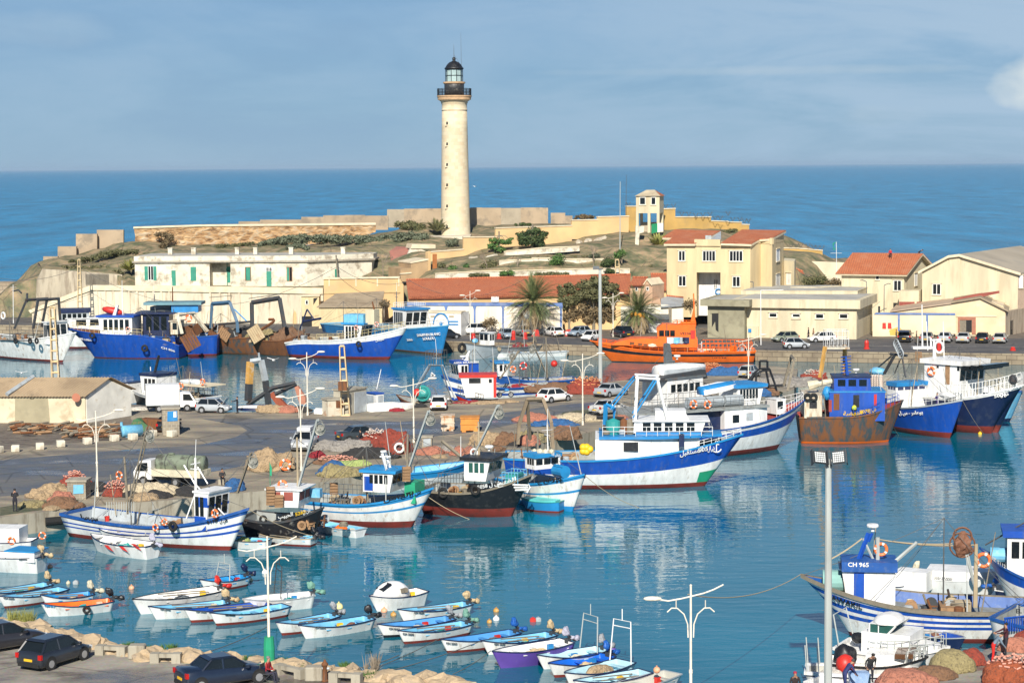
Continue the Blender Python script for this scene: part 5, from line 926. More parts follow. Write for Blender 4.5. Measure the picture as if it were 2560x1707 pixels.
# ================================================================ lamps, masts, poles
def lamp(p,rz,h,label,cat='street lamp',group='white twin arm lamp posts',lamp_r=True,lamp_l=True,thick=1.0,arm=1.5):
 r=empty('street_lamp',p,rz,label,cat,group);b=BM();q=thick
 tube(b,[(0,0,0),(0,0,h*.4)],.075*q,10,r2=.07*q);tube(b,[(0,0,h*.4),(0,0,h)],.06*q,10,r2=.05*q);tube(b,[(0,0,0),(0,0,.35)],.11*q,10);blob(b,(0,0,h+.04),.07*q,.07*q,.07*q,1,0);tube(b,[(0,0,h*.4-.08),(0,0,h*.4+.08)],.09*q,10);ob('post',b,'lampp',r)
 b=BM();zt=h-.45
 tube(b,[(-arm,0,zt-.12),(-arm*.7,0,zt-.2),(-arm*.3,0,zt-.1),(0,0,zt),(arm*.4,0,zt+.14),(arm*.7,0,zt+.3),(arm,0,zt+.52)],.036*q,6);ob('arm',b,'lampp',r)
 for s in (-1,1):
  b=BM();tube(b,[(s*.12,0,h-2.3),(s*.14,0,h-1.7),(s*.3,0,h-1.25),(s*.6,0,h-.98),(s*.85,0,h-.97),(s*1.05,0,h-1.15)],.032*q,6);tube(b,[(s*.65,0,h-1),(s*.65,0,h-.62)],.022*q,4);ob('bracket',b,'lampp',r)
 for s,on in ((-1,lamp_l),(1,lamp_r)):
  if on:b=BM();z=zt-.12 if s < 0 else zt+.55;blob(b,(s*(arm+.25),0,z+.03),.42,.15,.11,2,0);ob('lamp_head',b,'lampp',r)
 return r
def lampat(c,xt,yt,xb,yb,z,label,**k):
 p=at(c,xb,yb,z);h=qd(c,xt,yt,p.y).z-z;return lamp(p,k.pop('rz',0),h,label,**k)
lampat('B5',642,350,650,1432,NZ,'white twin arm lamp post with a green wrapped foot by the rocky shore',lamp_r=False,lamp_l=False,thick=.95,arm=1.45)
lampat('P',1722,1465,1727,1818,QZ,'white twin arm lamp post standing alone before open water at the lower middle',lamp_r=False,thick=.95,arm=1.45)
lampat('A7',856,462,870,1212,QZ,'white lamp post on the near pier edge beside the stone shelter and red nets',lamp_l=False)
lampat('A8',943,430,946,1180,QZ,'white lamp post rising in front of the silver pickup with its open door',arm=1.4)
lampat('A8',973,85,1005,665,QZ,'white lamp post at the far pier edge beside the derelict rusty gallows',arm=1.2)
lampat('B1',183,318,195,875,QZ,'white lamp post on the pier just left of the white hatchback seen from behind',arm=1.5)
lampat('B1',1706,95,1700,720,QZ,'white lamp post on the pier between white hatchback and the silver sedan',arm=1.5)
lampat('B2',1686,-80,1690,400,QZ,'white lamp post at the pier head in front of the grey hatchback',arm=1.4,lamp_l=False)
lampat('A4',178,1005,180,1370,QZ,'white lamp post on the far quay left of the small palm',arm=1.0)
lampat('A3',593,985,600,1380,QZ,'slim white lamp post on the far quay before the blue arched wall',arm=.9,thick=.8)
lampat('A2',1185,705,1190,1000,QZ,'slim white lamp post beside the yellow hut on the far quay',arm=1.0,thick=.8)
def pole(c,xb,yb,xt,yt,z,r0,r1,mat,name,label,cat,Y=None):
 p=at(c,xb,yb,z) if Y is None else qd(c,xb,yb,Y);t=qd(c,xt,yt,p.y);b=BM();tube(b,[(0,0,0),(t.x-p.x,0,t.z-p.z)],r0,10,r2=r1);r=empty(name,p,0,label,cat);ob('pole',b,mat,r);return r,VV((t.x-p.x,0,t.z-p.z))
r,t=pole('P',1501,956,1500,672,QZ,.24,.17,'galv','floodlight_pole','tall grey tapered pole at the far pier edge beside the silver sedan','pole')
b=BM();box(b,t.x-.8,t.x-.1,-.2,.2,t.z-.1,t.z+.3);box(b,t.x-.2,t.x+.35,-.25,.25,t.z-.05,t.z+.05);ob('floodlight',b,'grey',r)
r,t=pole('P',2070,1772,2071,1147,QZ,.20,.14,'galv','floodlight_pole','massive grey pole with twin square LED floodlights rising at the lower right','floodlight pole')
for sx in (-1,1):
 b=BM();Mx=MT((t.x+sx*.42,-.25,t.z+.12))@ MR(R(55),4,'X')@ MR(R(sx*-14),4,'Y')
 box(b,-.28,.28,-.3,.3,-.05,.03,0,Mx)
 for i in range(6):
  for j in range(5):box(b,-.25+i*.086,-.19+i*.086,-.26+j*.105,-.19+j*.105,.03,.045,1,Mx)
 for s in (-1,1):box(b,s*.36-.02,s*.36+.02,-.36,.36,-.2,.1,0,Mx)
 ob('floodlight',b,['dgrey','lampw'],r)
b=BM();box(b,t.x-.45,t.x+.45,-.08,.08,t.z-.12,t.z-.02);ob('crossbar',b,'galv',r)
pole('A2',1318,1000,1270,365,1,.17,.12,'gw','utility_pole','weathered wooden utility pole carrying wires, behind the blue and white trawler','utility pole')
pole('A3',1875,640,1877,48,1,.10,.05,'galv','radio_mast','thin tall grey flag mast on the hillside right of the garden','mast',Y=343)
pole('A4',290,260,293,-10,1,.05,.03,'wire','radio_antenna','very thin whip antenna beside the watchtower','antenna',Y=364)
r,t=pole('P',1572,900,1572,1000,QZ,.05,.05,'wire','tmp','x','x');bpy.data.objects.remove(r.children[0]);bpy.data.objects.remove(r)
r,t=pole('A4',1440,1440,1438,975,QZ,.07,.06,'cw','goal_pole','thin white pole with a long side arm on the far quay','pole')
b=BM();tube(b,[(t.x,0,t.z),(t.x+3.2,.4,t.z)],.05,5);ob('arm',b,'cw',r)
r,t=pole('A5',1357,1220,1352,790,QZ,.12,.08,'cw','white_quay_pole','white pole on a square white base beside the parked black car','pole')
b=BM();box(b,-1.4,1.4,-.7,.7,-.02,.28);ob('base',b,'cw',r)
r,t=pole('A5',518,615,512,175,1,.06,.04,'cw','flag_mast','white mast with yardarm and a small green and white flag before the sea','flag mast',Y=330)
b=BM();tube(b,[(t.x-.9,0,t.z-1.8),(t.x+.9,0,t.z-1.8)],.03,4);ob('yardarm',b,'cw',r);b=BM();tube(b,[(t.x-.1,0,t.z-.1),(t.x-.5,0,t.z-.3),(t.x-.35,0,t.z-1.3),(t.x-.1,0,t.z-1.0)],.09,4);ob('flag',b,'green',r)
for k,(x,y,xt,yt,s,lb_) in enumerate(((812,740,808,565,-1,'thin grey street light with left arm behind the low cream buildings'),(980,860,982,600,1,'thin grey street light with right arm before the orange roofed house'))):
 r,t=pole('A5',x,y,xt,yt,1,.07,.05,'grey','street_light',lb_,'street light',Y=311);b=BM();tube(b,[t,t+VV((s*.6,0,.25)),t+VV((s*.95,0,.2))],.06,4);ob('arm',b,'grey',r)
r,t=pole('A4',1372,1035,1375,905,1,.06,.05,'grey','street_light','thin grey street light against the villa wall','street light',Y=317);b=BM();tube(b,[t,t+VV((-.5,0,.1))],.06,4);ob('arm',b,'grey',r)
def lattice(c,xb,yb,xt,yt,z,w0,w1,label,mat,Y=None,step=1.1):
 p=at(c,xb,yb,z) if Y is None else qd(c,xb,yb,Y);t=qd(c,xt,yt,p.y);H=t.z-p.z;dx=t.x-p.x;r=empty('lattice_mast',p,0,label,'lattice mast');b=BM();n=int(H/step)
 for k in range(n+1):
  f=k/n;f2=min(1,(k+1)/n);wa=w0+(w1-w0)*f;wb=w0+(w1-w0)*f2
  for sx in (-1,1):
   for sy in (-1,1):
    if k < n:tube(b,[(dx*f+sx*wa,sy*wa,H*f),(dx*f2+sx*wb,sy*wb,H*f2)],.07,4)
  for sy in (-1,1):tube(b,[(dx*f-wa,sy*wa,H*f),(dx*f+wa,sy*wa,H*f)],.10,4)
 ob('lattice',b,mat,r);return r
LAT=mt('lattice_concrete',(.66,.50,.28),.8,dirt=(.45,.34,.2),amt=.5,scale=1)
lattice('A8',1362,665,1325,-60+80,QZ,.42,.22,'cream lattice mast standing on the pier beside the electrical kiosks',LAT)
lattice('P',141,985,131,768,QZ,.40,.24,'cream lattice mast behind the pier warehouse in front of the white trawler',LAT)
lattice('A1',748,860,738,408,1,.36,.16,'cream lattice mast against the far retaining wall',LAT,Y=332)
lattice('A3',1858,900,1850,715,1,.36,.26,'short cream lattice mast beside the dark clipped bush',LAT,Y=331,step=.9)
def wire(a,b_,sag,r_=.035,n=14):
 return [a.lerp(b_,i/n)-VV((0,0,sag*4*(i/n)*(1-i/n))) for i in range(n+1)]
for k,(p,q,sg,lb_) in enumerate(((qd('A1',0,580,334),qd('A1',735,480,332),1,'black overhead wire running left from the far lattice mast'),(qd('A1',740,480,332),qd('A2',1270,480,318),6,'long sagging black wire across the old white house'),(qd('A2',1275,470,318),qd('A3',100,890,320),1.5,'black wire from the wooden pole to the red roof'),(qd('A3',60,882,320),qd('A3',1060,880,317),2.6,'sagging wire along the red tiled roof'),(qd('A2',1290,560,318),qd('A2',1650,760,322),.6,'stay wire sloping from the wooden pole to the shed'))):
 b=BM();tube(b,wire(p,q,sg),.03,4);tag(ob('overhead_wire',b,'wire'),lb_,'wire')
# ================================================================ BOATS
def ring(Mx,p,R1,label,mat='lifeo',name='lifebuoy',cat='lifebuoy',axis='y',r=None):
 R1 *= .75;r=r and r*.75;o=BM();torus(o,(0,0,0),R1,r or R1*.3,axis,18,7,0,1 if name == 'lifebuoy' else None);q=ob(name,o,[mat,'cw'],smooth=True);q.matrix_world=Mx@ MT(p);return tag(q,label,cat)
def tyre(Mx,p,label,R1=.3):return ring(Mx,p,R1,label,'rubber','tyre_fender','tyre',r=R1*.42)
NETC=dict(red=(.27,.05,.03),brown=(.20,.11,.06),tan=(.40,.29,.17),rose=(.42,.17,.11),olive=(.30,.25,.12),dark=(.03,.03,.03),grey=(.30,.28,.25),orange=(.30,.075,.03),crimson=(.30,.02,.03),blue=(.03,.12,.3),pale=(.52,.44,.30),lime=(.34,.42,.14),white=(.6,.57,.5),green=(.10,.28,.2))
def heap(p,rx,ry,rz,col,label,seed=1,floats=None,rot=0,name='net_heap',cat='net heap'):
 bm=BM();rnd=RD(seed);big=p[1] < 130;k_=.72 if big else .68;rx *= k_;ry *= k_;rz *= (.7 if big else .58);p=VV(p)+VV((0,ry*.3 if big else ry*.6,0))
 blob(bm,(0,0,0),rx,ry,rz,5,.05,seed,True)
 for k in range(5):a=rnd.uniform(0,6.28);q_=rnd.uniform(.5,.85);blob(bm,(cos(a)*rx*q_,sin(a)*ry*q_,0),rx*rnd.uniform(.3,.5),ry*.5,rz*rnd.uniform(.35,.8),4,.1,seed+k,True)
 for v in bm.verts:
  c=v.co;d_=noise.fractal(VV((c.x*.9+seed*3,c.y*.9,c.z*.9)),1,2.1,4)+.7*abs(noise.noise(VV((c.x*2.4,c.y*2.4+seed,c.z*3))))-.2
  d_ *= .35 if big else 1;h=max(0,c.z);v.co=VV((c.x*(1+.22*d_),c.y*(1+.22*d_),h*(1+.32*d_)+.01))
 r=empty(name,p,rot,label,cat);ob('netting',bm,'netm',r,smooth=True,color=NETC[col])
 if floats:
  b=BM();path=[]
  for k in range(70):
   t=k/70*6.28*3.2;q=.25+.62*(k/70);x,y=cos(t)*rx*q+.08*rnd.gauss(0,1),sin(t)*ry*q;z=rz*max(.05,(1-(q*1.02)**2))**.5*(1+.3*rnd.random())+.08;path.append(VV((x,y,z)))
  for k in range(len(path)-1):
   tube(b,[path[k],path[k].lerp(path[k+1],.62)],.05,5)
  ob('float_line',b,mt('float_'+floats,{'rose':(.62,.30,.22),'white':(.6,.5,.42),'orange':(.7,.3,.12)}[floats],.7),r)
 return r
def crate(p,n,label,col='wood',rot=0,s=(.6,.4,.22)):
 for k in range(n):
  b=BM();x,y,z=s
  for zz in (.02,.11):
   box(b,-x/2,x/2,-y/2,-y/2+.02,zz,zz+.07);box(b,-x/2,x/2,y/2-.02,y/2,zz,zz+.07);box(b,-x/2,-x/2+.02,-y/2+.02,y/2-.02,zz,zz+.07);box(b,x/2-.02,x/2,-y/2+.02,y/2-.02,zz,zz+.07)
  box(b,-x/2+.02,x/2-.02,-y/2+.02,y/2-.02,0,.02)
  o=ob('fish_crate',b,col);o.location=VV(p)+VV((0,0,k*z));o.rotation_euler=(0,0,rot+.06*k);tag(o,label,'crate','crates: '+label)
FB=dict(name='fishing_boat',cat='fishing boat');LN=dict(name='launch',cat='launch')
class Boat:
 def __init__(s,c,stern,bow,zs,zb,Bm,label,name='fishing_trawler',cat='trawler',group=None,zm=None,bands=None,bul=.6,tr=.8,rake=None,srk=.3,p=2.4,deckm='deck',innm=None,railm='rail',railw=.1,um=.38,fl=.62,L=None,cap=.1,full=.45,rh=.05,ovr=None):
  c2=c
  if isinstance(c,tuple):c,c2=c
  ps,pb=at(c,*stern,zs),at(c2,*bow,zb);d=pb-ps;d.z=0
  s.L=L or d.length;s.B=Bm;s.a=math.atan2(d.y,d.x);s.f=d.normalized();s.o=VV((ps.x,ps.y,0))
  if L:s.o=VV((pb.x,pb.y,0))-s.f*L
  s.M=MT(s.o)@ MR(s.a,4,'Z');s.Mi=s.M.inverted();s.r=empty(name,s.o,s.a,label,cat,group)
  s.zs,s.zb,s.zm=zs,zb,zm if zm is not None else min(zs,zb)*.82;s.um=um;s.bul=bul;s.tr=tr;s.p=p;s.full=full
  s.rake=rake if rake is not None else zb*.45;s.ns=1 if (s.f.x < 0) else -1     # side facing the camera
  bands=bands or [(0,.3,'red'),(.72,0,'white'),(1,0,'rail')]
  mats=[];mi=[]
  for b_ in bands:
   if b_[2] not in mats:mats.append(b_[2])
   mi.append(mats.index(b_[2]))
  n=30;bm=BM();R_={};us=[(i/n)**.9 for i in range(n+1)]
  def hb(u,t):
   v=s.half(u);q=fl+(1-fl)*max(0,t)**.8;bowf=1-(1-max(0,t)**.6)*max(0,(u-.45)/.55)**1.6*.75
   return v*q*bowf if t >= 0 else v*fl*.6*max(0,1-u)**.5
  s.hb=hb
  rows=[(-1,0)]+[(0,0)]+[(a,b) for a,b,m in bands]
  for side in (-1,1):
   R_[side]=[]
   for u in us:
    sh=s.sheer(u);col=[]
    for k,(a,b) in enumerate(rows):
     z=-.5 if k == 0 else min(sh,a*sh+b)
     t=z/sh;x=s.L*u-s.rake*(1-max(-.15,t))*u**7+srk*(1-max(-.2,t))*(1-u)**6
     col.append(bm.verts.new((x,side*hb(u,t),z)))
    R_[side].append(col)
   for i in range(n):
    for k in range(len(rows)-1):
     f=bm.faces.new((R_[side][i][k],R_[side][i+1][k],R_[side][i+1][k+1],R_[side][i][k+1]));f.material_index=mi[max(0,k-1)] if not (ovr and k == ovr[0] and us[i] > ovr[1]) else len(mats);f.smooth=True
  for k in range(len(rows)-1):bm.faces.new((R_[-1][0][k],R_[1][0][k],R_[1][0][k+1],R_[-1][0][k+1])).material_index=mi[max(0,k-1)]
  bmesh.ops.remove_doubles(bm,verts=bm.verts[:],dist=.0005);bmesh.ops.recalc_face_normals(bm,faces=bm.faces[:]);s.hull=ob('hull',bm,mats+([ovr[2]] if ovr else []),s.r)
  bm=BM();pr=[]
  for side in (-1,1):
   L_=[]
   for u in us:
    sh=s.sheer(u);h=s.half(u);x=s.L*u
    L_.append([bm.verts.new((x,side*(h+rh*.6),sh-railw)),bm.verts.new((x,side*(h+rh),sh+rh)),bm.verts.new((x,side*max(0,h-cap),sh+rh)),bm.verts.new((x,side*max(0,h-cap),sh-.06))])
   for i in range(n):
    for k in range(3):bm.faces.new((L_[i][k],L_[i+1][k],L_[i+1][k+1],L_[i][k+1]))
   pr.append(L_)
  for k in range(3):bm.faces.new((pr[0][0][k],pr[1][0][k],pr[1][0][k+1],pr[0][0][k+1]))
  h0=s.half(0);box(bm,-.04,cap,-h0,h0,zs-railw,zs+rh+.002)
  bmesh.ops.recalc_face_normals(bm,faces=bm.faces[:]);ob('gunwale',bm,railm,s.r)
  bm=BM();I_={}
  for side in (-1,1):
   I_[side]=[]
   for u in us:
    sh=s.sheer(u);h=max(0,s.half(u)-cap*.9);x=min(s.L*u+(.06 if u == 0 else 0),s.L-.1);tb=max(0,(sh-bul)/sh);xb=x-s.rake*(1-tb)*u**7+(srk*(1-tb) if u == 0 else 0)
    I_[side].append([bm.verts.new((x,side*h,sh)),bm.verts.new((xb,side*max(0,min(h,hb(u,tb)-.07)),sh-bul))])
   for i in range(n):bm.faces.new((I_[side][i][0],I_[side][i+1][0],I_[side][i+1][1],I_[side][i][1])).material_index=1
  for i in range(n):bm.faces.new((I_[-1][i][1],I_[-1][i+1][1],I_[1][i+1][1],I_[1][i][1]))
  bm.faces.new((I_[-1][0][0],I_[1][0][0],I_[1][0][1],I_[-1][0][1])).material_index=1
  bmesh.ops.recalc_face_normals(bm,faces=bm.faces[:]);ob('deck',bm,[deckm,innm or deckm],s.r)
  if s.L > 8:s.fit(len(label))
 def fit(s,seed):
  rnd=RD(seed);q=BM();a=VV((s.L*rnd.uniform(.3,.5),0,s.zb+rnd.uniform(2.2,3.4)))
  for e in ((s.L-.2,0,s.zb),(.3,s.B*.35,s.zs),(.3,-s.B*.35,s.zs),(s.L*.7,s.B*.4,s.sheer(.7)),(s.L*.62,-s.B*.4,s.sheer(.62))):tube(q,wire(a,VV(e),.15,n=4),.018,3)
  tube(q,[a-VV((0,0,s.zb+2)),a],.05,5,r2=.03);s.part('stays',q,'wire')
  for k in range(3):x=s.L*rnd.uniform(.08,.8);y=s.B*.36*rnd.choice((-1,1));z=s.sheer(x/s.L);s.line('pole',[(x,y,z-.3),(x+rnd.uniform(-.9,.9),y*.6,z+rnd.uniform(2.5,4.6))],.045,('gw','galv','rope')[k],r2=.025)
  for k in range(4):
   q=BM();x=s.L*rnd.uniform(.05,.9);h=s.half(x/s.L)*.6;lathe(q,[(.02,0),(.16,.0),(.2,.35),(.17,.36),(.15,.05)],8,(x,rnd.uniform(-h,h),s.sheer(x/s.L)-s.bul));s.part('bucket',q,('midblue','yellow','bred','tarpw')[k])
 def sheer(s,u):
  return s.zm+(s.zb-s.zm)*max(0,(u-s.um)/(1-s.um))**2 if u > s.um else s.zm+(s.zs-s.zm)*((s.um-u)/s.um)**2
 def half(s,u):
  st=1-(1-s.tr)*max(0,1-u/.35)**1.6;bw=1-max(0,(u-s.full)/(1-s.full))**s.p;return s.B/2*st*max(0,bw)
 def P(s,c,x,y,yl=0):           # picture point on the lengthwise plane yl (in boat coordinates, + towards the camera)
  p0=s.M@ VV((0,yl*s.ns,0));n=VV((-s.f.y,s.f.x,0));return s.Mi@ hitp(c,x,y,p0,n)
 def part(s,name,bm,mat,par=None,**k):return ob(name,bm,mat,par or s.r,**k)
 def bx(s,name,x0,x1,y0,y1,z0,z1,mat,par=None):return s.part(name,box(BM(),x0,x1,y0,y1,z0,z1),mat,par)
 def casing(s,name,x0,x1,wm,z0,z1,mat,ins=.15,n=10):
  xs=[x0+(x1-x0)*k/n for k in range(n+1)];h=[max(.1,min(wm,s.hb(max(0,x/s.L),min(1,z0/s.sheer(max(0,x/s.L))))-ins)) for x in xs]
  return s.part(name,prism(BM(),[(x,-y,z0) for x,y in zip(xs,h)]+[(x,y,z0) for x,y in zip(xs[::-1],h[::-1])],(0,0,z1-z0)),mat)
 def line(s,name,pts,r,mat,r2=None,par=None):return s.part(name,tube(BM(),pts,r,6,r2=r2),mat,par)
 def house(s,c,tl,br,w,mat='white',roof='rail',nw=3,fw=3,z0=None,slope=.25,wt=.62,roofh=.22,ov=.25,yl=None,band=None,lo=None,glass='glass',wspan=(.1,.95),yc=0,name='wheelhouse',door=None):
  yl=w/2 if yl is None else yl
  k=s.f.y*s.ns;a,b=s.P(c,*tl,yl),s.P(c,*br,yl);a.x=s.P(c,*tl,-yl if k <-.03 else yl).x;b.x=s.P(c,*br,-yl if k > .03 else yl).x;x0,x1=min(a.x,b.x),max(a.x,b.x);x1=max(x1,x0+1);z1=max(a.z,b.z);z0=min(a.z,b.z) if z0 is None else z0
  H=z1-z0;hw=w/2;Mx=MT((0,yc,0));sl=slope*H
  def fr(bm,x0a,x1a,h_,za,zb_,sa,sb,mi=0):
   v=[bm.verts.new((x,y+yc,z)) for z,e in ((za,sa),(zb_,sb)) for x,y in ((x0a,-h_),(x1a+e,-h_),(x1a+e,h_),(x0a,h_))]
   for f in ((3,2,1,0),(4,5,6,7),(0,1,5,4),(1,2,6,5),(2,3,7,6),(3,0,4,7)):bm.faces.new([v[i] for i in f]).material_index=mi
  zm_=z0+H*(1-wt);bm=BM()
  if lo:fr(bm,x0,x1,hw+.002,z0,zm_-.03,0,0,1)
  fr(bm,x0+.001,x1-.001,hw,z0,z1,-0.0,sl);h=s.part(name,bm,[mat,lo or mat])
  s.part('roof',(lambda q:(fr(q,x0-ov,x1+ov+sl,hw+ov*.6,z1,z1+roofh,0,.05),q)[1])(BM()),roof,h)
  zt,zb_=z1-H*.1,z0+H*(1-wt);L_=x1-x0
  for side in (-1,1):
   for k in range(nw):
    a0=x0+L_*(wspan[0]+(wspan[1]-wspan[0])*k/nw);a1=a0+L_*(wspan[1]-wspan[0])/nw*.72;q=BM();box(q,a0,a1,side*hw+yc-.03,side*hw+yc+.03,zb_,zt);s.part('window',q,glass,h)
  for k in range(fw):
   y0=-hw+.12+(w-.2)*k/fw;y1=y0+(w-.2)/fw*.82;e0=sl*(zb_-z0)/H;e1=sl*(zt-z0)/H;q=BM()
   v=[q.verts.new(p_) for p_ in ((x1+e0+.03,y0+yc,zb_),(x1+e0+.03,y1+yc,zb_),(x1+e1+.03,y1+yc,zt),(x1+e1+.03,y0+yc,zt))];q.faces.new(v);s.part('window',q,glass,h)
  if door:q=BM();dx=x0+L_*door[0];box(q,dx,dx+.7,-hw+yc-.025,hw+yc+.025,z0+.1,z0+min(H*.8,1.8));s.part('door',q,door[1],h)
  if band:q=BM();box(q,x0-.01,x1+.01,-hw-.012+yc,hw+.012+yc,z0+.02,z0+band[0]);s.part('band',q,band[1],h)
  return h,x0,x1,z0,z1
 def rail(s,u0,u1,h=.8,r=.025,mat='cw',n=10,both=True,z=None,inset=.08):
  b=BM()
  for side in ((-1,1) if both else (s.ns,)):
   for lv in (1,.55):
    tube(b,[(s.L*u,side*max(0,s.half(u)-inset),(z if z is not None else s.sheer(u))+h*lv) for u in [u0+(u1-u0)*k/n for k in range(n+1)]],r,4)
   for k in range(n+1):u=u0+(u1-u0)*k/n;q=(s.L*u,side*max(0,s.half(u)-inset),(z if z is not None else s.sheer(u)));tube(b,[q,(q[0],q[1],q[2]+h)],r,4)
  s.part('guard_rail',b,mat)
 def rail2(s,x0,x1,w,z,h=.8,mat='cw',n=8):
  b=BM()
  for lv in (1,.5):tube(b,[(x0,-w,z+h*lv),(x1,-w,z+h*lv),(x1,w,z+h*lv),(x0,w,z+h*lv),(x0,-w,z+h*lv)],.025,4)
  for k in range(n+1):
   for y in (-w,w):tube(b,[(x0+(x1-x0)*k/n,y,z),(x0+(x1-x0)*k/n,y,z+h)],.025,4)
  s.part('guard_rail',b,mat)
 def mast(s,c,top,bot,yl=0,r=.09,mat='cw',aer=True,cross=True):
  a,b=s.P(c,*bot,yl),s.P(c,*top,yl);q=BM();tube(q,[a,b],r,7,r2=r*.7)
  if cross:tube(q,[b+VV((0,-.5,-.4)),b+VV((0,.5,-.4))],r*.4,4);tube(q,[b+VV((-.45,0,-.8)),b+VV((.45,0,-.8))],r*.4,4)
  m_=s.part('mast',q,mat);
  if aer:s.line('antenna',[b,b+VV((.1,0,1.3))],.022,'cw',par=m_)
  return a,b
 def radar(s,p,w=1.2):q=BM();tube(q,[VV(p),VV(p)+VV((0,0,.25))],.1,6);s.part('radar_stand',q,'cw');q=BM();lathe(q,[(.32,.25),(.34,.33),(.3,.42),(.05,.44)],14,p);s.part('radar_dome',q,'cw')
 def aframe(s,c,pts,w,r=.14,mat='grey',top=True):
  a,b=s.P(c,*pts[0],w/2),s.P(c,*pts[1],w/2);q=BM();t=.75
  for side in (1,-1):tube(q,[(a.x,side*s.ns*w/2,a.z),(b.x,side*s.ns*w/2*t,b.z)],r,4)
  tube(q,[(b.x,-w/2*t-.15,b.z),(b.x,w/2*t+.15,b.z)],r,4);s.part('gallows',q,mat);return a,b
 def power_block(s,c,foot,head,yl=0,mat='gw'):
  a,b=s.P(c,*foot,yl),s.P(c,*head,yl);q=BM()
  for k in (-.13,.13):tube(q,[a+VV((0,k,0)),b+VV((0,k*1.3,0))],.065,5)
  for k in range(1,6):e=a.lerp(b,k/6);tube(q,[e+VV((0,-.15,0)),e+VV((0,.15,0))],.04,4)
  bo=s.part('boom',q,mat);q=BM();d=(b-a).normalized();e=b-d*.7+VV((.35,0,-.1));torus(q,e,.36,.06,'y',18,5);torus(q,e,.2,.12,'y',16,6);torus(q,e+VV((-.1,.2,.4)),.27,.035,'y',14,5);torus(q,e+VV((.1,-.2,.25)),.3,.03,'y',14,5);blob(q,e,.2,.2,.24,2,.3);s.part('power_block',q,mt('block_steel',(.32,.32,.28),.5,.3,dirt=(.1,.09,.07),amt=.6,scale=4),bo);return a,b
 def clutter(s,x0,x1,w,z,n,seed,mats=('wood','gw','rust','dgrey','lgrey','rope'),hmax=.7):
  rnd=RD(seed)
  for k in range(n):
   x=rnd.uniform(x0,x1);y=rnd.uniform(-w,w);h=rnd.uniform(.25,hmax);m_=mats[k % len(mats)];q=BM();t=k % 5
   if t == 0:
    for e in (-.3,.3):lathe(q,[(.02,-.06),(.34,-.06),(.34,.0),(.02,.0)],12,(0,0,e))
    tube(q,[(0,0,-.3),(0,0,.3)],.2,10)
    Mx=MT((x,y,z+.4))@ MR(R(90),4,'X')
    for v in q.verts:v.co=Mx@ v.co
    nm='winch'
   elif t == 1:box(q,-.4,.4,-.3,.3,0,h,0,MT((x,y,z))@ MR(rnd.uniform(0,3),4,'Z'));box(q,-.44,.44,-.34,.34,h,h+.06,0,MT((x,y,z))@ MR(0,4,'Z'));nm='hatch'
   elif t == 2:
    for e in range(3):torus(q,(x,y,z+.06+e*.1),.3-.03*e,.06,'z',12,5)
    nm='rope_coil'
   elif t == 3:tube(q,[(x,y,z),(x+rnd.uniform(-.4,.4),y+rnd.uniform(-.3,.3),z+h*1.8)],.07,6);tube(q,[(x-.25,y,z+h),(x+.25,y,z+h)],.05,5);nm='davit'
   else:lathe(q,[(.26,0),(.29,.1),(.27,h),(.2,h+.06)],12,(x,y,z));nm='drum'
   s.part(nm,q,m_)
 def lines(s,prs,r=.022,mat='wire',name='rigging'):
  q=BM();[tube(q,wire(VV(a),VV(b),.03*(VV(a)-VV(b)).length,n=5),r,3) for a,b in prs];s.part(name,q,mat)
 def txt(s,c,xy,st,h,mat='cw',rtl=False,w=None,side=None,tilt=0):
  side=s.ns;v=s.P(c,*xy,s.B*.45);u=v.x/s.L;e=.05
  def sp(x,z):
   uu=min(.995,max(0,x/s.L));sh=s.sheer(uu);t=z/sh;xx=x;hh=s.half(uu)*(fl_+(1-fl_)*max(0,t)**.8)*(1-(1-max(0,t)**.6)*max(0,(uu-.45)/.55)**1.6*.75);return VV((xx,side*(hh+e),z))
  fl_=.62;d=1 if s.f.x > 0 else -1
  for _ in range(5):q=sp(v.x,v.z);v=s.P(c,*xy,abs(q.y))
  x,z=v.x,v.z;o=text(st,(0,0,0),(1,0,0),(0,0,1),h,mat,s.r,rtl,w=w or len(st)*h*.55)
  for v in o.data.vertices:X_=x+d*v.co.x;k=sp(X_,z+v.co.z+(s.sheer(X_/s.L)-s.sheer(x/s.L))*.9);k.y += side*(.04 if v.co.y < 0 else 0);v.co=k
  return o
 def Z(s,u):return s.sheer(u)-s.bul
def ropeline(pa,pb,sag,label,r=.03,mat='rope'):b=BM();tube(b,wire(VV(pa),VV(pb),sag),r,4);return tag(ob('mooring_rope',b,mat),label,'rope')
T=Boat(('B1','B2'),(1005,985),(1640,880),2.6,4.3,6.2,'big blue and white trawler with a green bow patch, number 5051 on the hull',zm=2.5,um=.3,bul=.7,
  bands=[(0,.38,'red'),(.32,.1,'cw'),(.58,-.15,'cw'),(1,0,'blue')],ovr=(2,.82,'green'),rake=3.2,srk=.4,railm='azure',deckm='deck',p=2.2,tr=.75)
a,b=T.P('B2',190,1080,2.5),T.P('B2',890,900,2.5);zd=T.Z(.4)
T.casing('deckhouse',a.x,T.P('B2',1215,900,2).x,2.9,T.sheer(a.x/T.L)-.15,T.P('B2',600,925,2.35).z,'cw');zt=T.P('B2',600,925,2.35).z
T.casing('boat_deck',a.x+.3,T.P('B2',1440,880,2.4).x,3,zt,zt+.22,'midblue',-.05)
q=T.P('B2',465,1040,2.4),T.P('B2',608,955,2.4);T.bx('opening',q[0].x,q[1].x,-2.97,2.97,q[0].z,q[1].z,'black')
q=T.P('B2',1008,1000,2.4),T.P('B2',1060,885,2.4);T.bx('doorway',q[0].x,q[1].x,-2.8,2.8,q[0].z,q[1].z,'navy')
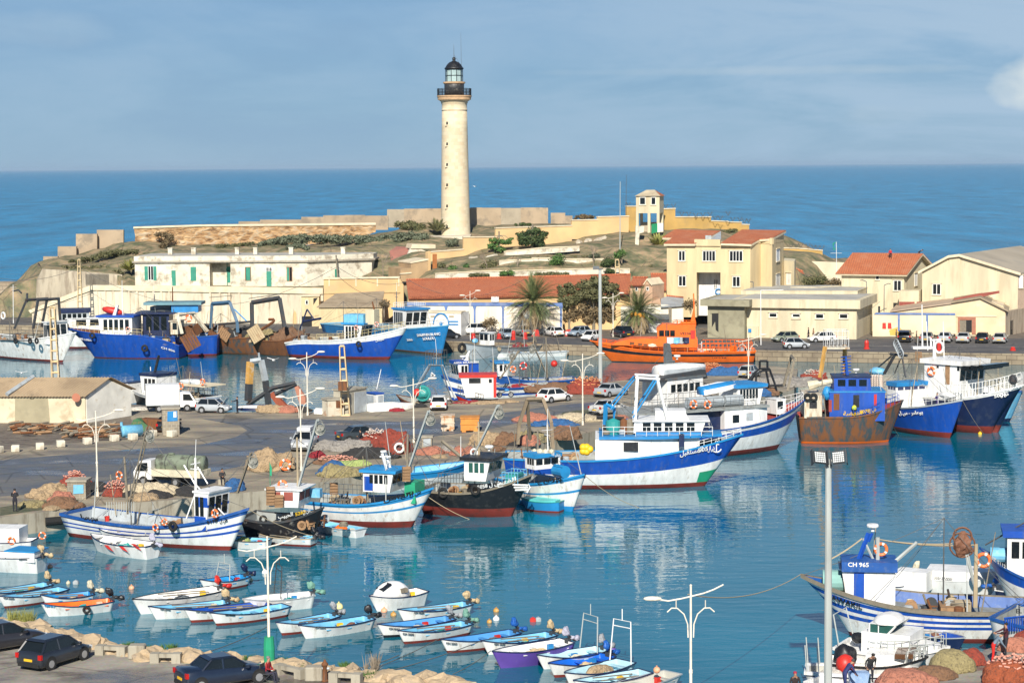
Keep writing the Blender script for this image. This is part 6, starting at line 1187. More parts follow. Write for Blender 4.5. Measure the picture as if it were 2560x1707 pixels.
h,x0,x1,z0,z1=T.house('B2',(590,760),(1205,855),3.4,'cw','cw',nw=5,fw=3,z0=zt+.22,slope=.35,wt=.72,roofh=.1,ov=.3,band=(.3,'midblue'))
T.house('B2',(780,670),(1095,740),2.2,'cw','cw',nw=0,fw=0,z0=z1+.1,slope=-.5,roofh=.12,ov=.02,name='upper_casing')
T.rail2(a.x+.6,x0+6.2,2.5,zt+.22,.75,'cw',10)
for x,m_ in ((365,'teal'),(470,'rust'),(530,'gw')):v=T.P('B2',x,905,1.8);q=BM();lathe(q,[(.5 if x < 400 else .35,0),(.62 if x < 400 else .38,.5),(.6 if x < 400 else .35,1.1),(.1,1.3)],14,(v.x,-1.2,zt+.22));T.part('tank',q,m_)
for s_ in (1,-1):
 f1,f2=T.P('B2',575,800,1.6),T.P('B2',605,330,1.4);g1,g2=T.P('B2',900,700,1.6),T.P('B2',800,345,1.4);q=BM();tube(q,[(f1.x,s_*1.7,f1.z-.6),(f2.x,s_*1.3,f2.z)],.12,6);tube(q,[(g1.x,s_*1.7,g1.z-.5),(g2.x,s_*1.3,g2.z)],.12,6);tube(q,[(f2.x-.2,s_*1.3,f2.z),(g2.x+.2,s_*1.3,g2.z)],.1,6);T.part('gallows',q,'cw')
 k1,k2=T.P('B2',340,640,1.5),T.P('B2',575,345,1.4);q=BM();tube(q,[(k1.x,s_*1.6,k1.z),(k2.x,s_*1.3,k2.z)],.07,5);k1,k2=T.P('B2',560,720,1.5),T.P('B2',790,360,1.4);tube(q,[(k1.x,s_*1.6,k1.z),(k2.x,s_*1.3,k2.z)],.08,5);T.part('strut',q,'azure')
k1,k2,k3=T.P('B2',285,790,.8),T.P('B2',290,590,.8),T.P('B2',375,630,.8);k4=T.P('B2',370,790,.8);q=BM();tube(q,[k1,k2],.18,4);tube(q,[k2,k3,k4],.16,4);tube(q,[k1,k4],.14,4);T.part('crane',q,'azure')
k1,k2=T.P('B2',200,718,.5),T.P('B2',470,730,.5);T.line('net_roller',[k1,k2],.17,'rubber')
T.clutter(T.P('B2',250,800).x,T.P('B2',600,800).x,1.5,zt+.25,9,5);T.clutter(1,a.x-.5,2,T.Z(.12),12,6,hmax=1.1)
T.mast('B2',(890,560),(890,700),0,.05);T.rail(.8,.99,.5,n=6)
T.txt('B2',(1018,1095),'المستقبل',.6,rtl=True,w=1.9);T.txt('B2',(1196,1062),'5051',.5,w=1.05);T.txt('B2',(1290,1050),'ش ل',.45,rtl=True,w=.6)
v=T.P('B2',1378,1020,1.4);uu=v.x/T.L;yy=T.ns*(T.half(uu)*.86+.1);q=BM();tube(q,[(v.x,yy,v.z-.35),(v.x,yy,v.z+.4)],.05,5);torus(q,(v.x,yy,v.z+.5),.1,.03,'y',10,4);tube(q,[(v.x-.22,yy,v.z+.28),(v.x+.22,yy,v.z+.28)],.04,5);tube(q,[(v.x+.42*cos(R(t_)),yy,v.z+.05+.4*sin(R(t_))) for t_ in range(200,341,20)],.05,5);T.part('anchor_emblem',q,'cw')
for k,(x,y) in enumerate(((70,1010),(105,1010),(135,1030),(70,1050),(105,1055))):
 v=T.P('B2',x,y,1.6);q=BM();blob(q,(0,0,0),.32,.32,.32,2,0);o=ob('float_ball',q,'yellow',smooth=True);o.location=T.M@ v;tag(o,'yellow round float in the cluster on the stern deck of trawler 5051','float','yellow floats on the stern')
U=Boat(('B2','B3'),(540,860),(398,640),2.6,4.4,6.2,'white trawler with a blue stripe and red fore deck, upturned dinghy on its roof',zm=2.6,um=.35,bul=.4,bands=[(0,.5,'red'),(.22,.5,'cw'),(.55,.2,'cw'),(.82,.1,'blue'),(.93,0,'cw'),(1,0,'rail')],rake=3.2,deckm='reddeck',innm='reddeck')
a,b=U.P('B2',1445,840,2.4),U.P('B2',1880,560,2.4);zt=U.P('B2',1600,625,2.4).z;zd=U.Z(.6)
U.casing('deckhouse',a.x,b.x,2.6,U.sheer(.5)-.2,zt,'cw');U.bx('shelter_deck',U.P('B2',560,640,2.5).x,b.x,-2.7,2.7,zt-.1,zt+.12,'deck')
U.bx('shelter',U.P('B2',1050,700,2.4).x,a.x,-1.9,1.9,zd,zt-.1,'navy')
for x0_,x1_,y0_,y1_,m_ in ((1525,1588,690,770,'glass'),(1658,1722,668,750,'lgrey')):p_,q_=U.P('B2',x0_,y1_,2.42),U.P('B2',x1_,y0_,2.42);U.bx('window',p_.x,q_.x,-2.63,2.63,p_.z,q_.z,m_)
h,x0,x1,z0,z1=U.house('B2',(1400,445),(1800,610),3.2,'cw','midblue',nw=6,fw=3,z0=zt+.1,slope=.25,wt=.62,roofh=.3,ov=.35)
U.house('B2',(1860,555),(1965,690),1.8,'cw','cw',nw=1,fw=1,slope=0,roofh=.05,ov=.05,name='fore_cabin')
for x,y in ((1190,560),(1350,570),(1545,580)):v=U.P('B2',x,y,1.8);q=BM();tube(q,[(v.x-.95,-1.6,zt+.65),(v.x+.95,-1.6,zt+.65)],.5,14);U.part('fuel_tank',q,'lgrey')
U.rail2(U.P('B2',740,600,2.5).x,U.P('B2',1760,600,2.5).x,2.6,zt+.12,.95,'grey',12)
for x,y,lb_ in ((1152,590,'left one of two faded orange lifebuoys above trawler 5051'),(1290,593,'right one of two faded orange lifebuoys above trawler 5051')):v=U.P('B2',x,y,2.72);ring(U.M,v,.42,lb_)
U.rail(.75,.99,.8,mat='cw',n=10)
V=Boat('B2',(520,780),(1560,560),2.6,3.6,6.0,'white trawler with dark grey flared roof and tall grey steel mast',bands=[(0,.3,'red'),(1,0,'navy')],zm=2.6,deckm='deck')
h,x0,x1,z0,z1=V.house('B2',(650,380),(1245,640),3.4,'cw','grey',nw=5,fw=3,z0=V.Z(.4),slope=0,wt=.26,roofh=.2,ov=.2)
a,b=V.P('B2',800,345,1.5),V.P('B2',1290,330,1.5);q=BM();prism(q,[V.P('B2',*p_,1.6) for p_ in ((720,375),(960,375),(1290,335),(1270,250),(960,300),(800,345))],(0,3.2,0));V.part('flare_roof',q,'dgrey')
q=BM();prism(q,[V.P('B2',*p_,0) for p_ in ((888,340),(880,0),(900,-10),(925,0),(975,340))],(0,.35,0));tube(q,[V.P('B2',890,170,0),V.P('B2',965,168,0)],.1,5);V.part('mast',q,'grey')
V.radar(V.P('B2',990,150,0));v=V.P('B2',890,30,0);V.line('antenna',[v,v+VV((0,0,2.2))],.03,'wire')
def upturned(M_,x0,x1,y,z,w,h,cols,label,tilt=0,name='dinghy'):
 q=BM();n=12;L_=x1-x0;rows=[]
 for i in range(n+1):
  u=i/n;hw=w/2*(1-max(0,(u-.5)/.5)**2.4)*(1-.25*max(0,1-u/.3));rows.append([q.verts.new((x0+L_*u,y+hw*cos(R(t_)),z+h*(.3+.7*sin(R(t_))**.8)*(1-.35*u**4) if 0 < t_ < 180 else z)) for t_ in range(0,181,20)])
 for i in range(n):
  for k in range(9):q.faces.new((rows[i][k],rows[i+1][k],rows[i+1][k+1],rows[i][k+1])).material_index=1 if k in (0,8) else 0
 q.faces.new(rows[0]);bmesh.ops.recalc_face_normals(q,faces=q.faces[:]);r=empty(name,(0,0,0),0,label,'dinghy');r.matrix_world=M_@ MR(tilt,4,'Y');ob('hull',q,cols,r,smooth=True)
 q=BM();tube(q,[(x0+.1,y,z+h+.02),((x0+x1)/2,y,z+h*.98+.02),(x1-.1,y,z+h*.62)],.06,5);ob('keel',q,cols[1],r)
v0,v1=V.P('B2',800,300,0),V.P('B2',1270,240,0);upturned(V.M,v0.x,v1.x,0,v0.z-.1,2.2,1.0,['cw','lgrey'],'white dinghy lying upside down on the roof behind the grey steel mast')
p0,p1=U.P('B2',1240,500,1.3),U.P('B2',1585,420,1.3);tl=math.atan2(p1.z-p0.z,p1.x-p0.x);Mu=U.M@ MT((p0.x,-1.0,p0.z));upturned(Mu,0,(p1-p0).length,0,0,1.7,.75,['midblue','white'],'blue and white dinghy leaning bow up on the blue roofed wheelhouse',tilt=-tl)
V.lines([(V.P('B2',900,60,0),V.P('B2',600,330,0)),(V.P('B2',900,60,0),(V.L-.5,0,V.zb))])
X=Boat('B3',(330,770),(1280,640),2.6,4.0,6.0,'rusty steel trawler with a blue superstructure, number 5078 in yellow letters',bands=[(0,.22,'orange'),(.35,.1,'rusthull'),(1,0,'rusthull')],zm=2.7,railm='rusthull',rake=1.4,bul=.5,deckm='reddeck')
h,x0,x1,z0,z1=X.house('B3',(660,445),(960,580),3.2,'blue','navy',nw=3,fw=3,slope=-.1,wt=.55,roofh=.15,ov=.1,z0=X.P('B3',700,580,2).z)
X.house('B3',(620,575),(1065,715),4.4,'blue','midblue',nw=0,fw=0,z0=X.Z(.5),slope=0,roofh=.12,ov=.05,name='deckhouse')
for x0_,x1_,y0_,y1_,m_ in ((655,708,585,730,'rust'),(830,885,595,710,'black'),(612,640,640,745,'reddeck'),(1015,1040,590,690,'bred')):p_,q_=X.P('B3',x0_,y1_,2.2),X.P('B3',x1_,y0_,2.2);X.bx('door',p_.x,q_.x,-2.225,2.225,p_.z,q_.z,m_)
p_,q_=X.P('B3',395,770,2.6),X.P('B3',610,600,2.6);X.bx('bulwark',p_.x,q_.x-.6,-2.62,2.62,X.sheer(.2)-.1,q_.z,'rustwhite');p_,q_=X.P('B3',440,715,2.64),X.P('B3',508,655,2.64);X.bx('opening',p_.x,q_.x,-2.64,2.64,p_.z,q_.z,'black')
q=BM();blob(q,X.P('B3',595,580,1.5),.45,.45,.7,2,.03);X.part('water_tank',q,'azure')
v=X.P('B3',780,430,0);X.line('mast',[v,X.P('B3',765,250,0)],.16,'blue',r2=.08);X.radar(X.P('B3',855,400,-.5));q=BM()
for k in range(6):e=X.P('B3',765,260+k*28,0);tube(q,[e-VV((.5,0,0)),e+VV((.5,0,.1))],.05,4)
X.part('mast_ladder',q,'blue')
X.rail(.5,.95,.8,mat='blue');X.aframe('B3',((245,560),(310,285)),5,.16,'gw');a2=X.P('B3',455,560,0);
q=BM();tube(q,[X.P('B3',535,440,1.2),X.P('B3',580,165,1.2)],.2,4);tube(q,[X.P('B3',755,440,-1.2),X.P('B3',755,150,-1.2)],.2,4);X.part('stern_gantry',q,mt('rust_yellow',(.55,.3,.07),.8,dirt=(.6,.58,.5),amt=.6,scale=1))
p_,q_=X.P('B3',575,160,0),X.P('B3',780,150,0);X.rail2(p_.x,q_.x,1.1,p_.z,1.5,'cw',6);X.bx('gantry_platform',p_.x-.1,q_.x+.1,-1.2,1.2,p_.z-.2,p_.z-.04,'rustwhite')
for k,x in enumerate((425,478)):tyre(X.M,X.P('B3',x,615,2.85),('left' if k == 0 else 'right')+' tyre of the pair hanging on the rusty trawler side',.38)
q=BM();tube(q,[(0,0,0),(1,0,.25),(2.6,0,.5)],.45,8,r2=.2);r=ob('rolled_tarp',q,'tarpw');r.matrix_world=X.M@ MT(X.P('B3',430,515,.5));tag(r,'rolled pale sheet bulging over the stern of the rusty trawler','tarpaulin')
X.clutter(1,6,2.2,X.Z(.15),10,12,hmax=1.0);X.txt('B3',(740,778),'النهضة',.55,'yellow',True,w=1.8);X.txt('B3',(885,762),'5078',.45,'yellow',w=1.0);X.txt('B3',(970,750),'ش ل',.45,'yellow',True,w=.7)
Y_=Boat('B3',(1010,640),(1808,640),2.4,3.9,5.6,'bright blue trawler with red keel and curtained wheelhouse, man in purple on the bow',bands=[(0,.55,'red'),(1,0,'blue')],zm=2.5,rake=2.0,railm='lgrey',deckm='deck')
h,x0,x1,z0,z1=Y_.house('B3',(1135,510),(1485,600),3.6,'cw','midblue',nw=3,fw=4,slope=-.05,wt=.95,roofh=.42,ov=.12,glass=mt('curtained_glass',(.05,.06,.13),.2));Y_.bx('cabin_base',x0,x1,-1.82,1.82,Y_.Z(.5),z0,'cw')
Y_.rail(.66,.98,.85,n=8);q=BM();blob(q,Y_.P('B3',1670,600,0),1.3,.5,.35,2,0);Y_.part('skylight',q,'cw');Y_.txt('B3',(1240,770),'بوعامر - س ل',.5,rtl=True,w=3.1);v=Y_.P('B3',1180,480,1.9);text(mixed('بوعامر'),v+VV((4.6,Y_.ns*.1,.1)),(1,0,0),(0,0,1),.3,'cw',Y_.r,w=1.5)
Y_.mast('B3',(1400,200),(1400,480),-.8,.07,'gw');q=BM();blob(q,Y_.P('B3',1050,385,0),.95,.8,.45,2,.05);Y_.part('stern_tank',q,'sky_')
q=BM();tube(q,[Y_.P('B3',950,440,0),Y_.P('B3',1170,250,0)],.09,5);tube(q,[Y_.P('B3',1110,400,0),Y_.P('B3',1200,240,0)],.22,4);tube(q,[Y_.P('B3',1300,440,0),Y_.P('B3',1245,130,0)],.1,5);tube(q,[Y_.P('B3',1160,230,0),Y_.P('B3',1310,245,0)],.14,4);tube(q,[Y_.P('B3',1200,400,0),Y_.P('B3',1250,280,0)],.08,4);Y_.part('gallows',q,'dgrey');q=BM()
for k in range(5):torus(q,Y_.P('B3',1215+k*10,140+k*22,.2*k),.45,.06,'y',12,4)
Y_.part('hanging_rope',q,'lgrey');Y_.clutter(.5,6,2,Y_.Z(.1),8,31,hmax=1)
q=BM();[blob(q,Y_.P('B3',1010+22*(k % 4),430+18*(k//4),1.2),.3,.3,.2,1,0,k) for k in range(24)];fl=ob('float_string',q,mt('float_white',(.6,.5,.42),.7));fl.matrix_world=Y_.M;tag(fl,'stacked strings of off white floats on the stern of the bright blue trawler','floats',kind='stuff')
W5=Boat('B3',(1440,600),(2352,505),3.0,5.0,6.6,'black hulled trawler with a white wheelhouse and scalloped roof, number 5004',bands=[(0,.75,'red'),(.93,0,'navy'),(1,0,'cw')],zm=3.4,rake=4.6,railm='cw',deckm='lgrey',p=2.0)
h,x0,x1,z0,z1=W5.house('B3',(1465,310),(1985,505),4.2,'cw','cw',nw=0,fw=4,slope=.08,wt=.4,roofh=.45,ov=.4,z0=W5.Z(.4))
for x0_,x1_,y0_,y1_,m_ in ((1650,1692,330,500,'wood'),(1575,1593,335,355,'glass'),(1757,1778,340,380,'glass'),(1800,1860,340,378,'glass'),(1878,1935,337,375,'glass'),(1950,1990,332,362,'glass')):p_,q_=W5.P('B3',x0_,y1_,2.1),W5.P('B3',x1_,y0_,2.1);W5.bx('door' if m_ == 'wood' else 'window',p_.x,q_.x,-2.13,2.13,p_.z,q_.z,m_,h)
ring(W5.M,W5.P('B3',1525,385,2.25),.52,'big orange and white lifebuoy on the white wheelhouse of trawler 5004')
q=BM();tube(q,[W5.P('B3',1555,290,0),W5.P('B3',1550,110,0)],.22,8,r2=.1);tube(q,[W5.P('B3',1520,110,0),W5.P('B3',1610,105,0)],.12,5);tube(q,[W5.P('B3',1520,85,0),W5.P('B3',1525,170,0)],.1,5);tube(q,[W5.P('B3',1640,260,0),W5.P('B3',1632,-60,0)],.05,5);tube(q,[W5.P('B3',1495,200,0),W5.P('B3',1482,-60,0)],.04,5);torus(q,W5.P('B3',1595,170,0),.55,.12,'y',14,5);W5.part('mast',q,'cw');W5.rail(.45,.98,1.3,.035,n=22);W5.bx('windbreak',W5.P('B3',1480,290,0).x,W5.P('B3',1530,290,0).x,-1.8,-1.6,W5.P('B3',1480,290,0).z,W5.P('B3',1480,200,0).z,'wood')
W5.txt('B3',(2040,585),'جيلاني ملك الله',.45,rtl=True,w=2.6);W5.txt('B3',(2092,622),'5004',.4,w=.9);W5.txt('B3',(2150,612),'ش ل',.4,rtl=True,w=.6)
q=BM();torus(q,W5.P('B3',2255,460,1.0),.4,.12,'y',12,5);blob(q,W5.P('B3',2255,460,1.0),.3,.3,.5,1,.2);W5.part('anchor',q,'dgrey')
Y6=Boat('B3',(1750,560),(2330,560),2.4,3.4,5,'light blue hulled boat just showing beyond the bow of the black trawler',bands=[(0,.4,'navy'),(1,0,'sky_')],zm=2.3,rake=2.4);Y6.bx('casing',2,5,-1,1,Y6.Z(.3),3.2,'cw')
w=W('net_crane',at('B2',1800,520,QZ)[:],'black tubular net crane framework at the pier head','crane');Yc=at('B2',1860,500,QZ).y;q=BM()
for pts_ in (((1700,400),(1755,275),(1800,240),(1895,240),(1900,255),(1830,262),(1770,290),(1760,410)),((1895,245),(1945,380),(1975,500)),((1760,410),(2060,400)),((1860,250),(1890,400)),((1760,280),(1650,400)),((1800,165),(1800,240)),((1875,165),(1875,240)),((1800,165),(1875,165)),((1975,500),(2000,620)),((1760,410),(1755,620))):tube(q,[qd('B2',*p_,Yc) for p_ in pts_],.13,5)
w.mesh('frame',q,'black')
A=Boat('A1',(-240,1100),(712,1085),2.8,4.3,6,'long white trawler at the far left with tyres along its side',bands=[(0,.3,'red'),(1,0,'white')],zm=2.7,rake=3.4,railm='cw');h,x0,x1,z0,z1=A.house('A1',(405,995),(615,1085),3.4,'cw','cw',nw=3,fw=3,slope=-.1,wt=.7,roofh=.15,z0=A.Z(.7));A.aframe('A1',((135,1050),(215,785)),4.5,.2,'dgrey');A.aframe('A1',((310,1050),(322,785)),4.5,.2,'dgrey')
for k,x in enumerate((145,280,342)):tyre(A.M,A.P('A1',x,1165,3.1),('left','middle','right')[k]+' tyre on the side of the white trawler at the far left',.42)
A.line('rubbing_strake',[A.P('A1',0,1160,3.05),A.P('A1',285,1162,3.05)],.09,'black');A.clutter(4,A.P('A1',390,1050).x,2,A.Z(.3),22,41,hmax=1.6);A.rail(.3,.7,.9,mat='grey');A.txt('A1',(460,1115),'شرشال',.5,'black',True,w=1.6);A.mast('A1',(122,640),(125,1000),0,.06,aer=0);ring(A.M,A.P('A1',30,930,1),.6,'white lifebuoy hung in the rigging at the far left edge','cw')
A.lines([(A.P('A1',240,780,0),A.P('A1',0,900,0)),(A.P('A1',320,790,0),A.P('A1',550,1000,0)),(A.P('A1',122,650,0),A.P('A1',420,1000,0))]);v=A.P('A1',250,740,0);q=BM();tube(q,[v-VV((0,0,1)),v+VV((.1,0,.3))],.18,6);tube(q,[A.P('A1',130,700,0),A.P('A1',170,690,0),A.P('A1',200,720,0)],.12,6);A.part('derrick_head',q,'dgrey')
C_=Boat('A1',(1000,1060),(500,1010),2.6,3.6,5.5,'white trawler with dark blue roofed bridge between the white and blue trawlers',bands=[(0,.3,'red'),(1,0,'cw')],zm=2.6);h,x0,x1,z0,z1=C_.house('A1',(550,905),(835,1000),3.4,'lgrey','navy',nw=5,fw=3,slope=-.1,wt=.85,roofh=.5);C_.house('A1',(650,960),(965,1060),4,'cw','cw',nw=2,fw=2,slope=.3,wt=.6,roofh=.1)
D=Boat('A1',(1720,1195),(632,1045),1.9,4.1,6.4,'large royal blue trawler with white wheelhouse and red raft on the roof',bands=[(0,.12,'red'),(1,0,'blue')],zm=3.4,um=.42,rake=4.8,bul=.6,railm='blue',deckm='rust')
h,x0,x1,z0,z1=D.house('A1',(935,945),(1320,1085),4,'cw','blue',nw=5,fw=3,slope=.1,wt=.6,roofh=.25,ov=.3,z0=D.Z(.55));D.rail(.3,.97,.9,mat=mt('rail_yellow',(.6,.5,.25),.6),n=16);ring(D.M,D.P('A1',1195,1058,3.3),.38,'faded pink lifebuoy on the rail of the royal blue trawler',mt('faded_ring',(.62,.25,.18),.6))
q=BM();blob(q,(0,0,0),1.6,.6,.55,2,.05);v=D.P('A1',1050,885,0);o=ob('life_raft',q,'bred',smooth=True);o.matrix_world=D.M@ MT(v)@ MR(R(-12),4,'Y');tag(o,'red inflatable raft strapped on the royal blue trawler roof','raft')
q=BM();prism(q,[D.P('A1',*p_,.5) for p_ in ((1060,925),(1095,830),(1112,830),(1090,925))],(0,.5,0));tube(q,[D.P('A1',1145,920,0),D.P('A1',1140,660,0)],.09,6);D.part('mast',q,'cw');D.line('antenna',[D.P('A1',1140,660,0),D.P('A1',1138,600,0)],.03,'cw')
q=BM();tube(q,[D.P('A1',1700,1100,2.4),D.P('A1',1655,920,2.0)],.3,4);tube(q,[D.P('A1',1935,1080,-2.2),D.P('A1',1800,905,-1.8)],.3,4);tube(q,[D.P('A1',1645,925,1.8),D.P('A1',1815,905,-1.8)],.22,4);D.part('stern_gallows',q,'rustwhite')
D.house('A1',(1590,985),(1720,1105),3,'rustwhite','rustwhite',nw=1,fw=0,slope=0,roofh=.1,name='winch_house');D.clutter(.5,8.5,2.4,D.Z(.1)+.1,24,51,hmax=1.3);D.txt('A1',(1505,1235),'CH 806',.42,w=1.9);D.txt('A1',(735,1150),'AMIR LARBAA',.38,w=2.4)
ring(D.M,D.P('A1',1760,955,0),.55,'weathered orange lifebuoy in the white gallows of the royal blue trawler');tyre(D.M,D.P('A1',860,1115,3.2),'black tyre under the bow rail of the royal blue trawler',.42);tyre(D.M,D.P('A1',1350,1235,3.3),'black tyre amidships on the royal blue trawler',.5)
def door_board(M_,v,w_,h_,rx,rz,label,mat='rust'):
 q=BM();n=6
 for k in range(n):box(q,-w_/2+w_*k/n,-w_/2+w_*(k+.85)/n,-.06,.06,-h_/2,h_/2)
 for z in (-h_*.3,h_*.3):box(q,-w_/2,w_/2,-.1,-.055,z-.08,z+.08)
 o=ob('trawl_door',q,mat);o.matrix_world=M_@ MT(v)@ MR(rz,4,'Z')@ MR(rx,4,'Y');tag(o,label,'trawl door')
door_board(D.M,D.P('A1',1775,1170,3.2),2.2,2.4,.5,.1,'rusty trawl door slung askew on the stern of the royal blue trawler')
E=Boat('A1',(2050,1100),(1180,1080),3.0,3.4,5.5,'blue superstructured trawler with a dinghy on its roof behind the royal blue one',bands=[(0,.3,'red'),(1,0,'blue')],zm=2.8);h,x0,x1,z0,z1=E.house('A1',(1330,915),(1580,1060),3.6,'navy','navy',nw=3,fw=3,slope=0,wt=.6,roofh=.25,ov=.9,z0=E.Z(.5));E.bx('upper_roof',E.P('A1',1880,830,1.8).x,E.P('A1',1340,870,1.8).x,-2,2,E.P('A1',1700,830,1.8).z,E.P('A1',1700,805,1.8).z,mt('teal_grey',(.13,.26,.30),.6));E.bx('bridge',E.P('A1',1850,900,1.6).x,E.P('A1',1600,900,1.6).x,-1.6,1.6,E.P('A1',1700,900,1.6).z,E.P('A1',1700,830,1.6).z,'midblue');v0,v1=E.P('A1',1600,860,0),E.P('A1',1400,860,0);q=BM()
E.mast('A1',(1610,660),(1610,800),0,.1,'rust');E.mast('A1',(1440,730),(1440,800),0,.08,'grey');upturned(E.M,v0.x,v1.x,0,v0.z-.3,1.6,.8,['lgrey','grey'],'grey dinghy on the roof of the blue superstructured trawler')
for k in range(3):door_board(E.M,E.P('A1',1700+k*70,1080-k*10,2.6),1.2,1.5,.3*k,.4*k,('brown','small','leaning')[k]+' rusty trawl board at the stern of the blue superstructured trawler')
G_=Boat('A2',(-30,1100),(600,1120),2.5,2.7,6,'derelict trawler with a rusty dark blue hull and tall blue grey gallows',bands=[(0,.25,'rust'),(1,0,'rusthull')],zm=2.3,rake=.6,p=4,railm='rust',deckm='rust');Hh=Boat('A2',(960,1110),(470,1130),2.9,2.4,5.5,'derelict rust brown trawler hull with a big dark square gallows',bands=[(0,.15,'rust'),(1,0,'rust')],zm=2.2,rake=.5,p=4,railm='rust',deckm='rust')
def gate(Bt,c,pts,th,mat,name='gallows',yl=0):
 q=BM();P_=[Bt.P(c,x,y,yl) for x,y in pts]
 for a_,b_ in zip(P_,P_[1:]):tube(q,[a_,b_],th,4)
 Bt.part(name,q,mat)
gate(G_,'A2',((100,1045),(112,820),(278,805),(345,985),(352,1085)),.3,mt('gallows_blue',(.05,.12,.20),.6,dirt=(.1,.09,.07),amt=.5),yl=2);gate(G_,'A2',((320,870),(440,985)),.1,'azure','strut');gate(G_,'A2',((85,760),(300,742),(292,770)),.04,'wire','top_rail',2)
gate(Hh,'A2',((488,1045),(483,808),(742,765),(790,1035)),.34,'dgrey',yl=2);gate(Hh,'A2',((455,770),(700,735),(750,730)),.05,'wire','top_rail',2)
gate(Hh,'A2',((560,1070),(690,985),(690,965),(640,965)),.2,'rust','bent_beam',2);gate(Hh,'A2',((170,1010),(480,985)),.16,'dgrey','boom',1.5)
G_.clutter(1,G_.L-1,2.5,G_.Z(.5)+.2,26,61,('rust','dgrey','gw','lgrey','rust'),1.5);Hh.clutter(1,Hh.L-1,2,Hh.Z(.5)+.2,24,62,('rust','rust','gw','dgrey','rope'),1.2)
for Bt,f,c_,lb_ in ((G_,.25,'brown','rusty tangle piled at the left end of the derelict dark blue hull'),(G_,.7,'dark','dark gear pile under the blue grey gallows'),(Hh,.3,'brown','rust brown wreckage piled under the dark square gallows'),(Hh,.75,'olive','brownish gear heap at the left of the rust brown hull')):
 heap(Bt.M@ VV((Bt.L*f,0,Bt.Z(f))),4,2.6,3.6,c_,lb_,len(lb_))
door_board(G_.M,G_.P('A2',225,1105,3.2),2.0,1.5,.6,.1,'striped wooden trawl door leaning on the derelict dark blue hull','wood');door_board(Hh.M,Hh.P('A2',520,1100,3.2),2.0,2.2,.55,.1,'pale square trawl door tilted on its corner between the derelict hulls',mt('pale_rust',(.50,.38,.22),.8,dirt=(.25,.14,.07),amt=.6));door_board(G_.M,G_.P('A2',110,1140,3.4),1.6,2.0,.4,.2,'brown trawl door hanging left of the derelict dark blue hull')
I_=Boat('A2',(870,1170),(1940,1035),2.1,4.6,6,'blue trawler with a broad white sheer band and red waterline beside the lattice mast',bands=[(0,.45,'red'),(.6,.25,'blue'),(.74,.12,'blue'),(1,0,'cw')],zm=2.6,um=.25,rake=3.0,railm='cw',bul=.6)
h,x0,x1,z0,z1=I_.house('A2',(1345,1010),(1590,1075),3.4,'cw','azure',nw=4,fw=3,slope=.2,wt=.75,roofh=.2,ov=.4,z0=I_.Z(.5));I_.rail(.3,.97,.9,mat=mt('rail_yellow',(.6,.5,.25),.6),n=14)
for x,y,lb_ in ((1458,1040,'pink lifebuoy below the blue roof of the blue and white trawler'),(1648,1010,'pink lifebuoy on the fore rail of the blue and white trawler')):ring(I_.M,I_.P('A2',x,y,2.4),.38,lb_,mt('faded_ring',(.62,.25,.18),.6))
tyre(I_.M,I_.P('A2',1480,1195,3.1),'tyre hanging on the blue side of the trawler beside the lattice mast',.42);I_.txt('A2',(1640,1170),'شرشال',.42,rtl=True,w=1.1);I_.bx('funnel',I_.P('A2',1570,950,0).x,I_.P('A2',1650,950,0).x,-.8,.8,z1,I_.P('A2',1600,870,0).z,CRM2);I_.bx('roof_box',I_.P('A2',1380,960,0).x,I_.P('A2',1560,960,0).x,-1.2,1.2,z1+.1,I_.P('A2',1500,915,0).z,'sky_');I_.clutter(.5,I_.P('A2',1300,1000).x,2,I_.Z(.1),20,71,hmax=1.5);gate(I_,'A2',((930,1060),(1000,870),(1060,960)),.12,'navy','derrick',1);gate(I_,'A2',((960,985),(1130,955)),.16,'navy','boom',1);I_.mast('A2',(1608,800),(1625,870),0,.14,'rust',aer=0,cross=0)
J=Boat(('A3','A3'),(-560,1250),(418,1270),2.8,4.4,6.2,'light blue trawler with white wheelhouse, white name letters and rusty keel',bands=[(0,.3,'rust'),(1,0,'midblue')],zm=3.0,rake=2.0,railm='sky_',p=2.8)
h,x0,x1,z0,z1=J.house('A3',(-60,1135),(225,1268),3.8,'cw','midblue',nw=5,fw=3,slope=.2,wt=.6,roofh=.25,ov=.25,z0=J.Z(.6));J.rail(.55,.98,.9,n=9);J.txt('A3',(150,1368),'DAUPHIN BLANC',.52,w=4.3);J.txt('A3',(200,1398),'LOULOU',.52,w=2.2);J.txt('A3',(60,1405),'286',.4,w=1.3);J.mast('A3',(-30,985),(-30,1130),0,.08,'grey');J.rail2(x0,x1,1.8,z1+.25,.7,'cw',6)
K=Boat('A3',(1330,1420),(545,1425),1.3,2.3,3.6,'small grey white boat with a cabin and a maroon net, tyre at its bow',**FB,bands=[(1,0,'lgrey')],zm=1.25,railm='grey',bul=.35);h,x0,x1,z0,z1=K.house('A3',(690,1345),(805,1440),2,'cw','cw',nw=2,fw=2,slope=0,wt=.6,roofh=.1,ov=.2);heap(K.M@ VV((K.P('A3',1030,1430).x,0,K.Z(.4))),1.9,1.2,1.2,'crimson','maroon net heap on the small grey white boat',7);tyre(K.M,K.P('A3',528,1465,1.2),'large tyre at the bow of the small grey white boat',.7);K.clutter(1,x0,1.2,K.Z(.3),10,81);K.mast('A3',(600,1270),(600,1400),0,.05,aer=0);q=BM();blob(q,K.P('A3',640,1405,.6),.55,.4,.4,1,.05);K.part('barrel',q,'sky_');K.power_block('A3',(1160,1420),(1085,1150));
K2=Boat('A3',(1430,1490),(760,1500),.7,.8,1.7,'long low white launch alongside the small grey white boat',**LN,bands=[(1,0,'cw')],zm=.6,railm='lgrey',railw=.06,bul=.3,deckm='lgrey')
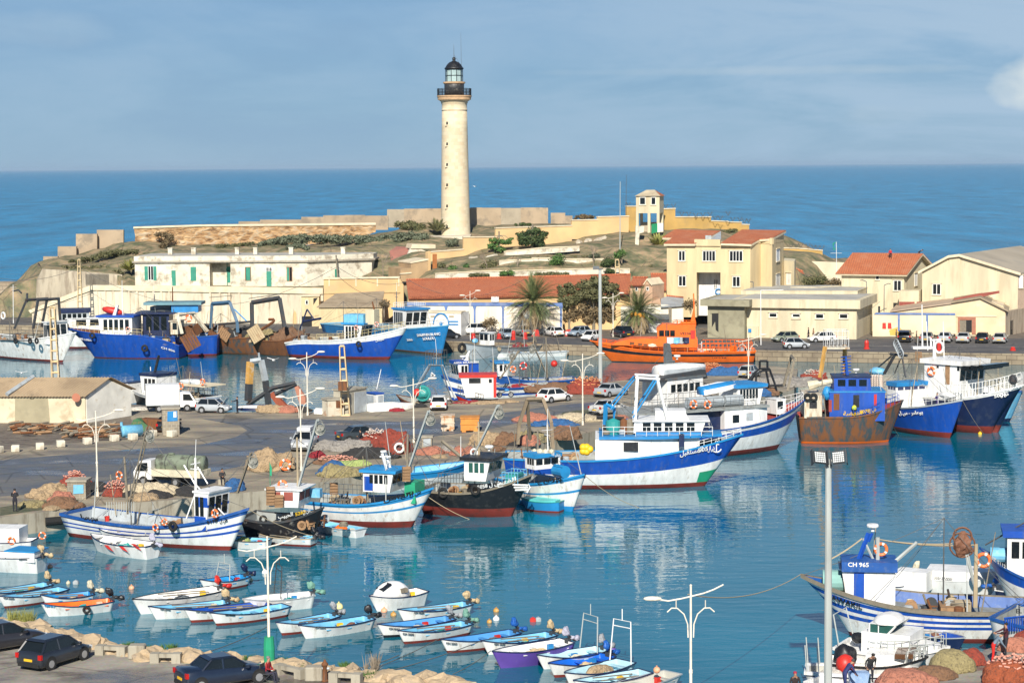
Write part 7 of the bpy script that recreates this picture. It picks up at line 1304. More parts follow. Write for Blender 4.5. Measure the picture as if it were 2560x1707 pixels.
O=Boat('A4',(1390,1480),(-20,1400),1.6,2.9,5.6,'bright orange rescue vessel with black rubbing strake and tall orange mast',name='rescue_vessel',cat='rescue boat',bands=[(0,.1,'black'),(.52,.1,'orange'),(.72,.12,'black'),(1,0,'orange')],zm=1.5,um=.4,rake=3.0,railm='orange',deckm='orange',bul=.25,p=2.0,fl=.7)
v=O.P('A4',300,1400,1.9),O.P('A4',900,1400,1.9);q=BM();prism(q,[O.P('A4',*p_,1.9) for p_ in ((900,1465),(900,1390),(560,1385),(330,1385),(230,1410),(160,1440))],(0,-3.8*O.ns,0));O.part('trunk_cabin',q,'orange')
h=O.part('wheelhouse',prism(BM(),[O.P('A4',*p_,1.6) for p_ in ((560,1390),(550,1300),(600,1262),(880,1280),(895,1480),(830,1480),(820,1395))],(0,-3.2*O.ns,0)),'orange')
for x0_,x1_ in ((572,614),(622,660),(666,706)):p_,q_=O.P('A4',x0_,1366,1.6),O.P('A4',x1_,1315,1.6);O.bx('window',q_.x,p_.x,-1.63,1.63,p_.z,q_.z,'glass',h)
for x0_,x1_,y0_ in ((322,360,1414),(392,428,1424),(438,474,1430)):p_,q_=O.P('A4',x0_,y0_+26,1.9),O.P('A4',x1_,y0_,1.9);O.bx('porthole',q_.x,p_.x,-1.93,1.93,p_.z,q_.z,'rust')
p_,q_=O.P('A4',840,1430,1.62),O.P('A4',878,1315,1.62);O.bx('door',q_.x,p_.x,-1.64,1.64,p_.z,q_.z,'bred',h)
q=BM();prism(q,[O.P('A4',*p_,.3) for p_ in ((690,1285),(760,1245),(840,1240),(865,1130),(860,1000),(870,1000),(880,1240),(885,1285))],(0,.6,0));O.part('mast',q,'orange');q=BM();p_=O.P('A4',690,1280,1.3),O.P('A4',885,1280,1.3);
for y in (-1.4,1.4):tube(q,[(p_[0].x,y,p_[0].z+.6),(p_[1].x,y,p_[1].z+.6)],.04,4)
for k in range(6):e=p_[0].lerp(p_[1],k/5);[tube(q,[(e.x,y,e.z),(e.x,y,e.z+.6)],.04,4) for y in (-1.4,1.4)]
O.part('bridge_rail',q,'orange');O.rail(.02,.32,1.2,.04,'orange',12);O.rail(.32,.95,.5,.03,'orange',12);O.clutter(.8,8,2,O.Z(.2),12,91,(mt('deck_orange',(.6,.14,.03),.6),'lgrey','orange','black'),.9)
text('VS236',O.P('A4',748,1352,1.64)+VV((0,0,0)),(-1 if O.ns > 0 else 1,0,0),(0,0,1),.45,'black',O.r,w=1.5);O.txt('A4',(1020,1562),'VS236',.42,'black',w=2.0);q=BM();blob(q,O.P('A4',515,1445,2.1),.65,.25,.3,1,0);O.part('fender',q,'tarpw')
for k,(x,lb_) in enumerate(((668,'white cloth drying on the rail of the orange vessel, leftmost'),(720,'pale blue cloth drying on the rail of the orange vessel'),(765,'checked white cloth drying on the rail of the orange vessel'),(800,'black cloth drying on the rail of the orange vessel'))):v=O.P('A4',x,1400,2.05);q=BM();box(q,-.45,.45,-.03,.03,-.4,.4);blob(q,(0,0,-.3),.4,.06,.2,1,.2);o=ob('drying_cloth',q,('cw','sky_','lgrey','navy')[k]);o.matrix_world=O.M@ MT(v);tag(o,lb_,'cloth')
Pm=Boat('A7',(1870,330),(1165,240),2.0,2.4,4.4,'white cabin boat with a black topped hull and dark raked mast behind the box truck',**FB,bands=[(0,.3,'red'),(.8,0,'black'),(1,0,'cw')],zm=1.9,railm='cw');h,x0,x1,z0,z1=Pm.house('A7',(1270,140),(1572,240),3,'cw','navy',nw=3,fw=3,slope=.15,wt=.6,roofh=.3,z0=Pm.Z(.5),ov=.1);Pm.house('A7',(1140,210),(1260,400),2.8,'cw','navy',nw=1,fw=0,slope=0,roofh=.08,name='fore_cabin',ov=.05)
q=BM();tube(q,[Pm.P('A7',1378,110,0),Pm.P('A7',1415,-40,0)],.16,5);Pm.part('mast',q,'black');Pm.line('antenna',[Pm.P('A7',1342,95,0),Pm.P('A7',1340,60,0)],.05,'cw');Pm.bx('awning',Pm.P('A7',1830,220,1.5).x,Pm.P('A7',1540,240,1.5).x,-1.6,1.6,Pm.P('A7',1600,225,1.5).z,Pm.P('A7',1600,215,1.5).z,TRIM);Pm.rail(.05,.4,.9,mat='rope');Pm.clutter(.5,5,1.5,Pm.Z(.2),14,101,hmax=1.2)
for k,(x,y,m_) in enumerate(((1805,195,'lifeo'),(1612,232,'lifeo'))):ring(Pm.M,Pm.P('A7',x,y,1.7),.4,('large lifebuoy with green band at the stern','small lifebuoy amidships')[k]+' of the cabin boat behind the truck',m_)
upturned(Pm.M,Pm.P('A7',1780,200,0).x,Pm.P('A7',1600,190,0).x,0,z1-.7,1.4,.5,['cw','lgrey'],'white dinghy lying on the awning of the cabin boat behind the truck')
Q=Boat('B1',(560,520),(38,450),1.5,2.2,4.2,'red hulled trawler with a grey ladder gallows at the far pier edge',bands=[(0,.3,'rust'),(1,0,mt('dull_red',(.35,.04,.02),.6,dirt=(.2,.07,.03),amt=.6))],zm=1.4,rake=1.4,railm='rust')
gate(Q,'B1',((225,400),(345,190),(435,190),(530,495)),.07,'grey',yl=1);gate(Q,'B1',((210,390),(330,185),(455,190),(560,490)),.07,'lgrey',yl=-1);Q.rail2(Q.P('B1',465,185).x,Q.P('B1',325,185).x,1,Q.P('B1',400,190).z,1.6,'wire',6);Q.mast('B1',(395,60),(395,190),0,.07,'galv')
q=BM();torus(q,Q.P('B1',275,440,.8),.75,.15,'y',16,6);blob(q,Q.P('B1',275,440,.8),.65,.5,.65,2,.1);Q.part('net_drum',q,'teal');q=BM();torus(q,Q.P('B1',330,440,.8),.8,.06,'y',16,5);Q.part('drum_hoop',q,'grey');Q.clutter(1,5,1.6,Q.Z(.4),12,111,hmax=1);q=BM();blob(q,(0,0,0),.42,.42,.45,2,0);o=ob('marker_buoy',q,'bred',smooth=True);o.location=Q.M@ Q.P('B1',222,432,1);tag(o,'red ball buoy above the red hulled trawler, left of the drum','buoy')
Rr=Boat('B1',(1450,345),(430,270),1.8,3.4,4.8,'white trawler with triple blue stripes and horn shaped white funnel',bands=[(.2,.1,'blue'),(.45,.08,'cw'),(.62,.05,'blue'),(.85,0,'cw'),(1,0,'rail')],zm=1.7,um=.4,rake=1.6,railm='rail');h,x0,x1,z0,z1=Rr.house('B1',(550,185),(680,300),2.4,'cw','blue',nw=2,fw=3,slope=.15,wt=.75,roofh=.35,ov=.08);Rr.bx('blue_cabin',Rr.P('B1',770,280,1).x,Rr.P('B1',685,280,1).x,-1.1,1.1,z0-.5,Rr.P('B1',700,175,1).z,'blue')
q=BM();tube(q,[Rr.P('B1',*p_,0) for p_ in ((655,150),(668,110),(690,60))],.38,8,r2=.05);Rr.part('horn_funnel',q,'cw');Rr.radar(Rr.P('B1',630,135,.3));text('AISSA BELKACEM',Rr.P('B1',548,176,1.35),(1 if Rr.ns < 0 else -1,0,0),(0,0,1),.28,'cw',Rr.r,w=3.0);heap(Rr.M@ VV((Rr.P('B1',1130,350).x,0,Rr.Z(.3))),2.6,1.5,1.0,'crimson','dark red net heap on the triple striped trawler',8);Rr.power_block('B1',(960,310),(1130,60));Rr.mast('B1',(735,30),(735,290),0,.12,'galv');Rr.mast('B1',(902,130),(902,290),0,.1,'rope',cross=0);Rr.clutter(2,9,1.6,Rr.Z(.3),12,121);Rr.lines([(Rr.P('B1',735,40),Rr.P('B1',500,260)),(Rr.P('B1',735,40),Rr.P('B1',960,280)),(Rr.P('B1',1130,60),Rr.P('B1',1300,290)),(Rr.P('B1',900,135),Rr.P('B1',780,280))],.03)
Ss=Boat('B1',(1640,300),(870,250),1.4,2.4,4.0,'blue decked boat with small white and blue cabin and tall poles beyond the striped trawler',**FB,bands=[(.5,0,'cw'),(1,0,'rail')],zm=1.3,railm='rail');Ss.house('B1',(905,175),(1030,285),2.2,'cw','midblue',nw=2,fw=2,slope=.1,wt=.6,roofh=.2);Ss.mast('B1',(1372,-60),(1380,300),0,.12,'gw',aer=0,cross=0);Ss.power_block('B1',(1370,250),(1255,0));Ss.lines([(Ss.P('B1',1372,0),Ss.P('B1',1560,295)),(Ss.P('B1',1372,-50),Ss.P('B1',1100,280))],.03);heap(Ss.M@ VV((1.6,0,Ss.Z(.1))),1.2,.9,.9,'rose','pink net heap with white floats on the blue decked boat',9,'white')
q=BM();blob(q,(0,0,0),.42,.42,.42,2,0);o=ob('marker_buoy',q,'bred',smooth=True);o.location=Ss.M@ Ss.P('B1',1445,175,0);tag(o,'bright red ball buoy hung high right of the tall pole','buoy');ring(Ss.M,Ss.P('B1',1170,195,1),.5,'red ring hanging from the rigging beyond the striped trawler','bred');ring(Ss.M,Ss.P('B1',1078,225,1),.42,'orange ring low in the rigging beyond the striped trawler','lifeo')
Tt=Boat('B1',(1120,500),(560,440),1.4,2.2,3.4,'boat with a white cabin trimmed in bright red behind the spread nets',**FB,bands=[(1,0,'bred')],zm=1.3);h,x0,x1,z0,z1=Tt.house('B1',(655,300),(925,475),2.8,'cw','bred',nw=0,fw=3,slope=.25,wt=.45,roofh=.3,ov=.15);Tt.bx('red_trim',x0-.06,x0+.25,-1.42,1.42,z0,z1,'bred');p_,q_=Tt.P('B1',685,350,1.42),Tt.P('B1',790,305,1.42);Tt.bx('window',q_.x,p_.x,-1.43,1.43,p_.z,q_.z,'glass');p_,q_=Tt.P('B1',862,345,1.42),Tt.P('B1',890,310,1.42);Tt.bx('window',q_.x,p_.x,-1.43,1.43,p_.z,q_.z,'glass');Tt.rail(.55,.95,.9,mat='wire')
Uu=Boat('A8',(1760,590),(1480,590),1.1,1.4,2.6,'tiny boat with a blue roofed white cabin right of the electrical kiosks',**FB,bands=[(1,0,'cw')],zm=1.0);Uu.house('A8',(1565,478),(1715,600),1.8,'cw','blue',nw=1,fw=1,slope=0,wt=.7,roofh=.14,ov=.08,glass='lgrey');Uu.mast('A8',(1690,235),(1650,420),0,.05,'cw',aer=0,cross=0)
def up_ground(c,l,r_,wd_,h_,cols,lb_):
 p_,q_=at(c,*l,QZ),at(c,*r_,QZ);d=q_-p_;upturned(MT(p_)@ MR(math.atan2(d.y,d.x),4,'Z'),0,d.length,wd_/2,0.02,wd_,h_,cols,lb_)
up_ground('P',(930,1031),(1045,1022),1.8,.75,['cw','white'],'white boat lying upside down on the pier right of the kiosks');up_ground('A8',(1060,655),(1200,655),1.4,.45,['cw','white'],'small white hull upside down behind the left kiosk');up_ground('A8',(660,612),(370,608),1.6,.55,['white','navy'],'long white and dark boat hull lying behind the derelict gallows')
BW=[(0,.32,'red'),(.42,.05,'cw'),(.49,.05,'blue'),(.60,.04,'cw'),(.67,.04,'blue'),(.86,0,'cw'),(1,0,'rail')]
a1=Boat(('A7','B5'),(678,1335),(480,100),1.75,3.1,4.4,'long white and blue striped boat with low stern, number 5178, beside the pier edge',**FB,bands=BW,zm=1.5,um=.45,rake=1.7,bul=.7,deckm='lgrey',innm='lgrey',railw=.14)
h,x0,x1,z0,z1=a1.house('A7',(1728,1180),(2010,1420),2.4,'cw','cw',nw=2,fw=3,slope=.1,wt=.62,roofh=.14,lo='blue',ov=.1,z0=a1.Z(.75)+.2);a1.bx('window_frame',a1.P('A7',1742,1310,1.2).x,a1.P('A7',1850,1310,1.2).x,-1.215,1.215,a1.P('A7',1800,1310,1.2).z,a1.P('A7',1800,1222,1.2).z,'blue',h)
ring(a1.M,a1.P('B5',192,145,1.3),.33,'orange lifebuoy on the blue lower cabin wall of boat 5178','lifeo');a1.mast('A7',(1740,870),(1745,1180),0,.1);q=BM();tube(q,[a1.P('A7',1640,935,0),a1.P('A7',1735,1100,0),a1.P('A7',2060,1440,0)],.06,5);tube(q,[a1.P('A7',1735,1200,.5),a1.P('A7',1660,1410,.8)],.06,5);tube(q,[a1.P('A7',1760,950,0),a1.P('A7',1850,1100,0)],.05,5);a1.part('stay_poles',q,'cw')
a1.power_block('A7',(1145,1340),(1320,590));a1.mast('A7',(1108,860),(1140,1370),0,.11,'gw',aer=0,cross=0);q=BM();[tube(q,[a1.P('A7',950+k*22,1380,1.5),a1.P('A7',950+k*22,1262,1.5)],.025,4) for k in range(12)];a1.part('side_fence',q,'galv');a1.lines([(a1.P('A7',1310,600),a1.P('A7',1105,870)),(a1.P('A7',1105,870),a1.P('A7',1000,1250)),(a1.P('A7',1300,640),a1.P('A7',1735,1150)),(a1.P('A7',1105,880),a1.P('A7',850,1270))],.03);ring(a1.M,a1.P('A7',1062,1025,0),.33,'orange lifebuoy hung on the mast of boat 5178 near the tank truck')
a1.clutter(8,10.5,1.2,a1.Z(.6),5,131);a1.txt('A7',(725,1402),'سيدي يحيى II',.42,'black',True,w=1.7);a1.txt('B5',(130,232),'5178',.32,'black',w=.7);a1.txt('B5',(235,222),'ش ل',.3,'black',True,w=.5);tyre(a1.M,a1.P('A7',1540,1480,2.35),'black tyre hanging amidships on boat 5178',.36);ring(a1.M,a1.P('A7',1465,1440,2.3),.28,'small orange lifebuoy over the side of boat 5178, higher one');ring(a1.M,a1.P('A7',1385,1490,2.3),.28,'small orange lifebuoy over the side of boat 5178, lower one')
a2_=Boat('B5',(470,150),(1110,90),1.8,2.5,4.0,'shabby black boat with a white cabin piled with wooden crates, number 5265',**FB,bands=[(0,.25,'red'),(1,0,mt('peeling_black',(.015,.015,.018),.5,dirt=(.35,.34,.3),amt=.8,scale=1.2,thr=.56))],zm=1.6,rake=1.0,railm='dgrey')
h,x0,x1,z0,z1=a2_.house('A8',(640,1360),(1030,1530),2.6,'cw','cw',nw=2,fw=2,slope=.1,wt=.6,roofh=.12,glass=REDD);a2_.bx('drum_rack',a2_.P('A8',925,1480,1.4).x,a2_.P('A8',1020,1480,1.4).x,.9,1.5,a2_.P('A8',970,1480,1.4).z,a2_.P('A8',970,1400,1.4).z,'sky_');ring(a2_.M,a2_.P('A8',770,1315,0),.4,'faded orange lifebuoy standing on the roof of the shabby black boat');tyre(a2_.M,a2_.P('B5',598,195,1.9),'tyre on the peeling side of the shabby black boat');a2_.power_block('A8',(350,1390),(480,1010));a2_.mast('A8',(905,870),(915,1380),0,.09,'rope',aer=0,cross=0);a2_.power_block('A8',(920,1330),(1100,700),0,'galv');a2_.lines([(a2_.P('A8',480,1015),a2_.P('A8',230,1290)),(a2_.P('A8',900,880),a2_.P('A8',640,1350)),(a2_.P('A8',900,880),a2_.P('A8',1080,1000))],.03);a2_.clutter(1,8,1.4,a2_.Z(.3),14,141);a2_.txt('B5',(725,185),'الحبيب',.4,'cw',True,w=1.0);a2_.txt('B5',(870,165),'5265',.34,'yellow',w=.6);a2_.txt('B5',(935,150),'ش ل',.34,'cw',True,w=.4)
v=a2_.M@ a2_.P('A8',660,1500,1.6);crate(v,6,'slatted wooden fish crate stacked beside the cabin of the shabby black boat');crate(a2_.M@ a2_.P('A8',740,1520,1.6),4,'slatted wooden fish crate in the lower right stack on the shabby black boat');q=BM();tube(q,[(0,0,0),(0,0,1.9)],.02,4);prism(q,[(0,0,1.9),(.15,0,1.5),(.12,0,.9),(0,0,1.0)],(0,.03,0));o=ob('small_flag',q,['green']);o.location=a2_.M@ a2_.P('A8',655,1350,0);tag(o,'small limp green and white flag on the shabby black boat','flag')
a3=Boat(('A8','B1'),(1010,1425),(372,1278),1.8,3.0,4.6,'white boat with light blue rail and red keel, number 373, crates amidships',**FB,bands=[(0,.5,'red'),(.5,.2,'white'),(.58,.18,'azure'),(.86,0,'white'),(1,0,'azure')],zm=1.75,um=.35,rake=1.8,railm='azure')
h,x0,x1,z0,z1=a3.house('A8',(1520,1195),(1905,1395),2.6,'cw','azure',nw=4,fw=3,slope=.2,wt=.55,roofh=.2,wspan=(.25,.98),door=(.05,'blue'));q=BM();tube(q,[a3.P('A8',1700,1020,.4),a3.P('A8',1745,1170,.4)],.12,5);tube(q,[a3.P('A8',1730,1010,-.4),a3.P('A8',1780,1170,-.4)],.12,5);tube(q,[a3.P('A8',1680,1050,0),a3.P('A8',1780,1050,0)],.06,5);tube(q,[a3.P('A8',1690,1005,0),a3.P('A8',1740,1000,0)],.1,5);a3.part('mast',q,'cw');a3.power_block('B1',(150,1110),(330,590),0,'galv');a3.mast('B1',(140,800),(135,1110),0,.1,'gw',aer=0,cross=0);crate(a3.M@ a3.P('B1',130,1220,1.2),5,'wooden crate stacked on the fore deck of boat 373');crate(a3.M@ a3.P('A8',1250,1400,1.2),4,'wooden crate stacked on the stern deck of boat 373');a3.clutter(1,x0-.5,1.6,a3.Z(.2),10,151);a3.bx('net_bin',a3.P('B1',105,1280,1).x,a3.P('B1',200,1280,1).x,-.9,.9,a3.Z(.85),a3.P('B1',150,1235,1).z,'green');a3.rail(.05,.4,.8,mat='grey');a3.lines([(a3.P('B1',320,620),a3.P('B1',0,900)),(a3.P('B1',140,810),a3.P('B1',20,990)),(a3.P('B1',140,820),a3.P('B1',330,1240))],.03);a3.txt('A8',(1715,1470),'الهامل',.42,'black',True,w=1.8);a3.txt('B1',(90,1362),'373',.36,'black',w=.75);a3.txt('B1',(158,1355),'ش ل',.34,'black',True,w=.7)
a5=Boat('B1',(345,1090),(700,1040),1.6,1.8,3.2,'white hull with blue gunwale lying behind the black hulled boat',**FB,bands=[(.6,0,'cw'),(1,0,'azure')],zm=1.4,L=9,railm='azure',deckm='sky_')
a4=Boat('B1',(300,1270),(1255,1155),1.9,3.3,4.8,'glossy black boat with white cabin, black roof, green windows and red forefoot',bands=[(0,.7,'red'),(1,0,'black')],zm=1.9,um=.35,rake=1.8,railm='gw',p=2.1)
a4.r.name='fishing_boat';h,x0,x1,z0,z1=a4.house('B1',(642,1035),(960,1230),3.0,'cw','black',nw=3,fw=3,slope=.22,wt=.58,roofh=.26,ov=.3,glass='gglass',wspan=(.22,1.0));a4.radar(a4.P('B1',865,950,0));ring(a4.M,a4.P('B1',732,965,0),.36,'white lifebuoy standing on the black cabin roof','cw');a4.rail2(a4.P('B1',980,1170,1).x,a4.P('B1',1120,1170,1).x,1.0,a4.sheer(.8),.9,'sky_',5);a4.bx('blue_tub',a4.P('B1',1000,1170,1).x,a4.P('B1',1100,1170,1).x,-.8,.8,a4.sheer(.8),a4.sheer(.8)+.7,'teal')
a4.mast('B1',(613,820),(613,1000),.5,.035,'cw',aer=0,cross=0);a4.mast('B1',(770,690),(775,1000),0,.1,'rope',aer=0);a4.power_block('B1',(720,1020),(950,540),0,'galv');q=BM();tube(q,[a4.P('B1',445,860,0),a4.P('B1',610,1000,0)],.14,5);a4.part('boom',q,'gw');a4.clutter(1,x0-.4,1.6,a4.Z(.2),9,161);a4.rail(.03,.3,.8,mat='grey')
tyre(a4.M,a4.P('B1',455,1325,2.3),'left tyre on the glossy black hull',.4);tyre(a4.M,a4.P('B1',742,1300,2.4),'right tyre on the glossy black hull',.4);a4.txt('B1',(765,1290),'ش ل 5058',.4,'cw',True,w=1.6);a4.txt('B1',(940,1262),'الفتح',.4,'cw',True,w=1.2)
v=a4.P('B1',1060,1300,1.4);uu=v.x/a4.L;q=BM();yy=a4.ns*(a4.half(uu)*.8+.14)
for k in range(3):tube(q,[(v.x+.1*k,yy,v.z+.35-.2*k),(v.x+1.2,yy*.86,v.z+.35-.17*k)],.07,4)
tube(q,[(v.x+1.2,yy*.86,v.z+.45),(v.x+1.35,yy*.82,v.z+.2),(v.x+1.1,yy*.86,v.z-.2)],.08,5);a4.part('wing_emblem',q,'cw')
a6=Boat('B1',(1000,1160),(1718,1158),1.7,3.1,4.3,'white boat with blue cabin roof and blue drum, number 320',**FB,bands=[(0,.42,'azure'),(.5,.1,'white'),(.57,.1,'azure'),(.9,0,'white'),(1,0,'azure')],zm=1.8,rake=1.7,railm='azure')
h,x0,x1,z0,z1=a6.house('B1',(1185,1000),(1500,1170),2.4,'cw','azure',nw=3,fw=3,slope=-.02,wt=.6,roofh=.3,ov=.14,wspan=(.25,.98));q=BM();[tube(q,[a6.P('B1',1500,1130,y_/10),a6.P('B1',1501,1131,y_/10)],.3,10) for y_ in ()];e=a6.P('B1',1500,1130,0);tube(q,[(e.x-.6,0,e.z),(e.x+.7,0,e.z)],.48,14);a6.part('net_drum',q,'azure');q=BM();[blob(q,a6.P('B1',1270+k*50,955,.4*(k % 2)),.3,.26,.24,1,.1,k) for k in range(4)];a6.part('float_bundle',q,'tarpw');a6.mast('B1',(1382,720),(1390,950),0,.05,'cw');a6.mast('B1',(1298,760),(1300,950),0,.09,'gw',aer=0,cross=0);a6.txt('B1',(1298,1235),'رابح ج',.38,'black',True,w=1.5);a6.txt('B1',(1455,1226),'320',.34,'black',w=.7);a6.txt('B1',(1540,1220),'ج ز',.32,'black',True,w=.55);text(mixed('بكتاش الله'),a6.P('B1',1420,1000,1.3)+VV((0,0,.1)),(1,0,0),(0,0,1),.28,'cw',a6.r,w=1.3)
a,b=at('B1',1115,900,1.8),at('B1',1435,930,1.8);w=W('wooden_gallows',a[:],'grey brown gallows frame astern of trawler 5051 above the yellow floats','gallows');q=BM();P_=[qd('B1',x,y,a.y+(b.y-a.y)*(x-1115)/320) for x,y in ((1120,890),(1130,720),(1205,495),(1345,490),(1420,700),(1435,930))];[tube(q,[P_[k],P_[k+1]],.2,4) for k in range(5)];tube(q,[P_[2],P_[2]+VV((.3,3,-5))],.16,4);w.mesh('frame',q,mt('grey_brown',(.26,.2,.13),.8,dirt=(.14,.1,.07),amt=.6))
CL=dict(cloth='cloth',black='black',grey=mt('grey_wrap',(.32,.34,.36),.7,bump=.08,bscale=7),red='bred',green=mt('green_wrap',(.17,.36,.28),.7,bump=.08,bscale=7),blue='tarpb',white='tarpw',lilac=mt('lilac_wrap',(.45,.45,.55),.8,bump=.1,bscale=7),brown='brownw',navy='navy')
M['brownw']=mt('brown_wrap',(.2,.09,.05),.7,bump=.06,bscale=6);RUB='navy'
def dinghy(label,c,stern,bow,inner='sky_',hull='cw',bot=None,motor=None,B=1.65,zs=.62,zb=.85,text_=None,oars=False,cat='rowing boat',name='small_boat',rail='navy',c2=None,tarp=None,arch=None,L=None,seats=3):
 bands=([(0,.16,bot)] if bot else [])+[(1,0,hull)]
 s=Boat((c,c2 or c),stern,bow,zs,zb,B,label,name,cat,'small open boats moored in the harbour',bands=bands,zm=min(zs,zb)*.92,um=.4,rake=zb*.55,srk=.12,tr=.72,deckm=inner,innm=inner,railm=rail,railw=.03,cap=.05,rh=.025,bul=.42,p=2.3,L=L)
 for k in range(seats):
  u=.12+.27*k;hw=s.half(u)-.07;s.bx('bench',s.L*u-.14,s.L*u+.14,-hw,hw,s.sheer(u)-.2,s.sheer(u)-.15,inner)
 u=.86;hw=s.half(u);q=BM();prism(q,[(s.L*u,-hw+.05,s.sheer(u)-.09),(s.L*u,hw-.05,s.sheer(u)-.09),(s.L*.985,0,s.sheer(.98)-.05)],(0,0,.03));s.part('fore_deck',q,inner)
 rnd=RD(len(label)*7+int(abs(s.L*10)));q=BM();x=s.L*rnd.uniform(.15,.4);box(q,x-.16,x+.16,-.3,-.1,zs-.4,zs-.1);s.part('fuel_can',q,('bred','midblue','tarpw','yellow')[rnd.randrange(4)]);q=BM();x=s.L*rnd.uniform(.5,.75);torus(q,(x,.1,zs-.3),.2,.06,'z',12,5);s.part('rope_coil',q,'rope');q=BM();blob(q,(s.L*rnd.uniform(.3,.6),.15,zs-.35),rnd.uniform(.25,.6),.3,.22,3,.3,rnd.randrange(99),True);s.part('netting',q,('cloth','brownw','grey','teal','tarpw')[rnd.randrange(5)])
 if oars:
  for y in (-.25,.3):s.line('oar',[(s.L*.15,y,zs-.1),(s.L*.68,y*1.3,zs+.05)],.035,'gw')
 if motor:
  q=BM();tube(q,[(-.05,0,zs+.25),(-.5,0,zs-.05),(-.75,0,zs+.0)],.08,6);box(q,-.14,.08,-.16,.16,zs-.15,zs+.12);m_=s.part('outboard_motor',q,'dgrey')
  q=BM();blob(q,(0,0,0),.2,.17,.28,3,.25,len(label));
  for v in q.verts:v.co=MT((.1,0,zs+.5))@ MR(.5,4,'Y')@ v.co
  s.part('motor_cover',q,CL[motor],m_,smooth=True);q=BM();blob(q,(-.62,0,zs+.05),.2,.14,.16,2,.25,3+len(label));blob(q,(-.32,0,zs+.12),.2,.11,.12,2,.2,5);s.part('leg_wrap',q,CL[motor],m_,smooth=True)
 if text_:s.txt(c2 or c,text_[0],text_[1],.14,text_[2] if len(text_) > 2 else 'grey',w=.55)
 if arch:x=s.L*arch[0];q=BM();hw=s.half(arch[0])-.05;tube(q,[(x,-hw,zs),(x-.15,-hw*.8,zs+arch[1]),(x-.15,hw*.8,zs+arch[1]),(x,hw,zs)],.035,5);tube(q,[(x-.15,-hw*.8,zs+arch[1]-.35),(x-.15,hw*.8,zs+arch[1]-.35)],.03,5);tube(q,[(x-.15,0,zs+arch[1]),(x-.15,0,zs+arch[1]+.6)],.03,4);s.part('arch',q,arch[2])
 if tarp:heap(s.M@ VV((s.L*tarp[0],0,zs-.35)),tarp[1],.55,.7,tarp[2],tarp[3],len(label),rot=s.a,name=tarp[4],cat=tarp[5])
 return s
o_=dinghy
o_('sky blue boat at the left edge with a cloth wrapped motor','C1',(900,570),(-560,735),motor='cloth',oars=True)
o_('white boat with pale blue inside and a brick red bottom at the left edge','C1',(1180,655),(-40,800),bot='red',oars=True,text_=((60,850),'CH 2212'))
o_('blue boat with a cream wrapped motor behind the orange one','C1',(1690,740),(735,775),'azure',motor='white',oars=True)
o_('small white boat bright orange inside with a tyre on its side','C1',(2050,870),(740,935),'orange',motor='black',text_=((815,985),'DJENAT','azure'));s=scn.objects
tyre(MT(at('C1',1595,1050,.35)+VV((0,-.05,0))),VV((0,0,0)),'tyre hanging on the side of the small boat with the orange inside',.24)
o_('large plain white launch with a red motor cover and yellow pole','C2',(1390,385),(165,540),'cw',B=2.3,zs=.95,zb=1.0,motor='red',rail='black',oars=True,**LN)
o_('sky blue boat just in front of the large white launch','C2',(1500,575),(390,640),oars=True,motor='cloth',text_=((560,690),'CH 2442'))
o_('deep blue inside boat between two sky blue boats','C2',(2060,590),(890,685),'blue',bot='red',oars=True,text_=((1060,725),'CH 3436'))
o_('sky blue boat with brick red bottom crossing behind the near lamp post','C2',(2330,625),(1250,730),bot='red',text_=((1470,770),'SIDI MALEK','black'))
o_('blue boat with a folded motor and thin poles behind the large white launch','C2',(1760,210),(1110,265),'azure',bot='red',motor='navy',arch=(.5,1.0,'galv'))
o_('plain white boat with a green wrapped motor and dark frame behind the lamp post','B5',(1010,815),(420,860),'cw',motor='green',B=1.9,zs=.8,zb=.8,arch=(.5,1.9,'dgrey'),rail='lgrey')
o_('sky blue boat with a pale grey wrapped motor, left of the black motor boat','B5',(1200,990),(700,1055),bot='red',motor='grey',oars=True)
o_('pale blue boat with a shiny black motor at the centre bottom','B5',(1495,1015),(890,1080),motor='black',text_=((1030,1105),'CH 2878'))
kk=o_('white cabin dinghy with a rounded white hood and black hatch','B6',(710,240),(100,310),'cw',B=2.0,zs=.9,zb=1.0,cat='cabin dinghy',name='cabin_dinghy',seats=0);q=BM();blob(q,(kk.L*.58,0,.75),kk.L*.33,.75,.95,3,.02,1,True);hd=kk.part('cabin',q,'cw',smooth=True);q=BM();box(q,-.35,.35,-.4,.4,-.03,.03);hh=kk.part('hatch',q,'black',hd);hh.matrix_local=MT((kk.L*.75,.15*kk.ns,1.48))@ MR(R(28),4,'Y');kk.bx('window',kk.L*.4,kk.L*.52,-.76,.76,1.05,1.3,'gw',hd)
o_('pale blue boat with a big tan cloth bundle on its motor behind the others','B6',(1225,390),(420,460),motor='cloth',text_=((610,505),'CH 4624'),oars=True)
o_('mid blue boat with a black waterline and grey wrapped motor','B6',(1030,555),(190,628),mt('boat_blue',(.07,.27,.58),.5),bot='black',motor='grey',text_=((325,685),'CH 4163'))
o_('pale blue boat with a sea green net draped over its motor','B6',(1215,610),(422,700),bot='red',motor='green',text_=((480,745),'CH 3220'),oars=True)
o_('bright blue boat with a clear blue plastic over its motor','B6',(1760,710),(910,800),mt('boat_blue',(.07,.27,.58),.5),bot='red',motor='blue',text_=((970,850),'CH 2265'))
o_('light blue boat with oars and a tan wrapped motor beside the purple boat','B6',(2170,735),(1370,815),motor='cloth',oars=True,text_=((1515,860),'CH 1677'))
pb=o_('purple hulled boat with white inside and a white and lilac bundle aft','B6',(2345,815),(1490,935),'cw','purple',motor='lilac',B=1.9,zs=.9,zb=1.0)
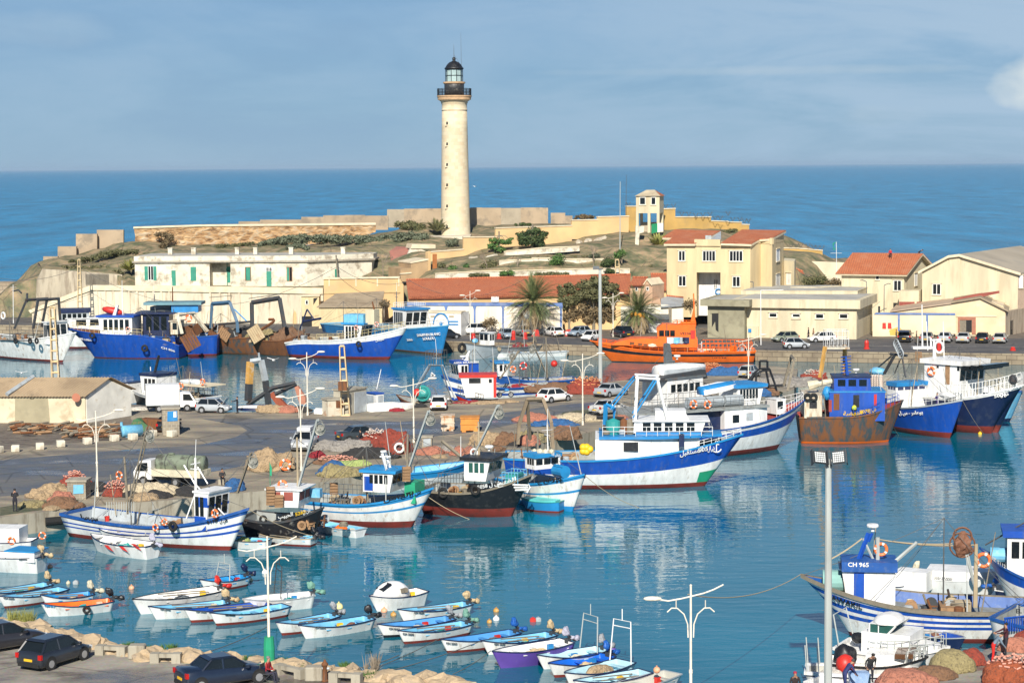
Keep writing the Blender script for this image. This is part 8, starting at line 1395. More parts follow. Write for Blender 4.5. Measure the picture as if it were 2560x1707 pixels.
o_('very pale blue boat with a dark grey covered motor and thin tall hoop','C3',(1215,420),(325,510),mt('pale_boat_blue',(.40,.62,.70),.5),motor='grey',arch=(.22,1.9,'galv'),B=1.8)
o_('boat with vivid blue inside, red forefoot and blue plastic bundle','C3',(1285,510),(480,622),mt('vivid_blue',(.01,.13,.6),.4),bot='red',motor='blue',B=1.8)
o_('pale blue boat carrying a tan net heap and a white square arch','C3',(1530,590),(695,748),mt('pale_boat_blue',(.40,.62,.70),.5),B=1.9,arch=(.1,2.2,'cw'),tarp=(.45,1.25,'tan','tan net heap filling the pale blue boat with a white arch','net_heap','net heap'))
o_('pale turquoise boat with a single tyre inside near the bottom edge','C3',(1790,725),(815,850),mt('pale_boat_blue',(.40,.62,.70),.5),oars=True)
o_('white boat with grey floor and an orange ball float at the bottom edge','C3',(2150,745),(1060,985),mt('boat_floor',(.45,.45,.40),.7),rail='lgrey',B=1.7)
rd=o_('white fibreglass boat with red dart shapes along its side','B4',(1410,300),(830,195),'cw',motor='lilac',B=2.3,zs=.95,zb=1.15,**LN)
for c_ in ((985,345,1035,310),(1120,325,1170,360),(1205,325,1290,305)):pass
q=BM()
for x,y in ((1010,330),(1140,335),(1245,322)):v=rd.P('B4',x,y,1.05);uu=v.x/rd.L;yy=rd.ns*(rd.half(uu)*.93+.06);prism(q,[(v.x-.45,yy,v.z-.18),(v.x+.1,yy,v.z+.2),(v.x+.5,yy,v.z+.2),(v.x+.1,yy,v.z-.05)],(0,.02,0))
rd.part('dart_pattern',q,'bred')
o_('white open boat behind the one with red darts, a light frame at its stern','B4',(1515,195),(905,150),'cw',B=2.1,zs=.9,zb=1.0,arch=(.2,1.6,'galv'),oars=True,**LN)
nb=o_('white half decked boat with orange cloth on its tilted motor, left edge','B4',(390,400),(-420,330),'cw',motor='cloth',B=2.2,zs=1.1,zb=1.3,**LN,text_=((178,440),'NIHAL','grey'));nb.bx('stern_box',.1,2.2,-.9,.9,.8,1.5,'cw');nb.bx('blue_trim',.05,2.3,-.95,.95,1.45,1.52,'azure')
nb2=o_('white cabin boat with blue trim at the far left below the pier wall','B4',(320,250),(-380,215),'cw',B=2.2,zs=1.0,zb=1.2,**LN);nb2.bx('cabin',.8,3.6,-.9,.9,.7,1.9,'cw');ring(nb2.M,nb2.P('B4',105,262,1.0),.3,'orange ring lying on the white cabin boat at the far left');ring(MT(at('B4',388,215,.7)),VV((0,0,0)),.3,'orange lifebuoy hanging on ropes below the pier wall at the left')
o_('pale green white rowing boat with green cloth under the bow of boat 5178','B5',(650,365),(250,320),'sky_',B=1.7,rail='dgrey',tarp=(.55,.7,'lime','light green cloth in the rowing boat under the bow of 5178','green_cloth','cloth'))
o_('worn white boat with a black covered motor beside the black hull','B5',(1030,345),(510,285),'sky_',B=1.8,motor='black',oars=True,rail='rope',bot='red')
o_('small white boat carrying a bright orange tarpaulin bundle','B5',(1420,275),(1025,190),'sky_',B=1.7,rail='lgrey',tarp=(.42,.75,'orange','bright orange tarpaulin bundle in the small white boat','tarpaulin_bundle','tarpaulin'));scn.objects['tarpaulin_bundle'].children[0].color=(.85,.16,.01,1)
o_('tiny pale blue dinghy close under the red keel of boat 373','B5',(1310,170),(1105,120),'sky_',B=1.3)
tq=o_('low blue boat with a turquoise cover below boat 320','B1',(1520,1395),(1145,1365),'teal','azure',bot='red',B=1.9,zs=.9,zb=.95,rail='teal',seats=0);tq.casing('cover',.3,tq.L-.4,1,.8,.98,mt('turquoise',(.10,.50,.48),.5),.05)
tw=Boat('B8',(2330,850),(225,570),1.9,3.4,5.0,'long wooden boat with four blue stripes and blue topped cabin, marked CH 965',bands=[(0,.3,'red'),(.38,.12,'white'),(.47,.12,'blue'),(.56,.1,'white'),(.65,.1,'blue'),(.75,.08,'white'),(.84,.08,'blue'),(.95,0,'white'),(1,0,'rail')],zm=1.9,um=.3,rake=3.2,railm='gw',railw=.18,innm='rail')
tw.r['category']='fishing boat';h,x0,x1,z0,z1=tw.house('B8',(660,525),(1075,810),2.1,'cw','navy',nw=0,fw=3,slope=.16,wt=.45,roofh=.05,ov=.1,z0=tw.Z(.7));tw.casing('blue_bridge',tw.P('B8',1120,510,1.5).x,tw.P('B8',605,510,1.5).x,1.25,z1-.1,z1+.45,'rail',-2);tw.bx('blue_door',tw.P('B8',812,600,1.3).x,tw.P('B8',716,600,1.3).x,-1.08,1.08,z0+.2,z1-.1,'blue',h);text('CH 965',tw.P('B8',660,498,1.3),(-1 if tw.ns > 0 else 1,0,0),(0,0,1),.34,'cw',tw.r,w=1.15)
q=BM();tube(q,[tw.P('B8',760,430,0),tw.P('B8',850,190,0)],.14,5);tube(q,[tw.P('B8',850,270,0),tw.P('B8',885,190,0)],.08,5);tw.part('leaning_mast',q,'blue');tw.radar(tw.P('B8',887,175,0));q=BM();tube(q,[tw.P('B8',935,230,.3),tw.P('B8',932,780,.3)],.12,7);tube(q,[tw.P('B8',945,580,.2),tw.P('B8',1295,275,.2)],.11,6);tube(q,[tw.P('B8',800,240,0),tw.P('B8',910,470,0)],.07,5);tw.part('derrick',q,'galv');ring(tw.M,tw.P('B8',964,340,.3),.42,'orange lifebuoy high on the mast of boat CH 965');q=BM();e=tw.P('B8',560,630,0);tube(q,[(e.x-.8,0,e.z),(e.x+.8,0,e.z)],.62,16);tw.part('net_drum',q,mt('seafoam_net',(.22,.42,.38),.8));tw.mast('B8',(1838,290),(1830,870),0,.14,'rope',aer=0,cross=0);q=BM();e=tw.P('B8',1710,300,0);blob(q,e,.55,.4,.6,3,.25,4);torus(q,e,.7,.05,'y',16,4);torus(q,e+VV((0,.1,.5)),.5,.06,'y',16,4);tw.part('power_block',q,'brownw');q=BM();tube(q,[tw.P('B8',1760,370,0),tw.P('B8',1830,720,0)],.06,4);tube(q,[tw.P('B8',1740,380,0),tw.P('B8',1815,660,0)],.06,4);tw.part('block_arm',q,'galv')
tw.lines([(tw.P('B8',910,245),tw.P('B8',1620,290)),(tw.P('B8',1000,260),tw.P('B8',1840,300)),(tw.P('B8',790,240),tw.P('B8',500,430))],.045,'rope');tw.clutter(tw.P('B8',1750,800).x,tw.P('B8',1100,800).x,1.6,tw.Z(.4),16,171);tw.bx('hatch_cover',tw.P('B8',1740,850).x,tw.P('B8',1500,850).x,-1,1,tw.Z(.3),tw.Z(.3)+.55,'wood');tw.txt('B8',(505,800),'AWAKIL',.42,'black',w=1.7)
el=Boat('B8',(2080,905),(3600,905),2.4,3.4,5,'blue and white boat stern with a painted blue fence pattern at the right edge',bands=[(0,.3,'red'),(1,0,'cw')],zm=2.2);q=BM();[tube(q,[el.P('B8',x,1090,2.35),el.P('B8',x,965,2.35)],.05,4) for x in range(2105,2400,22)];tube(q,[el.P('B8',2095,975,2.35),el.P('B8',2400,940,2.35)],.06,4);el.part('side_pattern',q,'blue');text('EL MOUTA',el.P('B8',2205,925,2.4),(1,0,.12),(0,0,1),.34,'black',el.r,w=1.6)
bz=Boat('B8',(2900,560),(1865,320),2.2,3.6,4.6,'white boat with blue sheer band marked BZ 5112 at the right edge',bands=[(0,.2,'red'),(.7,0,'white'),(1,0,'blue')],zm=2.0,rake=2.6);bz.house('B8',(2125,230),(2330,470),2.4,'cw','blue',nw=2,fw=2,slope=0,wt=.5,roofh=.4,z0=bz.Z(.75));bz.txt('B8',(1975,425),'BZ 5112',.3,w=.8);ring(bz.M,bz.P('B8',1905,440,1.2),.5,'orange lifebuoy on the bow of boat BZ 5112');q=BM();e=bz.P('B8',2060,390,0);tube(q,[(e.x-.6,0,e.z),(e.x+.6,0,e.z)],.45,14);bz.part('net_drum',q,'sky_');bz.line('boom',[bz.P('B8',1920,300,0),bz.P('B8',2290,90,0)],.05,'dgrey')
sf=o_('long white speedboat moored behind boat CH 965','B8',(1275,560),(2085,575),'cw',B=2.6,zs=1.3,zb=1.5,cat='speedboat',name='speedboat',motor='white',seats=0,rail='cw');sf.casing('deck_hood',.8,sf.L-.3,1.2,1.2,1.75,'cw',.1);sf.txt('B8',(1455,605),'SAN FRANC',.18,'grey',w=1.1)
wc=o_('small white cabin launch tucked behind the cabin of CH 965','B8',(1000,640),(1280,650),'cw',B=1.8,zs=.9,zb=1,**LN,seats=0);wc.bx('cabin',.8,2.8,-.7,.7,.6,1.8,'cw');bt=o_('blue hulled boat with a blue tarpaulin wrapped motor at the right edge','B8',(2010,690),(2900,690),'cw','navy',motor='blue',B=2.3,zs=1.1,zb=1.3,seats=0,rail='cw');bt.casing('cabin',1,4.5,.9,.9,1.7,'cw',.2)
o_('blue inside rowing boat between the cruiser and CH 965','B8',(1250,1060),(1740,1150),'blue',hull='navy',B=1.7,zs=.8,zb=.9,rail='lgrey')
cr=Boat('B8',(600,1200),(1600,1235),1.3,1.7,3.2,'white motor cruiser with a rounded wheelhouse and green tinted windows',name='motor_cruiser',cat='motor cruiser',bands=[(1,0,'cw')],zm=1.3,rake=1.6,railm='cw',deckm='cw',bul=.25);cr.casing('foredeck',cr.L*.35,cr.L*.9,1.3,1.1,1.75,'cw',.2);h,x0,x1,z0,z1=cr.house('B8',(855,1020),(1080,1125),2.3,'gglass','cw',nw=0,fw=0,slope=.9,wt=.6,roofh=.02,ov=0);cr.bx('cabin_side',x0-.4,x1+1.2,-1.18,1.18,1.1,z0+.03,'cw');q=BM();blob(q,((x0+x1)/2+.2,0,z1),(x1-x0)*.75,1.3,.42,3,0,1,True);cr.part('hardtop',q,'cw',smooth=True)
q=BM();H_=z1-z0
for y in (-1.16,1.16):
 tube(q,[(x1,y,z0),(x1+.9*H_,y,z1)],.05,4);tube(q,[(x0,y,z0),(x0,y,z1)],.06,4);tube(q,[((x0+x1)/2,y,z0),((x0+x1)/2,y,z1)],.03,4)
cr.part('window_posts',q,'cw');cr.rail(.45,.95,.7,.025,'galv',8);cr.line('stern_arch',[(0.3,-1.2,1.3),(-.1,-1,3.0),(-.1,1,3.0),(.3,1.2,1.3)],.04,'galv');q=BM();blob(q,(.8,.4,1.6),.4,.4,.3,2,.1);cr.part('stern_bundle',q,'black');q=BM();box(q,cr.L*.62,cr.L*.7,-.5,.5,1.76,1.8);cr.part('hatch',q,'navy');cr.txt('B8',(850,1198),'Deux de Beau',.18,'lgrey',w=1.0)
c2_=Boat('B8',(480,1350),(1400,1325),1.0,1.45,2.6,'white cabin boat with brown tinted windows in front of the cruiser',name='cabin_boat',cat='cabin boat',bands=[(1,0,'cw')],zm=1.0,rake=1.1,railm='black',railw=.06,deckm='cw',bul=.3,cap=.07);c2_.casing('cabin',c2_.L*.4,c2_.L*.9,1,.8,1.6,'cw',.25)
for x0_,x1_ in ((1095,1190),(1218,1262)):p_,q_=c2_.P('B8',x0_,1335,.8),c2_.P('B8',x1_,1295,.8);c2_.bx('window',p_.x,q_.x,-1.01,1.01,p_.z,q_.z,mt('brown_glass',(.12,.06,.03),.1))
c2_.rail(.8,.99,.6,.025,'galv',5);q=BM();blob(q,(.9,.3*c2_.ns,1.3),.6,.5,.65,3,.1);c2_.part('motor_cover',q,'black',smooth=True);c2_.line('stern_rail',[(0,-1,1),(0,-1,2.2),(0,1,2.2),(0,1,1)],.04,'galv')
c3_=Boat('B8',(270,1430),(1330,1430),.9,1.1,2.4,'long low white boat moored nearest the nets at the lower right',**LN,bands=[(.45,0,'cw'),(.52,0,'navy'),(.78,0,'cw'),(.85,0,'navy'),(1,0,'cw')],zm=.9,rake=.9,railm='cw',deckm=mt('boat_floor',(.45,.45,.40)),bul=.4,cap=.2);q=BM();[tube(q,[(x,y,.9),(x-.1,y,2.3)],.035,5) for x in (.1,.7) for y in (-.9,.9)];c3_.part('stern_poles',q,'galv');q=BM();blob(q,(2.0,.3,1.1),.5,.5,.55,2,.05);c3_.part('red_bin',q,'bred',smooth=True);heap(c3_.M@ VV((1.3,-.5,.6)),.9,.6,.6,'white','white net heap at the stern of the long low white boat',3);upc=Boat('B8',(330,1530),(1100,1640),.8,.9,2,'white stern of a boat cut by the bottom edge',**LN,bands=[(1,0,'cw')],deckm='cw',railm='cw')
for c,x,y,r_,m_,lb_ in (('C1',920,265,.27,'b_orange','faded orange mooring ball off the sterns at the left'),('C1',1255,565,.22,'tarpw','small white float, left of a pair'),('C1',1395,565,.26,'lgrey','tilted grey white cube float'),('B4',1208,695,.28,'b_orange','pale orange mooring ball before the large white launch'),('B5',492,702,.22,'b_yellow','small cream mooring ball beside the blue boat'),('B5',612,640,.3,'cw','white mooring ball left of the lamp post'),('B5',1233,930,.4,'b_yellow','big yellow white mooring ball near the centre bottom'),('B6',272,482,.3,'b_orange','pale pink mooring ball under the cabin dinghy'),('B6',378,525,.28,'b_rust','rusty ochre mooring ball under the cabin dinghy'),('B6',1540,480,.28,'b_rust','two tone rusty mooring ball, upper of the pair in open water'),('B6',1540,575,.3,'cw','white mooring ball, lower of the pair in open water'),('B6',1463,605,.24,'b_rust','small low ochre float left of the white ball'),('B6',1955,590,.26,'bred','orange red drum float in open water'),('B6',2015,585,.25,'lgrey','grey blue drum float touching the orange red one'),('B3',1960,940,.3,'yellow','yellow mooring float below the bow of trawler 5004'),('C3',1340,445,.32,'purple','purple and blue float behind the white arch'),('C3',1935,715,.27,'b_orange','orange ball float on the white boat at the bottom edge')):
 if m_.startswith('b_'):m_=mt(m_,{'b_orange':(.72,.36,.2),'b_yellow':(.75,.68,.3),'b_rust':(.5,.27,.06)}[m_],.6,dirt=(.7,.6,.45),amt=.6,scale=3)
 q=BM();r_ *= .66;cube='cube' in lb_ or 'drum' in lb_
 if cube:box(q,-r_,r_,-r_,r_,-r_,r_);bmesh.ops.bevel(q,geom=q.edges[:],offset=r_*.3,segments=3,affect='EDGES')
 else:blob(q,(0,0,0),r_,r_,r_,3,0)
 tube(q,[(0,0,r_),(0,0,r_*1.3)],r_*.2,6);v=at(c,x,y,.05 if 'bottom edge' not in lb_ else 1.0);o=ob('mooring_buoy',q,m_,smooth=not cube);o.location=v;tag(o,lb_,'buoy')
for k,(p_,q_,sg,lb_) in enumerate(((tw.M@ VV((tw.L,0,tw.zb)),qd('P',1720,1485,93),.6,'pale mooring rope from the bow of CH 965 to the lamp post'),(X.M@ VV((X.L-2,X.ns,3.2)),at('B3',1235,955,0),.1,'mooring rope from the rusty trawler bow into the water'),(Y_.M@ VV((Y_.L*.5,Y_.ns*2.9,2)),at('B3',1470,935,0),.1,'pale mooring rope slanting off the bright blue hull'),(Y_.M@ VV((Y_.L,0,3.8)),at('B3',1995,940,0),.2,'tan mooring rope from the bright blue bow to the yellow float'),(a4.M@ VV((a4.L*.6,a4.ns*2.3,2.4)),at('B1',1160,1500,0),.1,'ochre mooring rope across the black bow'),(a4.M@ VV((a4.L*.05,a4.ns*2.3,2)),at('B1',690,1560,0),.2,'mooring rope from the black stern into the water'),(a3.M@ VV((a3.L*.7,a3.ns*2.1,2.1)),at('B1',340,1565,0),.1,'mooring rope from the bow of boat 373'),(a6.M@ VV((a6.L,0,3)),at('B2',620,1600,0),.3,'long mooring rope from the bow of boat 320'),(a1.M@ VV((a1.L,0,3)),at('B5',1000,330,.6),.2,'mooring rope from the bow of boat 5178 to the worn white boat'),(at('B6',100,1150,0),at('B6',900,790,.8),.1,'dark line from the shore to the bright blue boat'),(at('B6',250,1180,.1),at('B6',1370,820,.8),.1,'dark line from the rocks to the boat with oars'),(at('B6',1050,1195,.1),at('B6',1480,930,.9),.1,'dark line under the purple boat'),(at('B5',150,1300,.1),at('B5',640,1090,.5),.1,'dark line from the shore passing the near lamp post'),(at('B5',1340,1450,.1),at('B5',1740,1330,.5),.1,'thin dark line from the rocks at the centre bottom'))):ropeline(p_,q_,sg,lb_,.025,'drope' if 'dark' in lb_ else 'rope')
# ================================================================ CARS
TYP=dict(hatch=dict(L=3.9,W=1.7,H=1.48,belt=.92,nose=.72,ws=2.95,rf=2.25,rr=.62,rg=.14,bz=.95),small=dict(L=3.55,W=1.6,H=1.5,belt=.92,nose=.75,ws=2.85,rf=2.1,rr=.55,rg=.14,bz=.95),
 sedan=dict(L=4.45,W=1.78,H=1.45,belt=.90,nose=.70,ws=3.3,rf=2.5,rr=1.35,rg=.72,bz=1.0),suv=dict(L=4.3,W=1.85,H=1.68,belt=1.05,nose=.9,ws=3.3,rf=2.5,rr=.5,rg=.12,bz=1.08))
CARP={}
def car(typ,colr,c,a_,b_,label,z=QZ,flip=False,plate='plate',dirt=0):
 ra,fb=at(c,*a_,z),at(c,*b_,z);d=fb-ra;d.z=0;d.normalize();t=TYP[typ];n=VV((-d.y,d.x,0));n=n if (n.y > 0) != flip else -n
 ctr=ra+n*t['W']/2;org=ctr-d*.72;ang=math.atan2(d.y,d.x)
 if typ not in CARP:CARP[typ]=car_proto(typ)
 root=CARP[typ] if not CARP[typ].get('used') else copy_tree(CARP[typ]);CARP[typ]['used']=1;root.location=org;root.rotation_euler=(0,0,ang);tag(root,label,'car','cars parked round the harbour');root['used']=1
 for ch in root.children:ch.color=(*colr,1)
 return root,org,d,t
def car_proto(typ):
 t=TYP[typ];L,W_,H=t['L'],t['W'],t['H'];hw=W_/2;r=empty('parked_car');bm=BM();rings=[]
 st=[(0,t['bz']-.28,.86,.38),(.05,t['bz']-.08,.95,.25),(.16,t['bz'],.98,.2),(.8,t['belt']+.02,1,.2),(t['ws']-.3,t['belt'],1,.2),(t['ws'],t['belt']-.03,1,.2),(L-.55,t['nose']+.05,.96,.2),(L-.15,t['nose']-.08,.88,.22),(L,t['nose']-.28,.76,.32)]
 if typ == 'sedan':st[3]=(.75,1.0,.99,.2)
 for x,zt,wf,zb in st:
  w=hw*wf;rings.append([bm.verts.new(p) for p in ((x,-w*.86,zb),(x,-w,zb+.12),(x,-w*1.0,zb+.35),(x,-w*.96,zt-.07),(x,-w*.84,zt),(x,0,zt+.03),(x,w*.84,zt),(x,w*.96,zt-.07),(x,w,zb+.35),(x,w,zb+.12),(x,w*.86,zb))])
 for A_,B_ in zip(rings,rings[1:]):
  for k in range(10):bm.faces.new((A_[k],A_[k+1],B_[k+1],B_[k]))
  bm.faces.new((A_[10],A_[0],B_[0],B_[10]))
 bm.faces.new(rings[0]);bm.faces.new(rings[-1][::-1]);bmesh.ops.recalc_face_normals(bm,faces=bm.faces[:])
 def add(nm,b,m,par=None,sm=False):o=ob(nm,b,m,par or r,smooth=sm);return o
 add('body',bm,'carp',sm=True)
 zb=t['belt']-.05;B0=[(t['rg'],.80),(t['ws'],.84)];T0=[(t['rr'],.68),(t['rf'],.70)]
 def fru(e,zt,k=1.0,z0=zb,mi=0,bm=None):
  v=[bm.verts.new(p) for p in ((t['rg']-e,-hw*.88*k,z0),(t['ws']+e,-hw*.90*k,z0),(t['ws']+e,hw*.90*k,z0),(t['rg']-e,hw*.88*k,z0),(t['rr'],-hw*.68*k,zt),(t['rf'],-hw*.70*k,zt),(t['rf'],hw*.70*k,zt),(t['rr'],hw*.68*k,zt))]
  for f in ((0,1,5,4),(1,2,6,5),(2,3,7,6),(3,0,4,7),(4,5,6,7)):bm.faces.new([v[i] for i in f]).material_index=mi
  return v
 g_=BM();fru(0,H-.05,bm=g_);bmesh.ops.recalc_face_normals(g_,faces=g_.faces[:]);add('windows',g_,'glass')
 g_=BM();v=[g_.verts.new(p) for p in ((t['rr']-.14,-hw*.715,H-.08),(t['rf']+.16,-hw*.735,H-.09),(t['rf']+.16,hw*.735,H-.09),(t['rr']-.14,hw*.715,H-.08),(t['rr']+.1,-hw*.55,H),(t['rf']-.1,-hw*.56,H-.01),(t['rf']-.1,hw*.56,H-.01),(t['rr']+.1,hw*.55,H))]
 for f in ((0,1,5,4),(1,2,6,5),(2,3,7,6),(3,0,4,7),(4,5,6,7),(3,2,1,0)):g_.faces.new([v[i] for i in f])
 for s in (-1,1):
  for xa,xb in ((t['rg'],t['rr']),(t['ws'],t['rf']),((t['ws']+t['rg'])/2-.1,(t['rr']+t['rf'])/2)):
   tube(g_,[(xa,s*hw*.9,zb),(xb,s*hw*.70,H-.07)],.05,4)
 add('roof',g_,'carp')
 for x in (.72,L-.78):
  for s in (-1,1):
   q=BM();tube(q,[(x,s*(hw-.2),.31),(x,s*(hw+.01),.31)],.31,16);w=add('wheel',q,'tyrem');q=BM();tube(q,[(x,s*(hw-.02),.31),(x,s*(hw+.025),.31)],.19,12);add('rim',q,'rimm',w)
   q=BM();tube(q,[(x,s*(hw-.05),.34),(x,s*(hw+.004),.34)],.37,16);add('wheel_arch',q,'rubber')
 for s in (-1,1):
  q=BM();box(q,-.015,.12,s*hw*.86-.1,s*hw*.86+.1,t['bz']-.32,t['bz']-.08);add('tail_light',q,'lampr');q=BM();box(q,L-.25,L-.02,s*hw*.66-.16,s*hw*.66+.16,t['nose']-.24,t['nose']-.1);add('headlight',q,'lampw');q=BM();box(q,t['ws']-.35,t['ws']-.2,s*(hw+.1)-.09,s*(hw+.1)+.09,t['belt']-.02,t['belt']+.13);add('mirror',q,'carp')
 q=BM();box(q,-.03,.02,-.26,.26,.5,.62);add('licence_plate',q,'plate');q=BM();box(q,-.02,L*.0+.1,-hw*.8,hw*.8,.22,.4);box(q,L-.14,L+.005,-hw*.7,hw*.7,.3,.42);add('bumper',q,'rubber')
 return r
WH_,SI,GY,DK,GR,SB=(.75,.75,.72),(.36,.39,.41),(.16,.17,.17),(.012,.014,.018),(.22,.25,.19),(.24,.30,.36)
ri,o_r,d_r,t_r=car('small',SI,'A8',(15,645),(232,648),'silver hatchback with its bonnet open beside the box truck')
for a in (('sedan',(.035,.045,.05),'A8',(1395,925),(1745,900),'dark grey sedan parked on the pier behind the red nets'),('hatch',WH_,'B1',(1420,525),(1578,508),'white hatchback driving along the pier left of the silver sedan'),('sedan',SI,'B2',(330,525),(505,498),'silver sedan beside the tall grey pole on the pier'),('sedan',(.55,.55,.52),'B2',(290,700),(500,672),'white silver sedan half hidden behind the blue crane of trawler 5051'),('hatch',SI,'B2',(1735,337),(1822,312),'grey hatchback parked at the pier head beside the blue tarpaulin'),('hatch',WH_,'B1',(488,590),(500,545),'white hatchback seen from behind in the middle of the pier'),
 ('hatch',DK,'A3',(350,1392),(455,1388),'dark hatchback just behind the light blue trawler bow'),('suv',WH_,'A3',(705,1350),(603,1352),'white crossover before the blue arched wall, leftmost'),('hatch',SB,'A3',(845,1378),(905,1396),'blue silver hatchback behind the small grey boat cabin'),('sedan',GY,'A3',(1025,1366),(945,1350),'grey sedan between the blue silver hatchback and the tall palm'),('hatch',WH_,'A3',(1298,1372),(1190,1356),'white coupe like hatchback right of the tall palm'),('hatch',SB,'A3',(1610,1362),(1463,1376),'silver blue hatchback behind the tall grey pole on the far quay'),('small',WH_,'A3',(1700,1400),(1568,1420),'old white hatchback right at the quay edge behind the orange bow'),('suv',DK,'A4',(245,1380),(152,1366),'black car beside the small palm on the far quay'),
 ('hatch',GR,'A4',(1735,1412),(1600,1420),'sage green hatchback before the long cream building'),('small',SI,'A5',(55,1224),(238,1222),'small silver hatchback at the quay edge, nearest the long cream building'),('hatch',WH_,'A5',(470,1158),(312,1162),'white hatchback with black windows beside two standing men'),
 ('sedan',GY,'A5',(1455,1165),(1500,1115),'dark grey sedan behind the white quay pole'),('sedan',SI,'A5',(1632,1165),(1680,1125),'silver sedan before the wall, second from the white pole'),('sedan',(.42,.43,.42),'A5',(1815,1168),(1862,1128),'pale silver sedan before the red framed doorway'),('hatch',DK,'A5',(2000,1168),(2040,1130),'small black hatchback second from the right end of the row'),('hatch',(.40,.40,.37),'A5',(2170,1172),(2222,1130),'silver beige hatchback at the right end of the row')):car(*a)
r,o1,d1,t1=car('suv',DK,'A5',(1245,1160),(1285,1115),'black SUV with its tailgate raised beside the yellow stained wall');q=BM();box(q,-1.0,0,-.7,.7,0,.06);tg=ob('tailgate',q,'carp',r,color=DK);tg.matrix_local=MT((.4,0,1.66))@ MR(R(-8),4,'Y')
car('hatch',(.018,.022,.03),'B4',(475,1450),(757,1362),'black hatchback with yellow plate parked by the rocks at the lower left',z=NZ)
car('sedan',(.025,.025,.03),'B4',(-150,1320),(195,1262),'dark sedan cut by the left edge beside the black hatchback',z=NZ)
car('sedan',(.012,.02,.04),'B5',(80,1640),(512,1578),'dark navy sedan at the bottom edge below the near lamp post',z=NZ)
car('hatch',DK,'A7',(1560,640),(1632,600),'dark car half hidden behind the small stone kiosk')
q=BM();box(q,2.75,3.5,-.62,.62,0,.03);bn=ob('bonnet',q,'carp',ri,color=SI);bn.matrix_local=MT((2.85,0,.9))@ MR(R(-55),4,'Y')@ MT((-2.75,0,0))
def truck(c,a_,b_,L,W_,label,kind):
 ra,fb=at(c,*a_,QZ),at(c,*b_,QZ);d=fb-ra;d.z=0;sgn=1;wb=d.length;d.normalize();n=VV((-d.y,d.x,0));n=n if n.y > 0 else -n;r=empty('lorry',ra+n*W_/2-d*1.3,math.atan2(d.y,d.x),label,'lorry');hw=W_/2;xf=1.3+wb
 q=BM();prism(q,[(xf-.7,-hw+.05,.5),(xf+.85,-hw+.05,.5),(xf+.9,-hw+.05,1.05),(xf+.35,-hw+.1,1.95),(xf-.7,-hw+.1,2.05)],(0,W_-.15,0));cab=ob('cab',q,'cw',r)
 for y in (-hw+.04,hw-.09):q=BM();prism(q,[(xf-.4,y,1.2),(xf+.65,y,1.15),(xf+.28,y,1.8),(xf-.4,y,1.85)],(0,.06,0));ob('window',q,'glass',cab)
 q=BM();prism(q,[(xf+.86,-hw+.2,1.18),(xf+.9,hw-.2,1.18),(xf+.42,hw-.25,1.88),(xf+.4,-hw+.25,1.88)],(.03,0,.02));ob('windscreen',q,'glass',cab)
 for x in (1.3,xf):
  for s in (-1,1):q=BM();tube(q,[(x,s*(hw-.28),.38),(x,s*(hw-.02),.38)],.38,16);w=ob('wheel',q,'tyrem',r);q=BM();tube(q,[(x,s*(hw-.1),.38),(x,s*(hw+.0),.38)],.2,12);ob('rim',q,'rimm',w)
 q=BM();box(q,.1,xf-.7,-.4,.4,.45,.7);ob('chassis',q,'dgrey',r)
 if kind == 'box':q=BM();box(q,0,xf-.75,-hw,hw,.75,2.85);ob('cargo_box',q,'cw',r);q=BM();box(q,-.02,xf-.73,-hw-.015,hw+.015,.72,.82);ob('trim',q,'lgrey',r)
 else:
  q=BM();box(q,-.9,xf-.75,-hw,hw,.8,1.35);ob('side_board',q,'tarpw',r);q=BM();tube(q,[(-.8,0,1.75),(-.6,0,1.75),(xf-1.1,0,1.75),(xf-.95,0,1.75)],.72,18);lathe(q,[(.25,0),(.3,.1),(.1,.15)],10,(xf/2,0,2.45));ob('tank',q,mt('old_tank',(.20,.24,.17),.6,dirt=(.04,.035,.03),amt=.85,scale=.8,thr=.45),r,smooth=True);q=BM()
  for x in (.3,2.3):torus(q,(x,0,1.75),.74,.03,'x',18,4)
  ob('tank_strap',q,'dgrey',r)
truck('A7',(1418,468),(1668,460),5,1.9,'white box truck parked beside the white cabin boat','box');truck('A7',(1560,1132),(1275,1118),5,1.9,'cream flatbed truck carrying an old stained green tank','tank')
p_=at('A8',960,1010,QZ);r=copy_tree(CARP['suv']);tag(r,'silver pickup facing the camera with its left door wide open','pickup');r.name='pickup';r.location=p_+VV((.15,4.3,0));r.rotation_euler=(0,0,R(-90-6))
for ch in r.children:ch.color=(.42,.44,.45,1)
for sg,lb_ in ((-1,1),):q=BM();prism(q,[(2.9,0,.35),(2.0,0,.35),(2.0,0,1.0),(2.15,0,1.5),(2.6,0,1.5),(2.9,0,1.0)],(0,.06,0));dr=ob('door',q,'carp',r,color=(.42,.44,.45));dr.matrix_local=MT((2.9,sg*.93,0))@ MR(R(62*-sg*-1),4,'Z')@ MT((-2.9,0,0))
q=BM();box(q,.6,2.4,-.6,.6,1.69,1.95);ob('roof_cargo',q,'cw',r)
p_=at('C5',1715,870,QZ);r=empty('motorbike',p_,.1,'small blue motorbike standing behind the spread nets','motorbike')
for x in (-.6,.65):q=BM();torus(q,(x,0,.3),.26,.05,'y',16,6);w=ob('wheel',q,'tyrem',r);q=BM();tube(q,[(x,-.03,.3),(x,.03,.3)],.2,10);ob('rim',q,'rimm',w)
